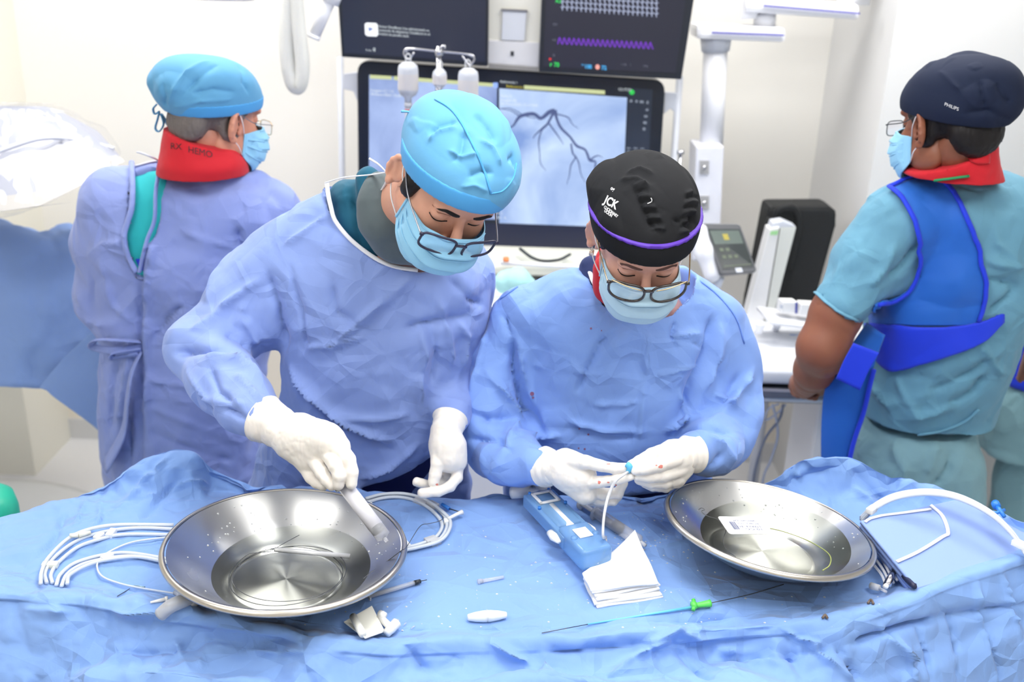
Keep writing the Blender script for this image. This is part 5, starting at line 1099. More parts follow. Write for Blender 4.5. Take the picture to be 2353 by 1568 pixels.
S = SDF((-.10, 1.72, .50), (.52, 2.14, 1.15), .009); S.stack([(c, rx - .02, ry - .030) for c, rx, ry in wrows if c[2] < 1.12], .02); obj('navy_layer', S.mesh(2), m_navy_layer, pw, label='navy layer showing below the gown')  # same navy layer inside her gown's carved lower edge
trousers(pw, (c1[0], 1.93), m_dk, .75); shoes(pw, (c1[0], 1.93), m_white)
S = SDF((.0, 1.55, 1.25), (.5, 2.0, 1.62), .004); S.chain([pc(1398, 618, 1.77, .030), pc(1412, 655, 1.77, .036), pc(1450, 680, 1.78, .042), pc(1510, 670, 1.79, .042)], .02); S.cap(W(1410, 600, 1.84), W(1410, 650, 1.83), .036, .045, .02); obj('thyroid_collar', garment(S, 65, .003, .05, []), m_red, pw, label='red protective neck collar')
S = SDF((.05, 1.6, 1.25), (.35, 2.05, 1.62), .005); S.cap(W(1362, 618, 1.86), W(1372, 650, 1.84), .028, .035, .01); obj('scrub_collar', garment(S, 66, .003, .05, []), m_dk if False else cloth('navy_undershirt', (36, 50, 96)), pw)
hair_shell(pw, Hw, m_hair, [((-.066, .004, .0), (.013, .024, .034)), ((.066, .004, .0), (.013, .024, .034)), ((0, .085, -.01), (.055, .035, .05))], .004, cuts=[((0, -.115, .0), (.085, .078, .09)), ((-.09, .014, -.014), (.022, .026, .034)), ((.09, .014, -.014), (.022, .026, .034)), ((0, -.03, -.12), (.09, .09, .07))])
brows(pw, Hw, mat('brown_brow', (92, 60, 54), .7), .0028, .007, .011, .054, .022)
mask_part(pw, Hw, m_maskW, zt=-.006, zb=-.128, yt=-.114, ym=-.130)
gf = NT('tortoise_frame'); pb(gf.b, rough=.2, coat=.5); _n = gf.n('ShaderNodeTexNoise'); _n.inputs['Scale'].default_value = 90; _c = gf.n('ShaderNodeTexCoord'); gf.l(_c.outputs['Object'], _n.inputs['Vector']); _m2 = gf.n('ShaderNodeMix', data_type='RGBA'); _m2.inputs['A'].default_value = (.012, .010, .012, 1); _m2.inputs['B'].default_value = (.035, .018, .01, 1); gf.l(_n.outputs['Fac'], _m2.inputs['Factor']); gf.l(_m2.outputs['Result'], gf.b.inputs['Base Color'])
m_gold = mat('gold_metal', (214, 190, 150), .25, 1.0)
gg = glasses_part(pw, Hw, gf.m, m_gold, cy=-.123, cz=-.009, hw=.0300, hh=.0195, e=2.7, gap=.0358, r=.0023, cat=.004)
for q in (-1, 1): obj('gold_brow_bar', tube(Hw.w(np.array([(q * .012, -.1275, .007), (q * .034, -.1250, .0125), (q * .064, -.1120, .0155)])), .0011, 6, 4), m_gold, gg)
pl2, pp2 = (0, .26, 1), (0, -.09, .046); dc2, dr2 = (0, .012, .044), (.0905, .119, .078)
CLW = []
for _t in np.linspace(0, 1, 9):
    _x, _y = 1462 + 42 * _t, 425 + 100 * _t; CLW.append((-.0026 if int(_t * 8) % 2 else .0026, .004, [(_x - 8, _y + 3), (_x + 6, _y - 1), (_x + 26, _y + 2)]))
    _x, _y = 1600 - 14 * _t, 440 + 90 * _t; CLW.append((-.0026 if int(_t * 8) % 2 else .0026, .004, [(_x - 26, _y + 6), (_x - 8, _y), (_x + 8, _y + 3)]))
CLW += [(-.005, .010, [(1450, 425), (1470, 470), (1490, 510), (1512, 535)]), (.004, .008, [(1425, 415), (1465, 412), (1490, 430)]), (-.005, .010, [(1608, 440), (1596, 500), (1586, 540)]), (-.004, .008, [(1545, 505), (1580, 515), (1600, 500)]), (.0035, .006, [(1440, 400), (1470, 388), (1500, 400)])]
capw = obj('cap', cap_dome(dc2, dr2, pl2, pp2, Hw, .0200, 71, [((-.005, .03, .070), (.080, .090, .050), .04)], sc=.05, lines=CLW), m_capK, pw, label='black cloth surgical cap')
obj('cap_band', band_ring(dc2, dr2, pl2, pp2, -.004, .032, .0018, Hw, [((-.005, .03, .070), (.080, .090, .050), .04)]), m_capK, capw); obj('purple_trim', band_ring(dc2, dr2, pl2, pp2, .031, .0365, .0036, Hw, [((-.005, .03, .070), (.080, .090, .050), .04)]), mat('purple_trim', (80, 40, 160), .6), capw, label='purple piping strip')
CW = bvh_of(np.array([tuple(v.co) for v in capw.data.vertices]) + wloc(capw), np.array([list(p.vertices) for p in capw.data.polygons]))
tw = []
for s_, x, y, sz, b in (('JCK', 1388, 466, 27, .03), ('CUCIONARY', 1388, 478, 9.5, .02), ('UCION', 1389, 487, 9.5, .02), ('og', 1403, 436, 13, .02)):
    tw.append(text_on(CW, s_, (x, y), (.55, .42) if sz < 12 else (.62, .36), (.42, -.9), sz, .0012, b))
obj('cap_lettering', join(*tw), mat('white_print', (240, 240, 240), .6), capw, False, label='white printed lettering')
obj('lint_thread', tube(line_on(CW, [(1488, 470), (1496, 466), (1498, 459), (1495, 455)], .0015, 4), .0007, 6), m_strap, capw)
obj('hair_wisp', tube([W(1398, 440, 1.64), W(1404, 430, 1.64), W(1412, 444, 1.64)], [.001, .004, .005], 8, 4), mat('blond_hair', (200, 176, 150), .6), pw)
er = Hw.w(np.array([[-.0825, .006, -.050], [-.0830, .004, -.060]])); obj('earring', tube([er[0], er[1]], .0042, 10), mat('pearl_gold', (232, 210, 190), .25, .6), pw)
# her hands
palm = [[pc(1268, 1073, 1.63, .028), pc(1300, 1080, 1.615, .031), pc(1335, 1095, 1.60, .029)], [pc(1300, 1062, 1.615, .024), pc(1328, 1064, 1.60, .018)], [pc(1310, 1100, 1.615, .028), pc(1345, 1130, 1.60, .024)]]
fing = [[pc(1312, 1060, 1.60, .0160), pc(1345, 1062, 1.585, .0130), pc(1380, 1071, 1.575, .0105), pc(1412, 1077, 1.568, .0100), pc(1436, 1075, 1.565, .0088)],
        [pc(1338, 1108, 1.595, .0140), pc(1378, 1108, 1.575, .0108), pc(1415, 1103, 1.562, .0098), pc(1448, 1095, 1.558, .0085)],
        [pc(1340, 1124, 1.605, .0140), pc(1385, 1136, 1.595, .0112), pc(1420, 1134, 1.59, .0102), pc(1432, 1112, 1.59, .009)],
        [pc(1340, 1132, 1.615, .0140), pc(1375, 1148, 1.605, .0118), pc(1408, 1150, 1.60, .0105), pc(1420, 1140, 1.605, .009)],
        [pc(1335, 1130, 1.63, .0130), pc(1362, 1150, 1.625, .0110), pc(1390, 1154, 1.62, .0098), pc(1402, 1146, 1.622, .009)]]
glove(pw, fing, 0, 0, (W(1252, 1073, 1.645), W(1282, 1077, 1.622), .034, .0285), palm=palm, label='white latex glove over the right hand', blood=[(1398, 1067, 7, 1.6), (1377, 1109, 4, 5), (1398, 1109, 4, 2), (1415, 1115, 3, 2)])
palm = [[pc(1575, 1045, 1.63, .028), pc(1550, 1052, 1.62, .031), pc(1530, 1062, 1.61, .029)], [pc(1560, 1075, 1.62, .027), pc(1550, 1095, 1.61, .022)]]
fing = [[pc(1530, 1038, 1.61, .0160), pc(1498, 1046, 1.59, .0130), pc(1468, 1062, 1.575, .0108), pc(1450, 1070, 1.568, .0090)],
        [pc(1552, 1055, 1.595, .0150), pc(1515, 1070, 1.575, .0120), pc(1485, 1077, 1.562, .0105), pc(1460, 1081, 1.556, .0090)],
        [pc(1562, 1080, 1.60, .0140), pc(1525, 1093, 1.58, .0120), pc(1490, 1097, 1.568, .0105), pc(1464, 1095, 1.562, .0090)],
        [pc(1560, 1096, 1.61, .0130), pc(1528, 1110, 1.59, .0115), pc(1495, 1110, 1.578, .0100), pc(1468, 1104, 1.572, .0086)],
        [pc(1552, 1105, 1.62, .0120), pc(1530, 1120, 1.605, .0105), pc(1500, 1118, 1.592, .0092), pc(1482, 1112, 1.588, .0082)]]
glove(pw, fing, 0, 0, (W(1592, 1042, 1.642), W(1565, 1048, 1.622), .0335, .0285), palm=palm, label='white latex glove over the left hand', blood=[(1518, 1073, 7, 5), (1508, 1070, 3, 2)])
th = thing('held_catheter', W(1446, 1078, 1.562), 'thin clear catheter with a small blue hub held between her gloved fingertips', 'catheter')
obj('hub', tube([W(1440, 1067, 1.560), W(1447, 1074, 1.556), W(1443, 1086, 1.555)], [.0055, .0060, .0040], 10, 3), m_blue if False else mat('sky_hub', (96, 190, 232), .35), th, label='small sky-blue hub')
cp = [W(1444, 1084, 1.553), W(1432, 1092, 1.545), W(1416, 1104, 1.54), W(1404, 1125, 1.535), W(1394, 1155, 1.52), W(1387, 1195, 1.49), W(1386, 1235, 1.47), T(1389, 1275, .036), T(1388, 1300, .036), T(1380, 1322, .034), T(1372, 1332, .033), T(1362, 1330, .033)]
obj('shaft', tube(cp, [.0022, .0026, .0028, .0030, .0028, .0025, .0024, .0022, .0018, .001, .0008, .0006], 10, 8), clear('catheter_clear', (240, 242, 248), .35, .12), th)

# ------------------------------------------------------------------ people behind
def headR(f, up=(0, 0, 1), roll=0.0):
    f = np.array(f, float); f /= np.linalg.norm(f); u = np.array(up, float); u = u - f * (u @ f); u /= np.linalg.norm(u); y = -f; x = np.cross(y, u)
    R = np.stack([x, y, u], 1); return rodr(f * roll) @ R
def head_at(R, lp, px, py, Y, k=1.0): return Head(R, W(px, py, Y) - R @ (np.array(lp) * k), k)
# ---- older man in the left background
po = thing('person', (-1.0 + .18, 2.42, 0), 'grey-haired man in pale violet gown and sky-blue cap, back turned, at the left', 'person')
Ho = head_at(headR((.58, .80, -.16), roll=.05), (-.082, .016, -.014), 537, 292, 2.28, 1.03)
orows = [row(1085, 235, 600, 2.42, .16), row(950, 232, 605, 2.42, .15), row(800, 228, 620, 2.41, .145), row(730, 212, 640, 2.40, .145), row(640, 215, 655, 2.39, .145), row(550, 225, 660, 2.385, .14), row(470, 260, 660, 2.38, .125), row(420, 305, 625, 2.375, .10), row(388, 345, 585, 2.37, .07)]
c2_ = orows[0][0]; orows += [low(c2_, .55, .21, .17), low(c2_, .36, .22, .17)]
def old_sdf():
    S = SDF((-1.30, 2.12, .33), (-.40, 2.78, 1.75), .0075); S.stack(orows, .03)
    S.chain([pc(380, 440, 2.38, .06), pc(285, 465, 2.39, .082), pc(243, 560, 2.41, .070), pc(240, 685, 2.42, .064), (W(300, 770, 2.62), .052)], .05)
    S.chain([pc(540, 445, 2.38, .06), pc(600, 490, 2.39, .078), pc(625, 600, 2.40, .066), pc(620, 720, 2.42, .062), (W(600, 770, 2.62), .05)], .05); return S
S = old_sdf(); v0, f0 = S.mesh(3); OB = bvh_of(v0, f0)
S.carve([(303, 372), (307, 430), (305, 480), (296, 510), (288, 545), (297, 590), (316, 625), (322, 625), (330, 588), (341, 548), (357, 505), (360, 440), (372, 372)], 2.345, .00105)
go_ = garment(S, 81, .019, .13, [(-.014, .012, [(358, 385), (356, 500), (338, 570), (324, 640), (320, 760), (322, 900), (326, 1080)]), (.012, .014, [(372, 400), (368, 500), (352, 580), (336, 650), (334, 760), (338, 900), (342, 1080)]), (.007, .008, [(350, 510), (440, 540), (520, 565), (550, 570)]), (-.010, .012, [(545, 525), (552, 560), (575, 580)]), (.006, .008, [(555, 570), (500, 650), (470, 640)]), (.006, .008, [(200, 590), (240, 560), (290, 560)]), (-.006, .008, [(215, 640), (210, 700)]), (.007, .010, [(230, 600), (260, 700), (310, 740)]), (-.009, .012, [(350, 790), (380, 740), (420, 700)]),
    (.006, .010, [(340, 870), (420, 885), (470, 900)]), (.006, .010, [(345, 935), (430, 970), (540, 1010)]), (-.007, .010, [(345, 990), (430, 1030), (540, 1060)]), (.008, .010, [(300, 780), (290, 860), (270, 1000)]), (-.008, .010, [(280, 780), (262, 860), (250, 1000)]), (-.008, .010, [(300, 900), (296, 1000), (300, 1080)]), (.008, .012, [(190, 735), (230, 745), (300, 735)])])
gown_o = obj('gown', go_, m_gownO, po, label='pale violet-blue gown open at the back'); OG = bvh_of(*go_)
for q in ([(303, 376), (307, 430), (305, 480), (296, 510), (288, 545), (297, 590), (316, 625)], [(322, 625), (330, 588), (341, 548), (357, 505), (360, 440), (371, 378)]): obj('back_edge', tube(line_on(OB, q, .004, 4), .0065, 8, flat=.7), m_gownO, gown_o)
scb = [hitn(OB, x, y) for x, y in ()]
obj('scrub_top', patch(OB, [(285, 366), (290, 450), (286, 500), (270, 545), (285, 590), (312, 640)], [(384, 366), (372, 430), (368, 500), (350, 545), (338, 590), (326, 640)], 40, 16, -.014, .004), m_scrubG, po, label='bright teal scrub top showing through the open gown back')
obj('scrub_hem', patch(OB, [(305, 598), (316, 625)], [(330, 596), (326, 625)], 6, 6, -.011, .004), m_belt, po) 
obj('neck_piping', tube(line_on(OG, [(312, 384), (350, 374), (375, 372)], .003, 4), .0035, 8, flat=.6), m_piping, gown_o); obj('neck_piping', tube(line_on(OG, [(372, 372), (420, 370), (480, 376), (530, 390)], .003, 4), .0040, 8, flat=.6), m_piping, gown_o)
obj('neck_tie', tube([hitn(OG, 380, 374)[0] + (0, -.01, .0), W(350, 362, 2.26), W(325, 352, 2.25), W(314, 350, 2.25)], [.003, .004, .005, .003], 8, 5, flat=.5), m_piping, gown_o); obj('neck_tie', tube(line_on(OG, [(384, 373), (405, 378), (425, 388), (445, 388), (460, 390)], .006, 4), [.003] * 17, 8, flat=.7), m_piping, gown_o) if False else obj('neck_tie', tube(line_on(OG, [(384, 375), (405, 380), (425, 390), (460, 391)], .006, 4), .0035, 8, flat=.7), m_piping, gown_o)
# waist tie with loops and long tail
tp = lambda x, y, o=.02: hitn(OG, x, y)[0] + hitn(OG, x, y)[1] * o
obj('waist_tie', tube([tp(322, 778), tp(290, 770, .03), tp(250, 762, .035), tp(236, 772, .035), tp(240, 786, .03), tp(280, 788, .03), tp(320, 790)], .011, 10, 6, flat=.25), m_gownO, gown_o); obj('waist_tie', tube([tp(318, 790), tp(288, 800, .03), tp(272, 808, .03), tp(284, 820, .03), tp(316, 806)], .010, 10, 6, flat=.25), m_gownO, gown_o); obj('waist_tie', tube([tp(316, 800), tp(306, 840, .03), tp(298, 900, .03), tp(286, 980, .03), tp(262, 1060, .03)], [.010, .014, .020, .024, .026], 10, 6, flat=.2), m_gownO, gown_o)
obj('body', body_mesh(Ho, orows, (W(455, 400, 2.42), .046), [[pc(285, 470, 2.39, .045), pc(242, 680, 2.42, .036), (W(330, 780, 2.75), .028)], [pc(600, 495, 2.39, .045), pc(622, 700, 2.42, .036), (W(600, 780, 2.75), .028)]]), sk_o, po)
trousers(po, (c2_[0], 2.42), m_scrubG, .75); shoes(po, (c2_[0], 2.42), mat('dark_shoe', (40, 42, 50)))
for x in (330, 600): glove(po, [[(W(x, 780, 2.78), .022), (W(x + 6, 785, 2.84), .012), (W(x + 6, 800, 2.87), .009)]] + [[(W(x + q * 7, 782, 2.82), .012), (W(x + q * 9, 786, 2.87), .010), (W(x + q * 9, 798, 2.90), .008)] for q in (-2, -1, 1, 2)], 0, 0, h=.003, palm=[[(W(x, 778, 2.74), .03), (W(x, 782, 2.80), .034)]])
S = SDF((-1.08, 2.15, 1.44), (-.60, 2.62, 1.90), .0045)
nk = [W(448, 322, 2.40), W(462, 352, 2.40), W(465, 392, 2.40)]
S.stack([(W(456, 290, 2.325), .078, .082), (W(462, 345, 2.325), .092, .095), (W(467, 372, 2.33), .102, .11), (W(468, 398, 2.34), .106, .115)], .01, e=2); nrm = W(405, 300, 2.35) - W(405, 340, 2.35)
tl_ = W(400, 284, 2.36); tr_ = W(548, 334, 2.36); ax_ = tr_ - tl_; pn = np.array([-ax_[2], 0, ax_[0]]); pn = pn / np.linalg.norm(pn); pn = pn if pn[2] > 0 else -pn; S.plane(tl_, pn, True)
vc = garment(S, 83, .003, .06, []); col = obj('thyroid_collar', vc, m_red, po, label='red protective neck collar with handwriting'); CBv = bvh_of(*vc)
tx = text_on(CBv, 'RX', (392, 342), (1, .08), (0, -1), 20, .0012); tx2 = text_on(CBv, 'HEMO', (432, 350), (.95, .22), (0, -1), 21, .0012); obj('handwriting', join(tx, tx2), mat('marker_ink', (70, 20, 30), .6), col, False, label='black handwriting')
hair_shell(po, Ho, m_hairg, [((0, .078, -.02), (.058, .032, .045)), ((-.062, .01, -.01), (.018, .03, .04))], .005, cuts=[((0, -.115, .0), (.09, .085, .09)), ((-.09, .014, -.014), (.022, .026, .034)), ((0, -.03, -.12), (.10, .12, .07))], seed=9)
mask_part(po, Ho, m_mask); brows(po, Ho, m_hairg)
glasses_part(po, Ho, m_gold, mat('steel_temple', (150, 150, 156), .3, .8), cy=-.122, cz=-.016, r=.0010, mt_r=.0010)
plo, ppo = (0, .20, 1), (0, -.09, .036); dco, dro = (0, .016, .046), (.091, .118, .074)
capo = obj('cap', cap_dome(dco, dro, plo, ppo, Ho, .0160, 91, [((.03, .09, .062), (.062, .055, .050), .05), ((0, .02, .075), (.078, .088, .042), .04)], sc=.07, lines=[(.005, .007, [(480, 140), (430, 165), (400, 205), (385, 240)]), (-.005, .009, [(500, 150), (450, 185), (420, 220)]), (-.004, .008, [(545, 150), (560, 190), (572, 215)]), (-.004, .008, [(440, 215), (490, 205), (540, 212)]), (.004, .006, [(400, 245), (460, 232), (530, 228)]), (-.004, .008, [(375, 190), (380, 225), (378, 245)])]), m_capB, po, label='sky-blue tied surgical cap')
obj('cap_band', band_ring(dco, dro, plo, ppo, -.004, .022, .002, Ho), m_bandB, capo)
for q in ([(366, 256), (356, 262), (352, 250), (360, 240)], [(366, 258), (362, 275), (357, 295), (366, 302), (376, 285), (370, 262)], [(370, 262), (385, 285), (395, 300)]):
    obj('cap_tie', tube([W(x, y, 2.30 if x < 380 else 2.32) for x, y in q], .0055, 8, 5, flat=.35), m_capB, capo)

# ---- man in navy cap at the right
pr = thing('person', (1.22, 2.35, 0), 'man in navy cap, pale teal scrubs and blue apron, back turned, at the right', 'person')
Hr = head_at(headR((-.34, .93, -.16), roll=-.03), (.082, .016, -.014), 2116, 300, 2.16, 1.06)
rr = [row(952, 1976, 2275, 2.34, .155), row(900, 1978, 2290, 2.34, .16), row(800, 1985, 2320, 2.33, .165), row(720, 1998, 2345, 2.32, .165), row(620, 2020, 2380, 2.31, .16), row(520, 2035, 2390, 2.30, .14), row(450, 2065, 2370, 2.29, .115), row(405, 2105, 2320, 2.28, .08), row(385, 2140, 2290, 2.28, .05)]
S = SDF((.62, 2.04, .60), (1.56, 2.68, 1.78), .0075); S.stack(rr, .03)
S.chain([pc(2140, 455, 2.28, .065), pc(2068, 510, 2.26, .085), pc(1995, 610, 2.24, .078), pc(1935, 690, 2.22, .066)], .045)
S.chain([pc(2300, 455, 2.30, .065), pc(2390, 520, 2.33, .085), pc(2420, 640, 2.33, .075), pc(2430, 720, 2.32, .068)], .045)
hn = W(1870, 680, 2.22) - W(1975, 748, 2.22); hv = W(1922, 712, 2.22); hx = W(1985, 610, 2.22) - W(1930, 700, 2.22); S.cap(W(1922, 790, 2.22), W(1905, 735, 2.22), .08, .068, .004, 's')
hem = [(1.0 if False else 0)]
rl = [(-.012, .012, [(2110, 560), (2080, 610), (2040, 640)]), (.010, .010, [(2060, 560), (2030, 620), (2000, 660)]), (-.010, .012, [(2262, 640), (2300, 650), (2340, 660)]), (.010, .012, [(2265, 600), (2310, 610), (2353, 615)]), (-.010, .010, [(2270, 720), (2310, 690), (2340, 660)]), (.010, .012, [(2000, 880), (2040, 930), (2140, 900)]), (-.010, .012, [(2140, 900), (2230, 860), (2280, 820)]), (.010, .012, [(2060, 870), (2110, 960), (2200, 930)]), (-.012, .012, [(2180, 930), (2240, 900), (2270, 860)]), (.009, .010, [(2250, 790), (2290, 850), (2310, 860)]), (-.004, .004, [(2190, 425), (2250, 438), (2330, 425)]), (.007, .008, [(2270, 470), (2290, 560), (2340, 600)])]
gr_ = garment(S, 101, .016, .14, rl); shr = obj('scrub_top', gr_, m_scrubL, pr, label='pale teal scrub top'); RB = bvh_of(*gr_)
obj('hem_band', tube(line_on(RB, [(1966, 965), (2020, 985), (2090, 998), (2160, 990), (2215, 968), (2248, 940)], .002, 4), .006, 8, flat=.5), m_scrubL, shr); obj('sleeve_hem', tube(line_on(RB, [(1876, 672), (1905, 700), (1940, 722), (1972, 736)], .002, 4), .006, 8, flat=.5), m_scrubL, shr)
obj('body', body_mesh(Hr, rr, (W(2215, 400, 2.31), .048), [[pc(2068, 520, 2.26, .055), pc(1922, 710, 2.22, .054), pc(1893, 815, 2.20, .050), pc(1862, 868, 2.30, .038), pc(1850, 885, 2.38, .028)], [pc(2390, 530, 2.33, .055), pc(2430, 730, 2.32, .05), (W(2360, 880, 2.5), .03)]], legs=False), sk_d, pr)
S = SDF((.58, 2.05, .85), (1.0, 2.6, 1.45), .004); S.chain([pc(1948, 660, 2.23, .050), pc(1922, 720, 2.22, .056), pc(1890, 800, 2.20, .055), pc(1872, 850, 2.25, .045), pc(1858, 880, 2.33, .031)], .03)
S.chain([pc(1858, 880, 2.33, .030), pc(1848, 884, 2.38, .033), pc(1838, 880, 2.42, .028)], .01)
for i in range(4): S.chain([pc(1828 + i * 12, 874 + i * 5, 2.42, .0125), pc(1822 + i * 13, 888 + i * 4, 2.47, .0115), pc(1826 + i * 13, 902 + i * 3, 2.46, .0105), pc(1834 + i * 13, 908 + i * 2, 2.43, .0095)], .004)
S.chain([pc(1866, 885, 2.38, .016), pc(1880, 890, 2.42, .013), pc(1886, 902, 2.44, .011)], .006)
obj('forearm_and_hand', S.mesh(2), sk_d, pr, label='bare brown left arm with hand on the table rail')
rb = [row(1010, 1950, 2250, 2.34, .15), row(1080, 1945, 2255, 2.34, .155), row(1160, 1945, 2250, 2.35, .15)]; cR = rb[-1][0]
S = SDF((.6, 2.05, .05), (1.5, 2.65, .95), .009); S.stack([(W(2110, 960, 2.34), .135, .13)] + rb, .02)
for q in (-1, 1): S.chain([((cR[0] + q * .085, 2.35, cR[2] - .02), .10), ((cR[0] + q * .095, 2.35, .42), .085), ((cR[0] + q * .10, 2.36, .09), .07)], .03)
tr_v = garment(S, 103, .016, .12, [(-.012, .012, [(2190, 1010), (2180, 1080), (2140, 1130)]), (.010, .014, [(2050, 1020), (2080, 1080), (2060, 1130)]), (.01, .012, [(2150, 1020), (2130, 1090)])]); obj('trousers', tr_v, m_scrubL2, pr, label='grey-teal scrub trousers'); shoes(pr, (cR[0], 2.36), mat('dark_shoe', (40, 42, 50)))
# lead apron: back panel, skirt, belt
obj('apron_panel', patch(RB, [(2046, 440), (2072, 462), (2098, 510), (2110, 570), (2102, 635), (2066, 676), (2012, 694), (2004, 720), (2006, 745)], [(2135, 402), (2170, 425), (2205, 468), (2232, 530), (2250, 590), (2260, 650), (2258, 690), (2250, 725), (2242, 745)], 60, 26, .010, .006), m_apron, pr, label='blue lead apron back panel')
for q in ([(2046, 440), (2072, 462), (2098, 510), (2110, 570), (2102, 635), (2066, 676), (2012, 694)], [(2046, 440), (2090, 418), (2135, 402), (2170, 425), (2205, 468), (2232, 530), (2250, 590), (2260, 650), (2258, 690), (2245, 735)]):
    obj('apron_binding', tube(line_on(RB, q, .013, 4), .0065, 8, flat=.7), m_belt, pr)
obj('waist_belt', patch(RB, [(2000, 742), (2060, 745), (2130, 748), (2200, 745), (2260, 733), (2300, 718)], [(2000, 800), (2050, 850), (2110, 836), (2180, 812), (2250, 785), (2298, 735)], 40, 14, .016, .006), m_belt, pr, label='wide royal-blue waist belt')
def sheet(A, B, m, n=30, t=.006, bulge=.0):
    A = catmull(A, 6); B = catmull(B, 6); P = np.zeros((len(A), n, 3))
    for j in range(n):
        s_ = j / (n - 1); P[:, j] = A * (1 - s_) + B * s_; P[:, j, 1] -= bulge * math.sin(PI * s_)
    v, f = grid(P); 
    if ((CAM - v) * vnormals(v, f)).sum() < 0: P = P[::-1]
    v, f = grid(P); v = v + vnormals(v, f) * (crumple(v, .09, 5) * .003)[:, None]; return grid(v.reshape(P.shape), t)
obj('apron_skirt', sheet([W(1992, 740, 2.24), W(1950, 800, 2.22), W(1900, 880, 2.22), W(1888, 960, 2.22), W(1886, 1045, 2.22), W(1886, 1200, 2.24), W(1886, 1300, 2.24)], [W(2030, 770, 2.16), W(2012, 830, 2.16), W(1998, 880, 2.17), W(1984, 950, 2.18), W(1955, 1045, 2.19), W(1935, 1200, 2.2), W(1925, 1300, 2.2)], m_apron, bulge=.012), m_apron, pr, label='blue apron skirt hanging at the side')
obj('apron_binding', tube([W(2008, 850, 2.155), W(1998, 890, 2.16), W(1984, 950, 2.17), W(1955, 1045, 2.18), W(1935, 1200, 2.19)], .006, 8, 6), m_belt, pr)
obj('belt_end', sheet([W(1962, 790, 2.12), W(1940, 830, 2.12), W(1922, 872, 2.12)], [W(2020, 812, 2.11), W(1998, 850, 2.11), W(1976, 898, 2.11)], m_belt), m_belt, pr, label='hanging royal-blue belt end')
S = SDF((.85, 1.98, 1.46), (1.40, 2.56, 1.86), .0045)
S.stack([(W(2208, 290, 2.205), .072, .076), (W(2200, 325, 2.205), .084, .088), (W(2192, 365, 2.21), .097, .10), (W(2190, 405, 2.22), .108, .108)], .01, e=2)
ta, tb_ = W(2110, 368, 2.25), W(2270, 300, 2.25); ax_ = tb_ - ta; pn = np.array([-ax_[2], 0, ax_[0]]); pn /= np.linalg.norm(pn); S.plane(W(2190, 334, 2.25), pn if pn[2] > 0 else -pn, True)
vr = garment(S, 105, .003, .06, []); cr = obj('thyroid_collar', vr, m_red, pr, label='red protective neck collar'); CRv = bvh_of(*vr)
obj('collar_tab', patch(CRv, [(2232, 332), (2245, 328), (2272, 330)], [(2222, 368), (2245, 376), (2270, 376)], 12, 10, .006, .004), m_red, cr)
obj('lanyard', tube(line_on(CRv, [(2150, 414), (2185, 409), (2225, 403)], .005, 4), .006, 8, flat=.5), mat('green_lanyard', (30, 140, 84), .6), pr, label='green lanyard')
hair_shell(pr, Hr, m_hair, [((0, .080, -.02), (.062, .034, .052)), ((.062, .01, -.01), (.018, .03, .04)), ((-.062, .01, -.01), (.018, .03, .04))], .008, cuts=[((0, -.115, .0), (.09, .085, .09)), ((.09, .004, -.014), (.022, .026, .034)), ((0, -.03, -.12), (.10, .12, .06))], seed=12)
mask_part(pr, Hr, m_mask); brows(pr, Hr, m_hair); glasses_part(pr, Hr, m_black, m_black, cy=-.122, cz=-.012, r=.0012)
plr, ppr = (0, .22, 1), (0, -.09, .034); dcr, drr = (0, .020, .046), (.092, .122, .078)
capr = obj('cap', cap_dome(dcr, drr, plr, ppr, Hr, .0140, 111, [((-.01, .085, .050), (.078, .066, .060), .05), ((0, .04, .075), (.078, .088, .042), .04)], sc=.08, lines=[(-.005, .008, [(2250, 185), (2256, 215), (2262, 250)]), (-.005, .010, [(2215, 262), (2270, 255), (2320, 275)]), (.004, .006, [(2160, 165), (2200, 200), (2240, 245)]), (-.004, .008, [(2290, 190), (2310, 225), (2325, 240)])]), m_capN, pr, label='navy cloth surgical cap')
bvr = bvh_of(np.array([tuple(v.co) for v in capr.data.vertices]) + wloc(capr), np.array([list(p.vertices) for p in capr.data.polygons]))
obj('cap_lettering', text_on(bvr, 'PHILIPS', (2170, 242), (.93, .36), (.25, -.95), 11, .0012, .0), mat('white_print', (240, 240, 240), .6), capr, False, label='white letters')
obj('cap_tie', tube([W(2256, 318, 2.17), W(2258, 330, 2.165), W(2254, 340, 2.165)], .004, 8, 4), m_capN, capr); obj('cap_tie', tube([W(2268, 318, 2.17), W(2285, 325, 2.165), W(2300, 322, 2.165)], .007, 8, 4, flat=.6), m_capN, capr)

# ---- fifth person, cut by the right edge
pf = thing('person', (1.75, 2.85, 0), 'person in pale scrubs with royal-blue belt, cut off by the right edge', 'person')
Hf = Head(headR((-.3, -.9, -.2)), (1.78, 2.80, 1.58))
fr_ = [row(1100, 2245, 2600, 2.80, .15), row(950, 2262, 2590, 2.80, .15), row(850, 2300, 2590, 2.80, .15), row(720, 2310, 2600, 2.80, .15), row(600, 2330, 2620, 2.80, .14), row(500, 2350, 2620, 2.80, .11), row(440, 2400, 2570, 2.80, .07)]
S = SDF((1.25, 2.5, .55), (2.25, 3.1, 1.6), .010); S.stack(fr_, .03); S.chain([pc(2380, 520, 2.80, .08), pc(2350, 700, 2.8, .06)], .04); S.chain([pc(2600, 520, 2.80, .08), pc(2620, 720, 2.8, .06)], .04)
gf_ = garment(S, 121, .016, .14, [(.008, .01, [(2280, 960), (2353, 900)]), (-.01, .01, [(2300, 700), (2353, 720)])]); obj('scrub_top', gf_, m_scrubL2, pf); FB = bvh_of(*gf_)
obj('waist_belt', patch(FB, [(2296, 798), (2325, 792), (2360, 780)], [(2306, 868), (2330, 890), (2360, 900)], 12, 8, .012, .006), m_belt, pf, label='royal-blue belt')
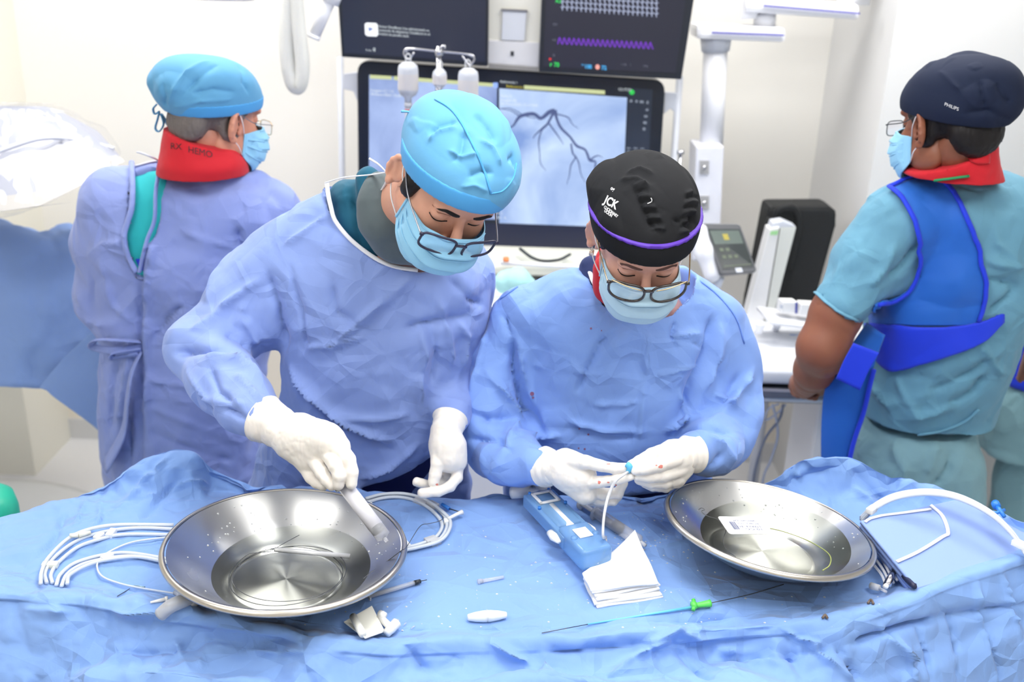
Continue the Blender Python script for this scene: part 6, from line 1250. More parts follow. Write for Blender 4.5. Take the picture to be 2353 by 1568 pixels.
obj('body', body_mesh(Hf, fr_[2:], (Hf.w([[0, .04, -.17]])[0], .055), [[pc(2380, 520, 2.80, .05), pc(2350, 700, 2.8, .04), pc(2400, 800, 2.62, .03)], [pc(2600, 520, 2.80, .05), pc(2620, 720, 2.8, .04), pc(2560, 800, 2.62, .03)]], legs=False), sk_o, pf)
cF = fr_[0][0]; trousers(pf, (cF[0], 2.80), m_scrubL2, .62); shoes(pf, (cF[0], 2.80), mat('dark_shoe', (40, 42, 50)))
obj('cap', cap_dome(dcr, drr, plr, ppr, Hf, .004, 131, [], sc=.08), m_capB, pf); mask_part(pf, Hf, m_mask); brows(pf, Hf, m_hair)

# ================================================================== BACKGROUND EQUIPMENT
m_wp = mat('white_enamel', (244, 245, 250), .35); m_gp = mat('pale_grey_plastic', (214, 218, 228), .4); m_bez = mat('black_bezel', (24, 30, 42), .3); m_navyb = mat('navy_bezel', (20, 26, 56), .35)
def strip(pts, wd, Y, n=6):
    """flat ribbon on the vertical screen plane; pts px, wd px per point"""
    P = catmull(np.array(pts, float), n) if n else np.array(pts, float); w_ = np.interp(np.linspace(0, len(pts) - 1, len(P)), np.arange(len(pts)), np.broadcast_to(wd, (len(pts),)))
    T_ = np.gradient(P, axis=0); T_ /= np.linalg.norm(T_, axis=1)[:, None] + 1e-9; N_ = np.stack([-T_[:, 1], T_[:, 0]], 1); A = P + N_ * w_[:, None] / 2; B = P - N_ * w_[:, None] / 2
    V = np.array([W(x, y, Y) for x, y in np.concatenate([A, B])]); k = len(P); return V, [(i, i + 1, k + i + 1, k + i) for i in range(k - 1)]
def poly(px, Y): V = np.array([W(x, y, Y) for x, y in px]); return V, [tuple(range(len(px)))]
def plate(px, Y, t, bev=0.0, r=None):
    P = [W(x, y, Y) for x, y in px]
    if r: P = rounded(P, r, 5)
    n = np.cross(P[len(P) // 4] - P[0], P[len(P) // 2] - P[0]); n = n if n @ (CAM - P[0]) > 0 else -n; return slab(P, n, t, bev)
def txt(s, x, y, size, Y, sx=1.0, slope=.06, bold=.0):
    V, F = text_vf(s, 1.0, 0, 'LEFT', bold); return np.array([W(x + size * v[0] * sx, y - size * v[1] + slope * size * v[0] * sx, Y) for v in V]), F
def texts(nm, vfs, m, par, sm=False):
    for q in vfs: obj(nm, q, m, par, sm)
m_txt = glow('screen_white_text', (225, 235, 240), .9)
def xray(name, c1, c2, sc):
    t = NT(name); pb(t.b, color=(.01, .01, .02), rough=.25); tc = t.n('ShaderNodeTexCoord'); n1 = t.n('ShaderNodeTexNoise'); n1.inputs['Scale'].default_value = sc; n1.inputs['Detail'].default_value = 5; n1.inputs['Distortion'].default_value = .6; t.l(tc.outputs['Object'], n1.inputs['Vector'])
    cr = t.n('ShaderNodeValToRGB'); cr.color_ramp.elements[0].position = .34; cr.color_ramp.elements[0].color = (*lin(c1), 1); cr.color_ramp.elements[1].position = .66; cr.color_ramp.elements[1].color = (*lin(c2), 1); t.l(n1.outputs['Fac'], cr.inputs[0]); t.l(cr.outputs[0], t.b.inputs['Emission Color']); t.b.inputs['Emission Strength'].default_value = 1.0; return t.m
YM = 3.20
mm = thing('main_monitor', W(1170, 590, YM + .03), 'large black-framed display showing two coronary x-ray images behind the front pair', 'monitor')
obj('housing', plate([(820, 138), (1530, 184), (1504, 590), (824, 565)], YM, .06, .006, .07), m_bez, mm, False)
obj('bottom_bezel', poly([(838, 505), (1440, 523), (1500, 528), (1497, 582), (838, 556)], YM - .002), m_navyb, mm, False)
obj('left_image', poly([(848, 172), (1142, 193), (1142, 505), (848, 500)], YM - .003), xray('xray_dim', (96, 116, 170), (176, 196, 238), 3.2), mm, False, label='dim blue-grey x-ray image')
obj('right_image', poly([(1147, 203), (1441, 224), (1428, 523), (1147, 513)], YM - .003), xray('xray_bright', (124, 152, 206), (206, 226, 252), 3.6), mm, False, label='bright blue-grey x-ray image with dark branching vessels')
obj('side_menu', poly([(1444, 202), (1500, 206), (1482, 520), (1432, 520)], YM - .003), mat('menu_grey', (46, 54, 70), .4), mm, False)
ves = [strip([(1130, 272), (1160, 292), (1178, 290), (1195, 268), (1225, 262), (1243, 272), (1262, 258), (1275, 253)], [2, 4, 4, 8, 9, 8, 10, 8], YM - .005), strip([(1275, 253), (1280, 275), (1290, 295), (1310, 315), (1325, 335), (1345, 345), (1355, 368), (1368, 372), (1368, 390), (1380, 405), (1380, 430), (1372, 450)], [9, 6, 6, 5, 6, 5, 6, 4, 4, 4, 3, 1.5], YM - .005),
    strip([(1275, 253), (1258, 285), (1245, 300), (1238, 325), (1240, 350), (1242, 375), (1254, 392)], [7, 5, 3, 3, 2, 2, 1], YM - .005), strip([(1258, 285), (1232, 308), (1225, 318)], [5, 3, 2], YM - .005), strip([(1260, 282), (1282, 312), (1295, 332)], [4, 3, 1], YM - .005), strip([(1280, 262), (1305, 270), (1315, 285), (1330, 296)], [3, 3, 2, 1], YM - .005),
    strip([(1312, 330), (1316, 352), (1322, 362), (1312, 380), (1308, 405), (1302, 425)], [4, 4, 3, 3, 2, 1], YM - .005), strip([(1322, 358), (1330, 375), (1335, 400), (1345, 420)], [3, 3, 2, 1], YM - .005), strip([(1355, 368), (1372, 358), (1385, 362)], [4, 3, 1], YM - .005), strip([(1147, 250), (1175, 250), (1205, 266), (1230, 272)], [2, 2, 2, 2], YM - .005), strip([(1195, 268), (1175, 255), (1150, 250)], [3, 2, 1], YM - .005)]
obj('coronary_vessels', join(*ves), glow('vessel_dark', (78, 90, 132), 1.0), mm, False, label='dark branching vessels of the angiogram')
texts('toolbar_strip', (poly([(850, 172), (900, 175), (900, 183), (850, 181)], YM - .005), poly([(905, 175), (1140, 192), (1140, 200), (905, 184)], YM - .005), poly([(1204, 196), (1390, 208), (1390, 217), (1204, 205)], YM - .005)), glow('toolbar_yellow', (206, 214, 160), .9), mm, False)
texts('screen_text', (txt('Imagen 12 / 12', 851, 210, 9, YM - .005), txt('09-Nov-2025 12:06 PM', 851, 219, 9, YM - .005), txt('Serie 3', 1150, 223, 9, YM - .005), txt('Imagen 26', 1150, 232, 9, YM - .005), txt('09-Nov-2025 12:17 PM', 1150, 241, 9, YM - .005), txt('Referencia 1', 1149, 190, 8, YM - .005), txt('12:17:22', 1420, 208, 9, YM - .005), txt('RAO  2', 1130, 492, 8, YM - .005), txt('CRAN  31', 1130, 502, 8, YM - .005)), m_txt, mm, False)
obj('tab_text', txt('Referencia 1', 1163, 201, 9, YM - .005), glow('yellow_text', (214, 200, 70), .9), mm, False); obj('status_light', lathe([(1e-4, 0), (.006, 0)], 16, W(1452, 212, YM - .006), frame((0, -1, 0))) if False else poly([(1452 + 6 * math.cos(a), 212 + 6 * math.sin(a)) for a in np.linspace(0, 2 * PI, 13)[:-1]], YM - .005), glow('status_green', (40, 200, 80), 1.0), mm, False)
texts('menu_icon', ([poly([(x, y), (x + w_, y + .4), (x + w_, y + h_), (x, y + h_)], YM - .005) for x, y, w_, h_ in [(1447, 229, 6, 6), (1460, 230, 5, 6), (1470, 231, 9, 6), (1486, 232, 4, 7), (1484, 250, 6, 5), (1480, 265, 8, 5), (1478, 279, 8, 6), (1477, 293, 6, 7), (1440, 339, 9, 3), (1456, 339, 9, 3), (1472, 340, 8, 3), (1441, 346, 6, 7), (1456, 346, 7, 7), (1473, 347, 5, 8)]]), glow('dim_icons', (140, 150, 165), .8), mm, False)
obj('screen_marker', poly([(1133, 190), (1144, 190), (1144, 202), (1133, 201)], YM - .006), glow('marker_blue', (150, 180, 250), 1.0), mm, False)
# support frame
mf = thing('display_stand', (W(1170, 590, YM + .1)[0], YM + .1, 0), 'white tubular frame standing behind the large display', 'stand')
def post(px0, py0, px1, py1, Y, r, z0=None):
    a, b = W(px0, py0, Y), W(px1, py1, Y)
    if z0 is not None: b = a + (b - a) * ((z0 - a[2]) / (b[2] - a[2]))
    return tube([a, b], r, 16)
obj('post', post(782, 130, 786, 400, YM + .10, .0105, .05), m_gp, mf); obj('post', post(1562, 175, 1540, 480, YM + .10, .0115, .05), m_gp, mf)
obj('bracket', plate([(790, 170), (822, 166), (822, 235), (812, 210), (790, 205)], YM + .08, .02, .002), m_gp, mf, False); obj('bracket', plate([(1528, 212), (1556, 214), (1550, 258), (1540, 250), (1526, 262)], YM + .08, .02, .002), m_gp, mf, False)
bx0, bx1 = W(782, 130, YM + .1)[0] + .04, W(1552, 175, YM + .1)[0] - .12
obj('base', box(((bx0 + bx1) / 2, YM + .10, .04), (1.1, .30, .06), bev=.01), m_gp, mf, False); obj('cross_bar', tube([W(786, 520, YM + .10), W(1538, 560, YM + .10)], .010, 12), m_gp, mf)
# top monitors
YT = 3.10
mu = thing('upper_monitor', W(950, 140, YT), 'black display with white icon and text, left of the two top displays', 'monitor')
obj('housing', plate([(770, -90), (1124, -80), (1121, 153), (785, 131)], YT, .05, .004), m_bez, mu, False); obj('screen', poly([(780, -85), (1118, -75), (1115, 143), (791, 122)], YT - .002), glow('screen_navy', (32, 38, 60), 1.0), mu, False)
obj('icon', poly([(838 + dx, 52 + dy) for dx, dy in ((4, 0), (26, 1), (30, 5), (31, 28), (27, 32), (6, 31), (1, 27), (0, 4))], YT - .004), glow('icon_white', (246, 250, 255), 1.1), mu, False); obj('icon_mark', poly([(846, 62), (858, 66), (852, 70), (848, 74)], YT - .006), glow('icon_blue', (110, 130, 190), 1.0), mu, False)
texts('screen_text', (txt('Activar DoseBoost Live seleccionando un', 870, 63, 8.6, YT - .004, .80, .085), txt('protocolo de adquisicion DoseBoost en el', 870, 71.5, 8.6, YT - .004, .80, .085), txt('modulo de pantalla tactil.', 870, 80, 8.6, YT - .004, .80, .085), txt('3 cm', 840, 117, 7, YT - .004), txt('8', 857, 118, 12, YT - .004)), m_txt, mu, False)
mv = thing('vital_signs_monitor', W(1400, 170, YT), 'black display with white heart traces and a purple wave, at the top right', 'monitor')
obj('housing', plate([(1249, -120), (1612, -110), (1566, 183), (1238, 165)], YT, .05, .004), m_bez, mv, False); obj('screen', poly([(1258, -115), (1590, -105), (1552, 168), (1248, 153)], YT - .002), glow('screen_slate', (34, 36, 54), 1.0), mv, False)
ec = []
for k in range(5):
    y0 = -32 + k * 12; pts = []
    for i in range(21):
        x = 1288 + i * 10.8; yy = y0 + i * .78; pts += [(x, yy), (x + 3, yy), (x + 4.2, yy + 8), (x + 5.2, yy - 5), (x + 6.4, yy), (x + 9.5, yy - 1)]
    ec.append(strip(pts, 1.8, YT - .004, 0))
obj('ecg_trace', join(*ec), glow('ecg_white', (186, 196, 226), .9), mv, False, label='rows of white heart traces')
pw_ = []
for i in range(181):
    x = 1281 + i * 1.222; ph = (i / 9.0) % 1.0; pw_.append((x, 94 + i * .066 + 7.5 * math.cos(2 * PI * i / 9.0 + .3) + 1.5 * math.sin(4 * PI * i / 9.0)))
obj('pressure_wave', strip(pw_, 2.8, YT - .004, 0), glow('wave_purple', (112, 48, 190), 1.0), mv, False, label='purple pressure wave')
texts('green_digits', (txt('P', 1263, 153, 11, YT - .004, 1, .06, .02), txt('70', 1273, 153, 14, YT - .004, .85, .06, .03), txt('A3', 1276, 6, 12, YT - .004, 1, .06, .02)), glow('digits_green', (40, 214, 90), 1.0), mv, False); texts('blue_digits', (txt('108', 1343, 157, 13, YT - .004, .85, .06, .03), txt('72', 1382, 160, 13, YT - .004, .9, .06, .03), txt('PA', 1336, 151, 6, YT - .004)), glow('digits_blue', (70, 176, 240), 1.0), mv, False)
obj('red_dot', join(poly([(1264 + 3 * math.cos(a), 136 + 3 * math.sin(a)) for a in np.linspace(0, 6.28, 10)[:-1]], YT - .004)), glow('dot_red', (230, 50, 50), 1.0), mv, False); obj('pink_dot', poly([(1373 + 5 * math.cos(a), 154 + 6 * math.sin(a)) for a in np.linspace(0, 6.28, 10)[:-1]], YT - .004), glow('dot_pink', (250, 170, 160), 1.0), mv, False)
texts('grey_digits', (txt('200', 1270, 58, 7, YT - .004), txt('100', 1268, 94, 7, YT - .004), txt('0', 1270, 130, 9, YT - .004), txt('-- 36', 1426, 150, 7, YT - .004), txt('/', 1448, 151, 7, YT - .004), txt('(90)', 1478, 154, 7, YT - .004)), glow('digits_grey', (120, 122, 136), .9), mv, False)
mc = thing('monitor_mount', W(1180, 150, YT + .06), 'white central bracket column carrying the two top displays', 'bracket')
obj('column', plate([(1121, -90), (1250, -84), (1240, 157), (1120, 148)], YT + .055, .06, .004), mat('mount_cream', (238, 236, 226), .4), mc, False); obj('cover', plate([(1122, 92), (1240, 98), (1238, 155), (1120, 146)], YT + .05, .02, .003), mat('mount_grey', (226, 226, 230), .4), mc, False); obj('channel', plate([(1155, 24), (1210, 26), (1205, 94), (1152, 92)], YT + .048, .01, .001), m_gp, mc, False)
obj('clip', plate([(1152, 20), (1212, 23), (1212, 28), (1152, 25)], YT + .045, .012, .001), mat('steel_clip', (130, 130, 136), .4, .7), mc, False); obj('socket', plate([(1173, 118), (1181, 118), (1181, 129), (1173, 129)], YT + .028, .004), m_black, mc, False); obj('ledge', plate([(1122, 146), (1238, 155), (1236, 164), (1122, 156)], YT + .046, .03, .002), mat('ledge_grey', (150, 148, 146), .4), mc, False)
obj('neck', tube([W(1180, -60, YT + .09), (W(1180, -60, YT + .09)[0], YT + .09, ZC)], .035, 16), m_wp, mc)

# IV pole with bottles
YI = 2.88
iv = thing('iv_pole', (W(1010, 300, YI)[0], YI, 0), 'steel drip pole with a hooked crossbar behind the leaning man', 'drip pole')
m_ch = mat('chrome', (200, 200, 205), .2, 1.0); top = W(1008, 115, YI)
obj('pole', tube([(top[0], YI, top[2] + .01), (top[0], YI, .06)], .008, 14), m_ch, iv); obj('crossbar', tube([W(932, 120, YI), W(944, 112, YI), W(1008, 118, YI), W(1070, 124, YI), W(1086, 130, YI)], .0034, 10, 4), m_ch, iv)
obj('hook', tube([W(944, 111, YI), W(932, 113, YI), W(928, 122, YI), W(932, 132, YI), W(940, 136, YI), W(952, 120, YI)], .003, 8, 5), m_ch, iv); obj('hook', tube([W(1066, 124, YI), W(1084, 126, YI), W(1090, 136, YI), W(1084, 146, YI), W(1078, 150, YI), W(1062, 128, YI)], .003, 8, 5), m_ch, iv)
obj('hub', tube([W(1008, 112, YI - .01), W(1010, 128, YI - .01)], .012, 14), m_ch, iv); obj('hook', tube([W(1010, 114, YI - .02), W(1016, 106, YI - .02), W(1022, 106, YI - .02), W(1022, 112, YI - .02)], .003, 8, 4), m_ch, iv)
for k in range(5): a = 2 * PI * k / 5; obj('foot', tube([(top[0], YI, .07), (top[0] + .17 * math.cos(a), YI + .15 * math.sin(a), .035)], [.014, .010], 10), m_ch, iv)
m_bot = clear('drip_bottle', (232, 236, 246), .42, .3); m_liq = clear('drip_liquid', (214, 226, 246), .5, .1)
def bottle(name, cx, y0, y1, r, lab, chamber=True):
    p0 = W(cx, y0, YI - .03); p1 = W(cx, y1, YI - .03); L_ = p0[2] - p1[2]; t = thing(name, p1, lab, 'drip bottle')
    pr_ = [(.004, L_), (r * .5, L_ - .001), (r * .92, L_ - .010), (r, L_ - .022), (r, .022), (r * .8, .010), (r * .36, .002), (r * .34, -.012), (.003, -.013)]
    obj('bottle', lathe(pr_[::-1], 24, p1), m_bot, t); obj('liquid', lathe([(.003, .006), (r * .85, .014), (r * .93, .024), (r * .93, L_ * .62), (.003, L_ * .62)], 20, p1), m_liq, t); obj('loop', tube([p0 + (-.006, 0, -.002), p0 + (-.007, 0, .014), p0 + (0, 0, .022), p0 + (.007, 0, .014), p0 + (.006, 0, -.002)], .0018, 8, 4), m_milk2, t)
    obj('cap', tube([p1 + (0, 0, -.012), p1 + (0, 0, -.024)], r * .38, 14), m_milk2, t); obj('paper_label', lathe([(r * 1.01, L_ * .25), (r * 1.01, L_ * .68)], 24, p1, caps=(False, False)), clear('faint_label', (245, 240, 240), .45, .5), t)
    if chamber:
        q = p1 + (0, 0, -.024); obj('drip_chamber', tube([q, q + (0, 0, -.008), q + (0, 0, -.075), q + (0, 0, -.088)], [.008, .010, .008, .003], 14), m_bot, t); obj('red_ring', tube([q + (0, 0, -.006), q + (0, 0, -.009)], .0105, 14), m_red, t); obj('line', tube([q + (0, 0, -.088), q + (-.002, 0, -.14), q + (.0, .02, -.24), q + (.03, .05, -.4), q + (.05, .06, -.6)], .0024, 8, 5), m_milk2, t)
bottle('drip_bottle', 938, 142, 226, .0285, 'drip bottle with long dropper chamber on the left hook of the pole'); bottle('drip_bottle', 1075, 156, 240, .0285, 'drip bottle on the right hook of the pole'); bottle('drip_bag', 1010, 157, 205, .020, 'small drip bottle with dark cap hanging in the middle of the pole', False)
th = thing('dark_connector', W(1009, 212, YI - .03), 'dark metal connector under the small middle drip bottle', 'connector'); obj('body', tube([W(1009, 208, YI - .03), W(1009, 222, YI - .03)], .011, 14), mat('connector_grey', (120, 122, 132), .3, .5), th); obj('line', tube([W(1009, 222, YI - .03), W(1009, 300, YI - .03)], .0024, 8), m_milk2, th)
# corrugated hose, lamp parts
hp = catmull([W(x, y, 2.9) for x, y in ((668, -160), (664, -60), (660, 0), (658, 60), (659, 115), (664, 160), (673, 192), (684, 200), (692, 182), (694, 145), (690, 100), (684, 50), (680, 0), (676, -60), (676, -160))], 40); rr_ = [.0215 + .0010 * math.sin(i * 1.7) for i in range(len(hp))]
tag(obj('corrugated_hose', tube(hp, rr_, 18), clear('ivory_hose', (238, 238, 232), .10, .35)), 'ivory corrugated hose hanging in a loop from above, left of the displays', 'hose')
th = thing('lamp_handle', W(742, 40, 2.95), 'white cylindrical lamp handle pointing down to the left, beside the top display', 'lamp handle')
obj('grip', tube([W(768, -20, 2.95), W(722, 84, 2.95)], .0165, 20), m_wp, th); obj('end_flange', tube([W(723, 80, 2.95), W(720, 88, 2.95)], .019, 20), m_wp, th); obj('collar', tube([W(775, -36, 2.95), W(758, 6, 2.95)], .026, 20), m_wp, th); obj('arm', tube([W(775, -36, 2.95), W(800, -160, 2.95), W(800, -300, 2.95)], .02, 14, 4), m_wp, th)
th = thing('round_lamp', W(510, -60, 3.0), 'white round lamp housing just peeking in at the top edge', 'lamp'); obj('housing', lathe([(.003, .10), (.05, .095), (.085, .06), (.095, .02), (.088, 0), (.003, .004)], 32, W(512, -1, 3.0)), m_wp, th); obj('arm', tube([W(512, -1, 3.0) + (0, 0, .09), W(512, -1, 3.0) + (0, 0, .35), (W(512, 0, 3.0)[0], 3.0, ZC)], .018, 12), m_wp, th)
# ceiling supply arm at right
ca = thing('supply_boom', W(1650, 330, 3.25), 'white jointed ceiling supply arm with a column and socket box at the upper right', 'supply arm')
def bar3(c0, c1, hgt, Y, dy, bev, m): return plate([(c0[0], c0[1]), (c1[0], c1[1]), (c1[0], c1[1] + hgt), (c0[0], c0[1] + hgt)], Y, dy, bev)
obj('upper_arm', bar3((1712, -8), (1976, 10), 36, 3.20, .14, .014, m_wp), m_wp, ca, False, label='upper white arm'); obj('upper_stripe', plate([(1755, 11), (1976, 29), (1976, 33), (1755, 15)], 3.192, .004), mat('purple_stripe', (92, 92, 176), .4), ca, False)
obj('lower_arm', bar3((1600, 56), (1806, 64), 34, 3.20, .14, .014, m_wp), m_wp, ca, False, label='lower white arm'); obj('lower_stripe', plate([(1636, 73), (1802, 79), (1802, 83), (1636, 77)], 3.192, .004), mat('purple_stripe', (92, 92, 176), .4), ca, False)
obj('joint', tube([W(1756, 66, 3.27), W(1758, 30, 3.27)], .034, 24), m_wp, ca); obj('end_cap', tube([W(1722, 6, 3.26), W(1722, 42, 3.26)], .028, 20), m_wp, ca)
obj('collar', tube([W(1645, 84, 3.27), W(1644, 118, 3.27)], [.050, .044], 24), m_gp, ca); obj('column', tube([W(1644, 110, 3.27), W(1634, 340, 3.27)], .038, 24), m_wp, ca); obj('riser', tube([(W(1960, 10, 3.3)[0], 3.3, W(1960, 10, 3.3)[2]), (W(1960, 10, 3.3)[0], 3.3, ZC)], .05, 20), m_wp, ca)
obj('socket_box', plate([(1600, 337), (1664, 336), (1652, 600), (1590, 600)], 3.18, .14, .006), mat('box_white', (232, 234, 244), .35), ca, False)
for y in (385, 466): sb = obj('socket', plate([(1608, y - 16), (1630, y - 16), (1629, y + 16), (1607, y + 16)], 3.176, .008, .001), mat('socket_grey', (176, 176, 178), .4), ca, False); obj('socket_port', tube([W(1618, y, 3.172), W(1618, y, 3.165)], .007, 14), m_ch, sb)
th = thing('small_pole', W(1564, 380, 3.1), 'thin steel rod with a small knob between the display frame and the socket box', 'rod'); obj('rod', tube([W(1564, 350, 3.1), (W(1564, 350, 3.1)[0], 3.1, .3)], .005, 10), m_ch, th); obj('knob', tube([W(1564, 346, 3.1), W(1564, 354, 3.1)], .011, 14), m_ch, th); obj('base', lathe([(.003, 0), (.08, 0), (.08, .02), (.01, .3), (.003, .3)], 24, (W(1564, 350, 3.1)[0], 3.1, .005)), m_gp, th)
# touch display + bagged injector head
td = thing('touch_display', W(1675, 630, 2.85), 'tilted grey touch display with dim readings beside the woman in the black cap', 'display')
P_ = [W(1613, 513, 2.92), W(1700, 514, 2.92), W(1740, 624, 2.84), W(1658, 632, 2.84)]; n_ = np.cross(P_[1] - P_[0], P_[3] - P_[0]); n_ = n_ if n_ @ (CAM - P_[0]) > 0 else -n_
n_ /= np.linalg.norm(n_)
obj('housing', slab(rounded(P_, .1), n_, .025, .003), mat('display_grey', (92, 94, 98), .4), td, False)
def onq(P, u, v, o=.001): return (P[0] * (1 - u) + P[1] * u) * (1 - v) + (P[3] * (1 - u) + P[2] * u) * v + n_ * o
def rq(u0, v0, u1, v1, o=.002): return np.array([onq(P_, u0, v0, o), onq(P_, u1, v0, o), onq(P_, u1, v1, o), onq(P_, u0, v1, o)]), [(0, 1, 2, 3)]
obj('screen', rq(.08, .12, .94, .90), mat('screen_dark', (62, 68, 68), .2), td, False); obj('screen_field', rq(.12, .15, .9, .42, .003), mat('screen_green_grey', (98, 110, 104), .3), td, False)
obj('yellow_mark', rq(.42, .22, .56, .34, .004), glow('yellow_mark', (222, 206, 96), .8), td, False); texts('reading', (rq(.2, .50, .3, .56, .004), rq(.36, .50, .46, .56, .004), rq(.2, .64, .3, .70, .004), rq(.36, .64, .46, .70, .004), rq(.52, .64, .62, .70, .004), rq(.14, .84, .9, .855, .004)), glow('dim_reading', (150, 165, 140), .6), td, False); obj('bottom_tab', rq(.42, .90, .6, .99, .004), m_gp, td, False)
S = SDF((.4, 2.6, .7), (1.2, 3.2, 1.5), .007); S.chain([pc(1612, 530, 2.92, .020), pc(1620, 580, 2.90, .028), pc(1636, 630, 2.88, .026)], .02); 
ij = thing('injector_head', W(1625, 650, 2.9), 'white injector head in a plastic bag behind the touch display', 'injector'); obj('head', S.mesh(2), m_wp, ij); obj('arm', tube([W(1655, 636, 2.89), W(1640, 668, 2.90), W(1600, 700, 2.95)], .014, 12, 4), m_gp, ij); obj('stand', tube([W(1600, 700, 2.95), (W(1600, 700, 2.95)[0], 2.95, .05)], .018, 14), m_gp, ij); obj('foot', lathe([(.003, 0), (.12, 0), (.12, .03), (.02, .06), (.003, .06)], 24, (W(1600, 700, 2.95)[0], 2.95, .005)), m_gp, ij)
# black case and white upright device
bc = thing('black_case', W(1850, 770, 3.15), 'tall black padded case standing behind the white upright device', 'case')
obj('case_body', plate([(1768, 475), (1905, 474), (1924, 486), (1922, 520), (1852, 775), (1832, 850), (1700, 850), (1725, 700)], 3.15, .12, .015), mat('black_padding', (22, 24, 26), .7, bump=.4, bscale=30), bc, False); obj('support_foot', tube([W(1765, 845, 3.2), (W(1765, 845, 3.2)[0], 3.2, .02)], .02, 12), m_gp, bc); obj('front_roll', tube([W(1778, 520, 3.12), W(1790, 482, 3.10), W(1822, 478, 3.10), W(1834, 520, 3.12), W(1812, 620, 3.12)], .012, 10, 5), mat('black_padding', (22, 24, 26), .7), bc)
obj('side_fold', tube([W(1768, 500, 3.13), W(1748, 580, 3.13), W(1740, 650, 3.12), W(1722, 690, 3.12), W(1706, 720, 3.12)], .008, 8, 5), mat('black_padding', (22, 24, 26), .7), bc)
wu = thing('upright_device', W(1780, 770, 3.02), 'white upright device with a green mark leaning in front of the black case', 'device')
obj('front_panel', plate([(1768, 527), (1792, 522), (1750, 770), (1720, 900), (1690, 900), (1704, 770)], 3.02, .06, .004), mat('device_white', (238, 238, 238), .4), wu, False); obj('side_panel', plate([(1794, 520), (1830, 523), (1766, 770), (1750, 900), (1724, 900), (1752, 770)], 3.03, .05, .003), mat('device_ivory', (226, 228, 222), .45), wu, False); obj('green_mark', poly([(1772, 532), (1789, 530), (1786, 540), (1769, 540)], 3.015), mat('green_mark', (170, 226, 160), .5), wu, False)
obj('top_cap', plate([(1776, 512), (1800, 508), (1830, 521), (1770, 528)], 3.03, .05, .004), m_gp, wu, False)
# patient table end at right
YP = 2.62
pt = thing('procedure_table', W(1900, 900, YP), 'white procedure table end with dark side rail beside the man in navy cap', 'table')
tz = W(1800, 880, YP)[2]; xl_, xr_ = W(1700, 880, YP)[0], W(2230, 900, YP)[0]
obj('mattress', box(((xl_ + xr_) / 2, YP + .24, tz + .012), (xr_ - xl_, .46, .05), bev=.015), mat('mattress_white', (240, 242, 248), .5), pt); obj('side_rail', box(((xl_ + xr_) / 2, YP - .005, tz - .030), (xr_ - xl_, .022, .020), bev=.003), mat('rail_grey', (120, 122, 138), .35, .4), pt, False); obj('under_rail', box(((xl_ + xr_) / 2, YP + .01, tz - .052), (xr_ - xl_, .03, .014), bev=.003), m_gp, pt, False)
obj('frame', box(((xl_ + xr_) / 2, YP + .24, tz - .052), (xr_ - xl_, .42, .05), bev=.005), mat('frame_dark', (74, 76, 84), .5), pt, False); obj('pedestal', box(((xl_ + xr_) / 2 + .1, YP + .26, tz / 2 - .04), (.30, .28, tz - .08), bev=.02), m_wp, pt, False)
for i, (x, y) in enumerate(((1738, 872), (1762, 868), (1785, 873), (1800, 870))):
    S = None; obj('hand_rest', box(W(x, y, YP + .03) + (0, 0, .004), (.022, .02, .014), bev=.004), m_wp, pt)
tag(obj('folded_drape', grid(np.array([[W(1722 + 112 * u, 770 + 70 * v, YP + .30 - .22 * v) + (0, 0, .002 * math.sin(9 * u + 5 * v)) for u in np.linspace(0, 1, 20)] for v in np.linspace(0, 1, 12)]), .03), cloth('folded_blue', (118, 152, 222), crease=.4, cscale=9, dist=.03)), 'small folded blue drape lying on the procedure table beside the white cup', 'folded drape')
tr2 = thing('side_tray', W(1800, 745, YP + .24), 'white tray shelf holding two small boxes behind the bare forearm', 'tray'); obj('tray', box(W(1815, 732, YP + .25), (.17, .14, .012), rodr((0, .12, .1)), .004), m_wp, tr2); obj('tray_arm', tube([W(1790, 742, YP + .27), W(1775, 768, YP + .40), (W(1775, 800, YP + .44)[0], YP + .44, tz)], .011, 10), m_wp, tr2)
bA = thing('small_box', W(1810, 712, YP + .24), 'small white box with a grey mark on the tray shelf', 'box'); obj('carton', box(W(1808, 702, YP + .24), (.048, .04, .034), rodr((0, .05, .2)), .002), m_paper, bA, False); obj('grey_mark', plate([(1792, 700), (1799, 701), (1799, 710), (1792, 709)], YP + .212, .002), m_gp, bA, False)
bB = thing('blue_white_box', W(1845, 722, YP + .22), 'white box with a blue end on the tray shelf, half hidden by the forearm', 'box'); obj('carton', box(W(1852, 708, YP + .24), (.05, .04, .036), rodr((0, .05, .1)), .002), m_paper, bB, False); obj('blue_end', plate([(1828, 695), (1833, 696), (1832, 722), (1827, 720)], YP + .212, .002), mat('box_blue', (70, 80, 170), .5), bB, False)
cpz = W(1743, 766, YP + .22); tag(obj('white_cup', lathe([(.003, .0), (.012, .0), (.011, .012), (.017, .030), (.017, .034), (.015, .034), (.013, .028), (.003, .026)], 20, cpz), m_wp), 'small white plastic cup on the procedure table', 'cup')
cbs = thing('hanging_cables', W(1760, 1000, YP), 'two grey cables looping down under the procedure table', 'cables')
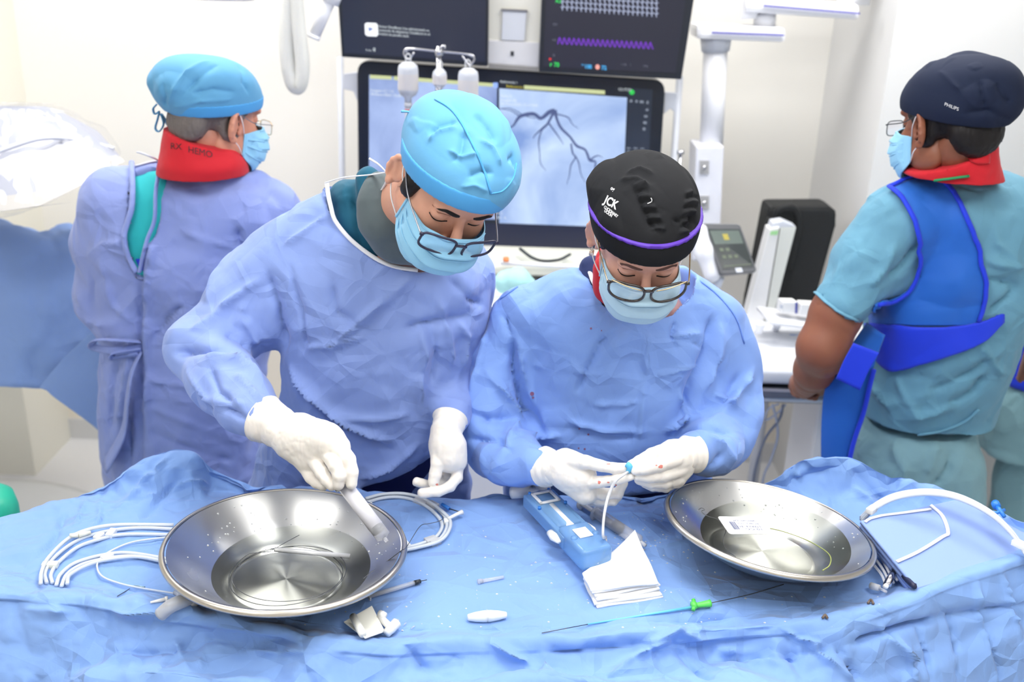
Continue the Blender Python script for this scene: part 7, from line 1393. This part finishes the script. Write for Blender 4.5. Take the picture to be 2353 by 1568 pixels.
obj('cable', tube([W(1800, 930, YP), W(1790, 965, YP), W(1760, 1005, YP), W(1740, 1060, YP), W(1730, 1120, YP), W(1725, 1250, YP)], .0042, 8, 8), mat('cable_grey', (110, 116, 136), .5), cbs); obj('cable', tube([W(1775, 930, YP), W(1785, 970, YP), W(1786, 1010, YP), W(1770, 1060, YP), W(1752, 1110, YP), W(1740, 1250, YP)], .0040, 8, 8), mat('cable_pale', (170, 176, 194), .5), cbs); obj('cable', tube([W(1806, 930, YP), W(1780, 955, YP), W(1758, 965, YP), W(1766, 940, YP), W(1790, 928, YP)], .0030, 8, 8), mat('cable_pale', (170, 176, 194), .5), cbs)
# counter below the big display
ct = thing('white_counter', W(1260, 640, 2.9), 'white counter trolley under the large display, seen between the two front heads', 'trolley')
cz_ = W(1250, 612, 3.0)[2]; obj('top', box((W(1250, 600, 3.05)[0], 3.10, cz_ - .01), (.52, .26, .03), bev=.008), mat('counter_cream', (236, 236, 222), .4), ct, False); obj('body', box((W(1250, 600, 3.05)[0], 3.10, cz_ / 2 - .02), (.48, .22, cz_ - .06), bev=.01), m_wp, ct, False); obj('edge_rail', tube([W(1150, 604, 2.95), W(1370, 616, 2.95)], .007, 10), m_wp, ct)
tag(obj('orange_cap', tube([W(1163, 601, 2.93), W(1163, 592, 2.93)], .009, 12), mat('orange_plastic', (250, 150, 90), .5)), 'small orange cap standing on the white counter', 'cap'); tag(obj('black_cable', tube([W(1195, 572, 3.08), W(1222, 592, 3.0), W(1250, 600, 2.98), W(1285, 597, 2.98), W(1310, 585, 3.06)], .005, 8, 6), m_black), 'black cable drooping under the large display', 'cable')
S = SDF((W(1160, 640, 2.78)[0] - .1, 2.65, W(1195, 655, 2.78)[2] - .12), (W(1230, 640, 2.78)[0] + .1, 2.95, W(1195, 620, 2.78)[2] + .1), .006); S.chain([pc(1160, 650, 2.78, .035), pc(1190, 648, 2.78, .038), pc(1225, 668, 2.78, .03)], .02); tag(obj('mint_cloth', garment(S, 141, .006, .05, []), cloth('mint_cloth', (176, 226, 222), crease=.4)), 'pale mint cloth bundle between the two front people', 'cloth')
tag(obj('support_table', box((W(1195, 640, 2.78)[0], 2.80, (W(1195, 690, 2.78)[2]) / 2), (.34, .2, W(1195, 690, 2.78)[2]), bev=.01), m_wp, None, False), 'white stand hidden between the two front people, carrying the mint cloth', 'stand')
# wall switch
tag(obj('wall_switch', plate([(576, 300), (594, 301), (594, 336), (576, 335)], YB - .012, .012, .002), m_gp, None, False), 'pale grey switch plate on the wall beside the older man', 'wall switch')
# detector under plastic
dt = thing('xray_detector', W(60, 470, 2.4), 'pale grey x-ray detector wrapped in clear plastic, at the left edge', 'detector')
und = [(-140, 505, 2.35), (-10, 488, 2.38), (92, 474, 2.42), (200, 420, 2.52), (288, 370, 2.62), (262, 358, 2.66), (105, 357, 2.60), (-10, 405, 2.50), (-140, 450, 2.45)]
topp = [(-140, 240, 2.62), (20, 245, 2.66), (118, 244, 2.72), (165, 278, 2.76), (225, 300, 2.80), (256, 338, 2.80), (190, 300, 2.9), (60, 262, 2.9), (-140, 262, 2.9)]
def hull(pts, bev=0.0, scale=1.0, sub=0):
    bm = bmesh.new(); P = np.array([W(*p) for p in pts]); c = P.mean(0); P = c + (P - c) * scale
    for p in P: bm.verts.new(p)
    r = bmesh.ops.convex_hull(bm, input=bm.verts[:]); bmesh.ops.delete(bm, geom=list({g for g in r['geom_interior'] + r['geom_unused'] if isinstance(g, bmesh.types.BMVert)}), context='VERTS'); bmesh.ops.dissolve_limit(bm, angle_limit=.09, verts=bm.verts[:], edges=bm.edges[:])
    if bev: bmesh.ops.bevel(bm, geom=bm.edges[:], offset=bev, segments=3, affect='EDGES', profile=.6)
    bmesh.ops.triangulate(bm, faces=bm.faces[:])
    if sub: bmesh.ops.subdivide_edges(bm, edges=bm.edges[:], cuts=sub, use_grid_fill=True); bmesh.ops.triangulate(bm, faces=bm.faces[:])
    bm.normal_update(); bm.verts.index_update(); V = np.array([v.co[:] for v in bm.verts]); N = np.array([v.normal[:] for v in bm.verts]); F = [tuple(v.index for v in f.verts) for f in bm.faces]; bm.free(); return V, F, N
V, F, N = hull(und + topp, .012); obj('housing', (V, F), mat('detector_white', (160, 164, 180), .4), dt, False)
V, F, N = hull([(x, y, Y - .012) for x, y, Y in und] + [(x * .97, y - 8, Y - .002) for x, y, Y in und], .002); obj('underside', (V, F), mat('detector_underside', (184, 182, 180), .45), dt, False)
obj('seam_band', tube([W(*p) for p in ((-60, 372, 2.46), (20, 340, 2.52), (100, 318, 2.57), (180, 322, 2.64), (262, 342, 2.66))], .006, 8, 5), m_gp, dt)
V, F, N = hull([(x, y + 4, Y - .02) for x, y, Y in und] + [(x + 18, y - 6, Y) for x, y, Y in topp] + [(10, 505, 2.44)], .02, 1.01, 14); V = V + N * (crumple(V, .06, 151) * .007 + crumple(V * (1, 1, .4), .025, 152) * .003)[:, None]
obj('plastic_cover', (V, F), film('cover_film'), dt, label='crumpled clear plastic cover'); obj('arm', tube([W(-120, 330, 2.75), W(-330, 300, 2.8), W(-420, 100, 2.85)], .06, 16, 5), m_wp, dt); obj('riser', tube([W(-420, 100, 2.85), (W(-420, 100, 2.85)[0], 2.85, ZC)], .05, 16), m_wp, dt)
# patient table and drape at left
lt = thing('patient_table', (-2.0, 2.95, 0), 'white patient table under the blue sheet at the left edge', 'table')
obj('top', box((-2.05, 2.98, .93), (1.3, .5, .07), bev=.02), m_wp, lt, False); obj('pedestal', box((-2.58, 3.1, .45), (.25, .3, .9), bev=.03), m_wp, lt, False)
def sheet2(rows_, m, n=60, amp=.040, t=.003, seed=1):
    R_ = [catmull([W(*p) for p in r], 8) for r in rows_]; R_ = np.array([np.stack([np.interp(np.linspace(0, len(r) - 1, 70), np.arange(len(r)), r[:, i]) for i in range(3)], 1) for r in R_]); P = catmull(R_.reshape(len(R_), -1), 14).reshape(-1, 70, 3)
    v, f = grid(P)
    if ((CAM - v) * vnormals(v, f)).sum() < 0: P = P[::-1]; v, f = grid(P)
    nn = vnormals(v, f); v = v + nn * (crumple(v, .12, seed) * amp + crumple(v, .05, seed + 1) * amp * .3)[:, None]; return grid(v.reshape(P.shape), t)
m_ld = cloth('blue_sheet', (152, 184, 240), crease=.5, cscale=6, dist=.04, var=.05, translucent=.25)
tag(obj('patient_drape', sheet2([[(-300, 495, 3.1), (-60, 500, 3.1), (60, 520, 3.1), (110, 536, 3.1), (150, 526, 3.1), (290, 520, 3.1)], [(-300, 520, 2.80), (0, 530, 2.80), (110, 545, 2.80), (290, 540, 2.80)], [(-300, 700, 2.66), (0, 700, 2.66), (120, 700, 2.66), (290, 710, 2.7)], [(-300, 880, 2.60), (0, 888, 2.60), (120, 893, 2.62), (290, 905, 2.66)]], m_ld, seed=161), m_ld), 'blue sheet draped over the patient table at the left edge', 'drape')
tag(obj('corner_drape', sheet2([[(90, 892, 2.585), (170, 800, 2.585), (290, 700, 2.59)], [(100, 895, 2.575), (190, 870, 2.575), (290, 830, 2.58)], [(105, 898, 2.57), (200, 968, 2.57), (290, 1050, 2.58)]], m_ld, amp=.01, seed=171), m_ld), 'blue sheet corner hanging down behind the older man', 'drape')
# green bin at lower left, floor platform
gb = W(-40, 1180, 1.86); gt = W(0, 1128, 1.86)[2]; gbn = thing('green_bin', (gb[0], 1.86, 0), 'rounded green bin top peeking in at the lower left edge', 'bin')
obj('bin_body', lathe([(.003, .005), (.055, .005), (.068, .02), (.072, gt - .05), (.066, gt - .02), (.045, gt - .004), (.003, gt)], 36, (gb[0], 1.86, 0)), mat('green_plastic', (44, 176, 144), .4), gbn)
obj('rim', tube([(gb[0] + .0735 * math.cos(a), 1.86 + .0735 * math.sin(a), gt - .09) for a in np.linspace(0, 2 * PI, 33)[:-1]], .003, 8, closed=True), mat('green_plastic', (44, 176, 144), .4), gbn)
pf_c = W(-60, 1330, 3.0); bs = lathe([(.01, .10), (.55, .10), (.60, .085), (.62, .04), (.62, .0)], 64, (-1.80, 2.62, .0), caps=(True, False)); tag(obj('equipment_base', bs, mat('base_pale', (226, 228, 230), .35)), 'pale round equipment base on the floor at the left', 'base')
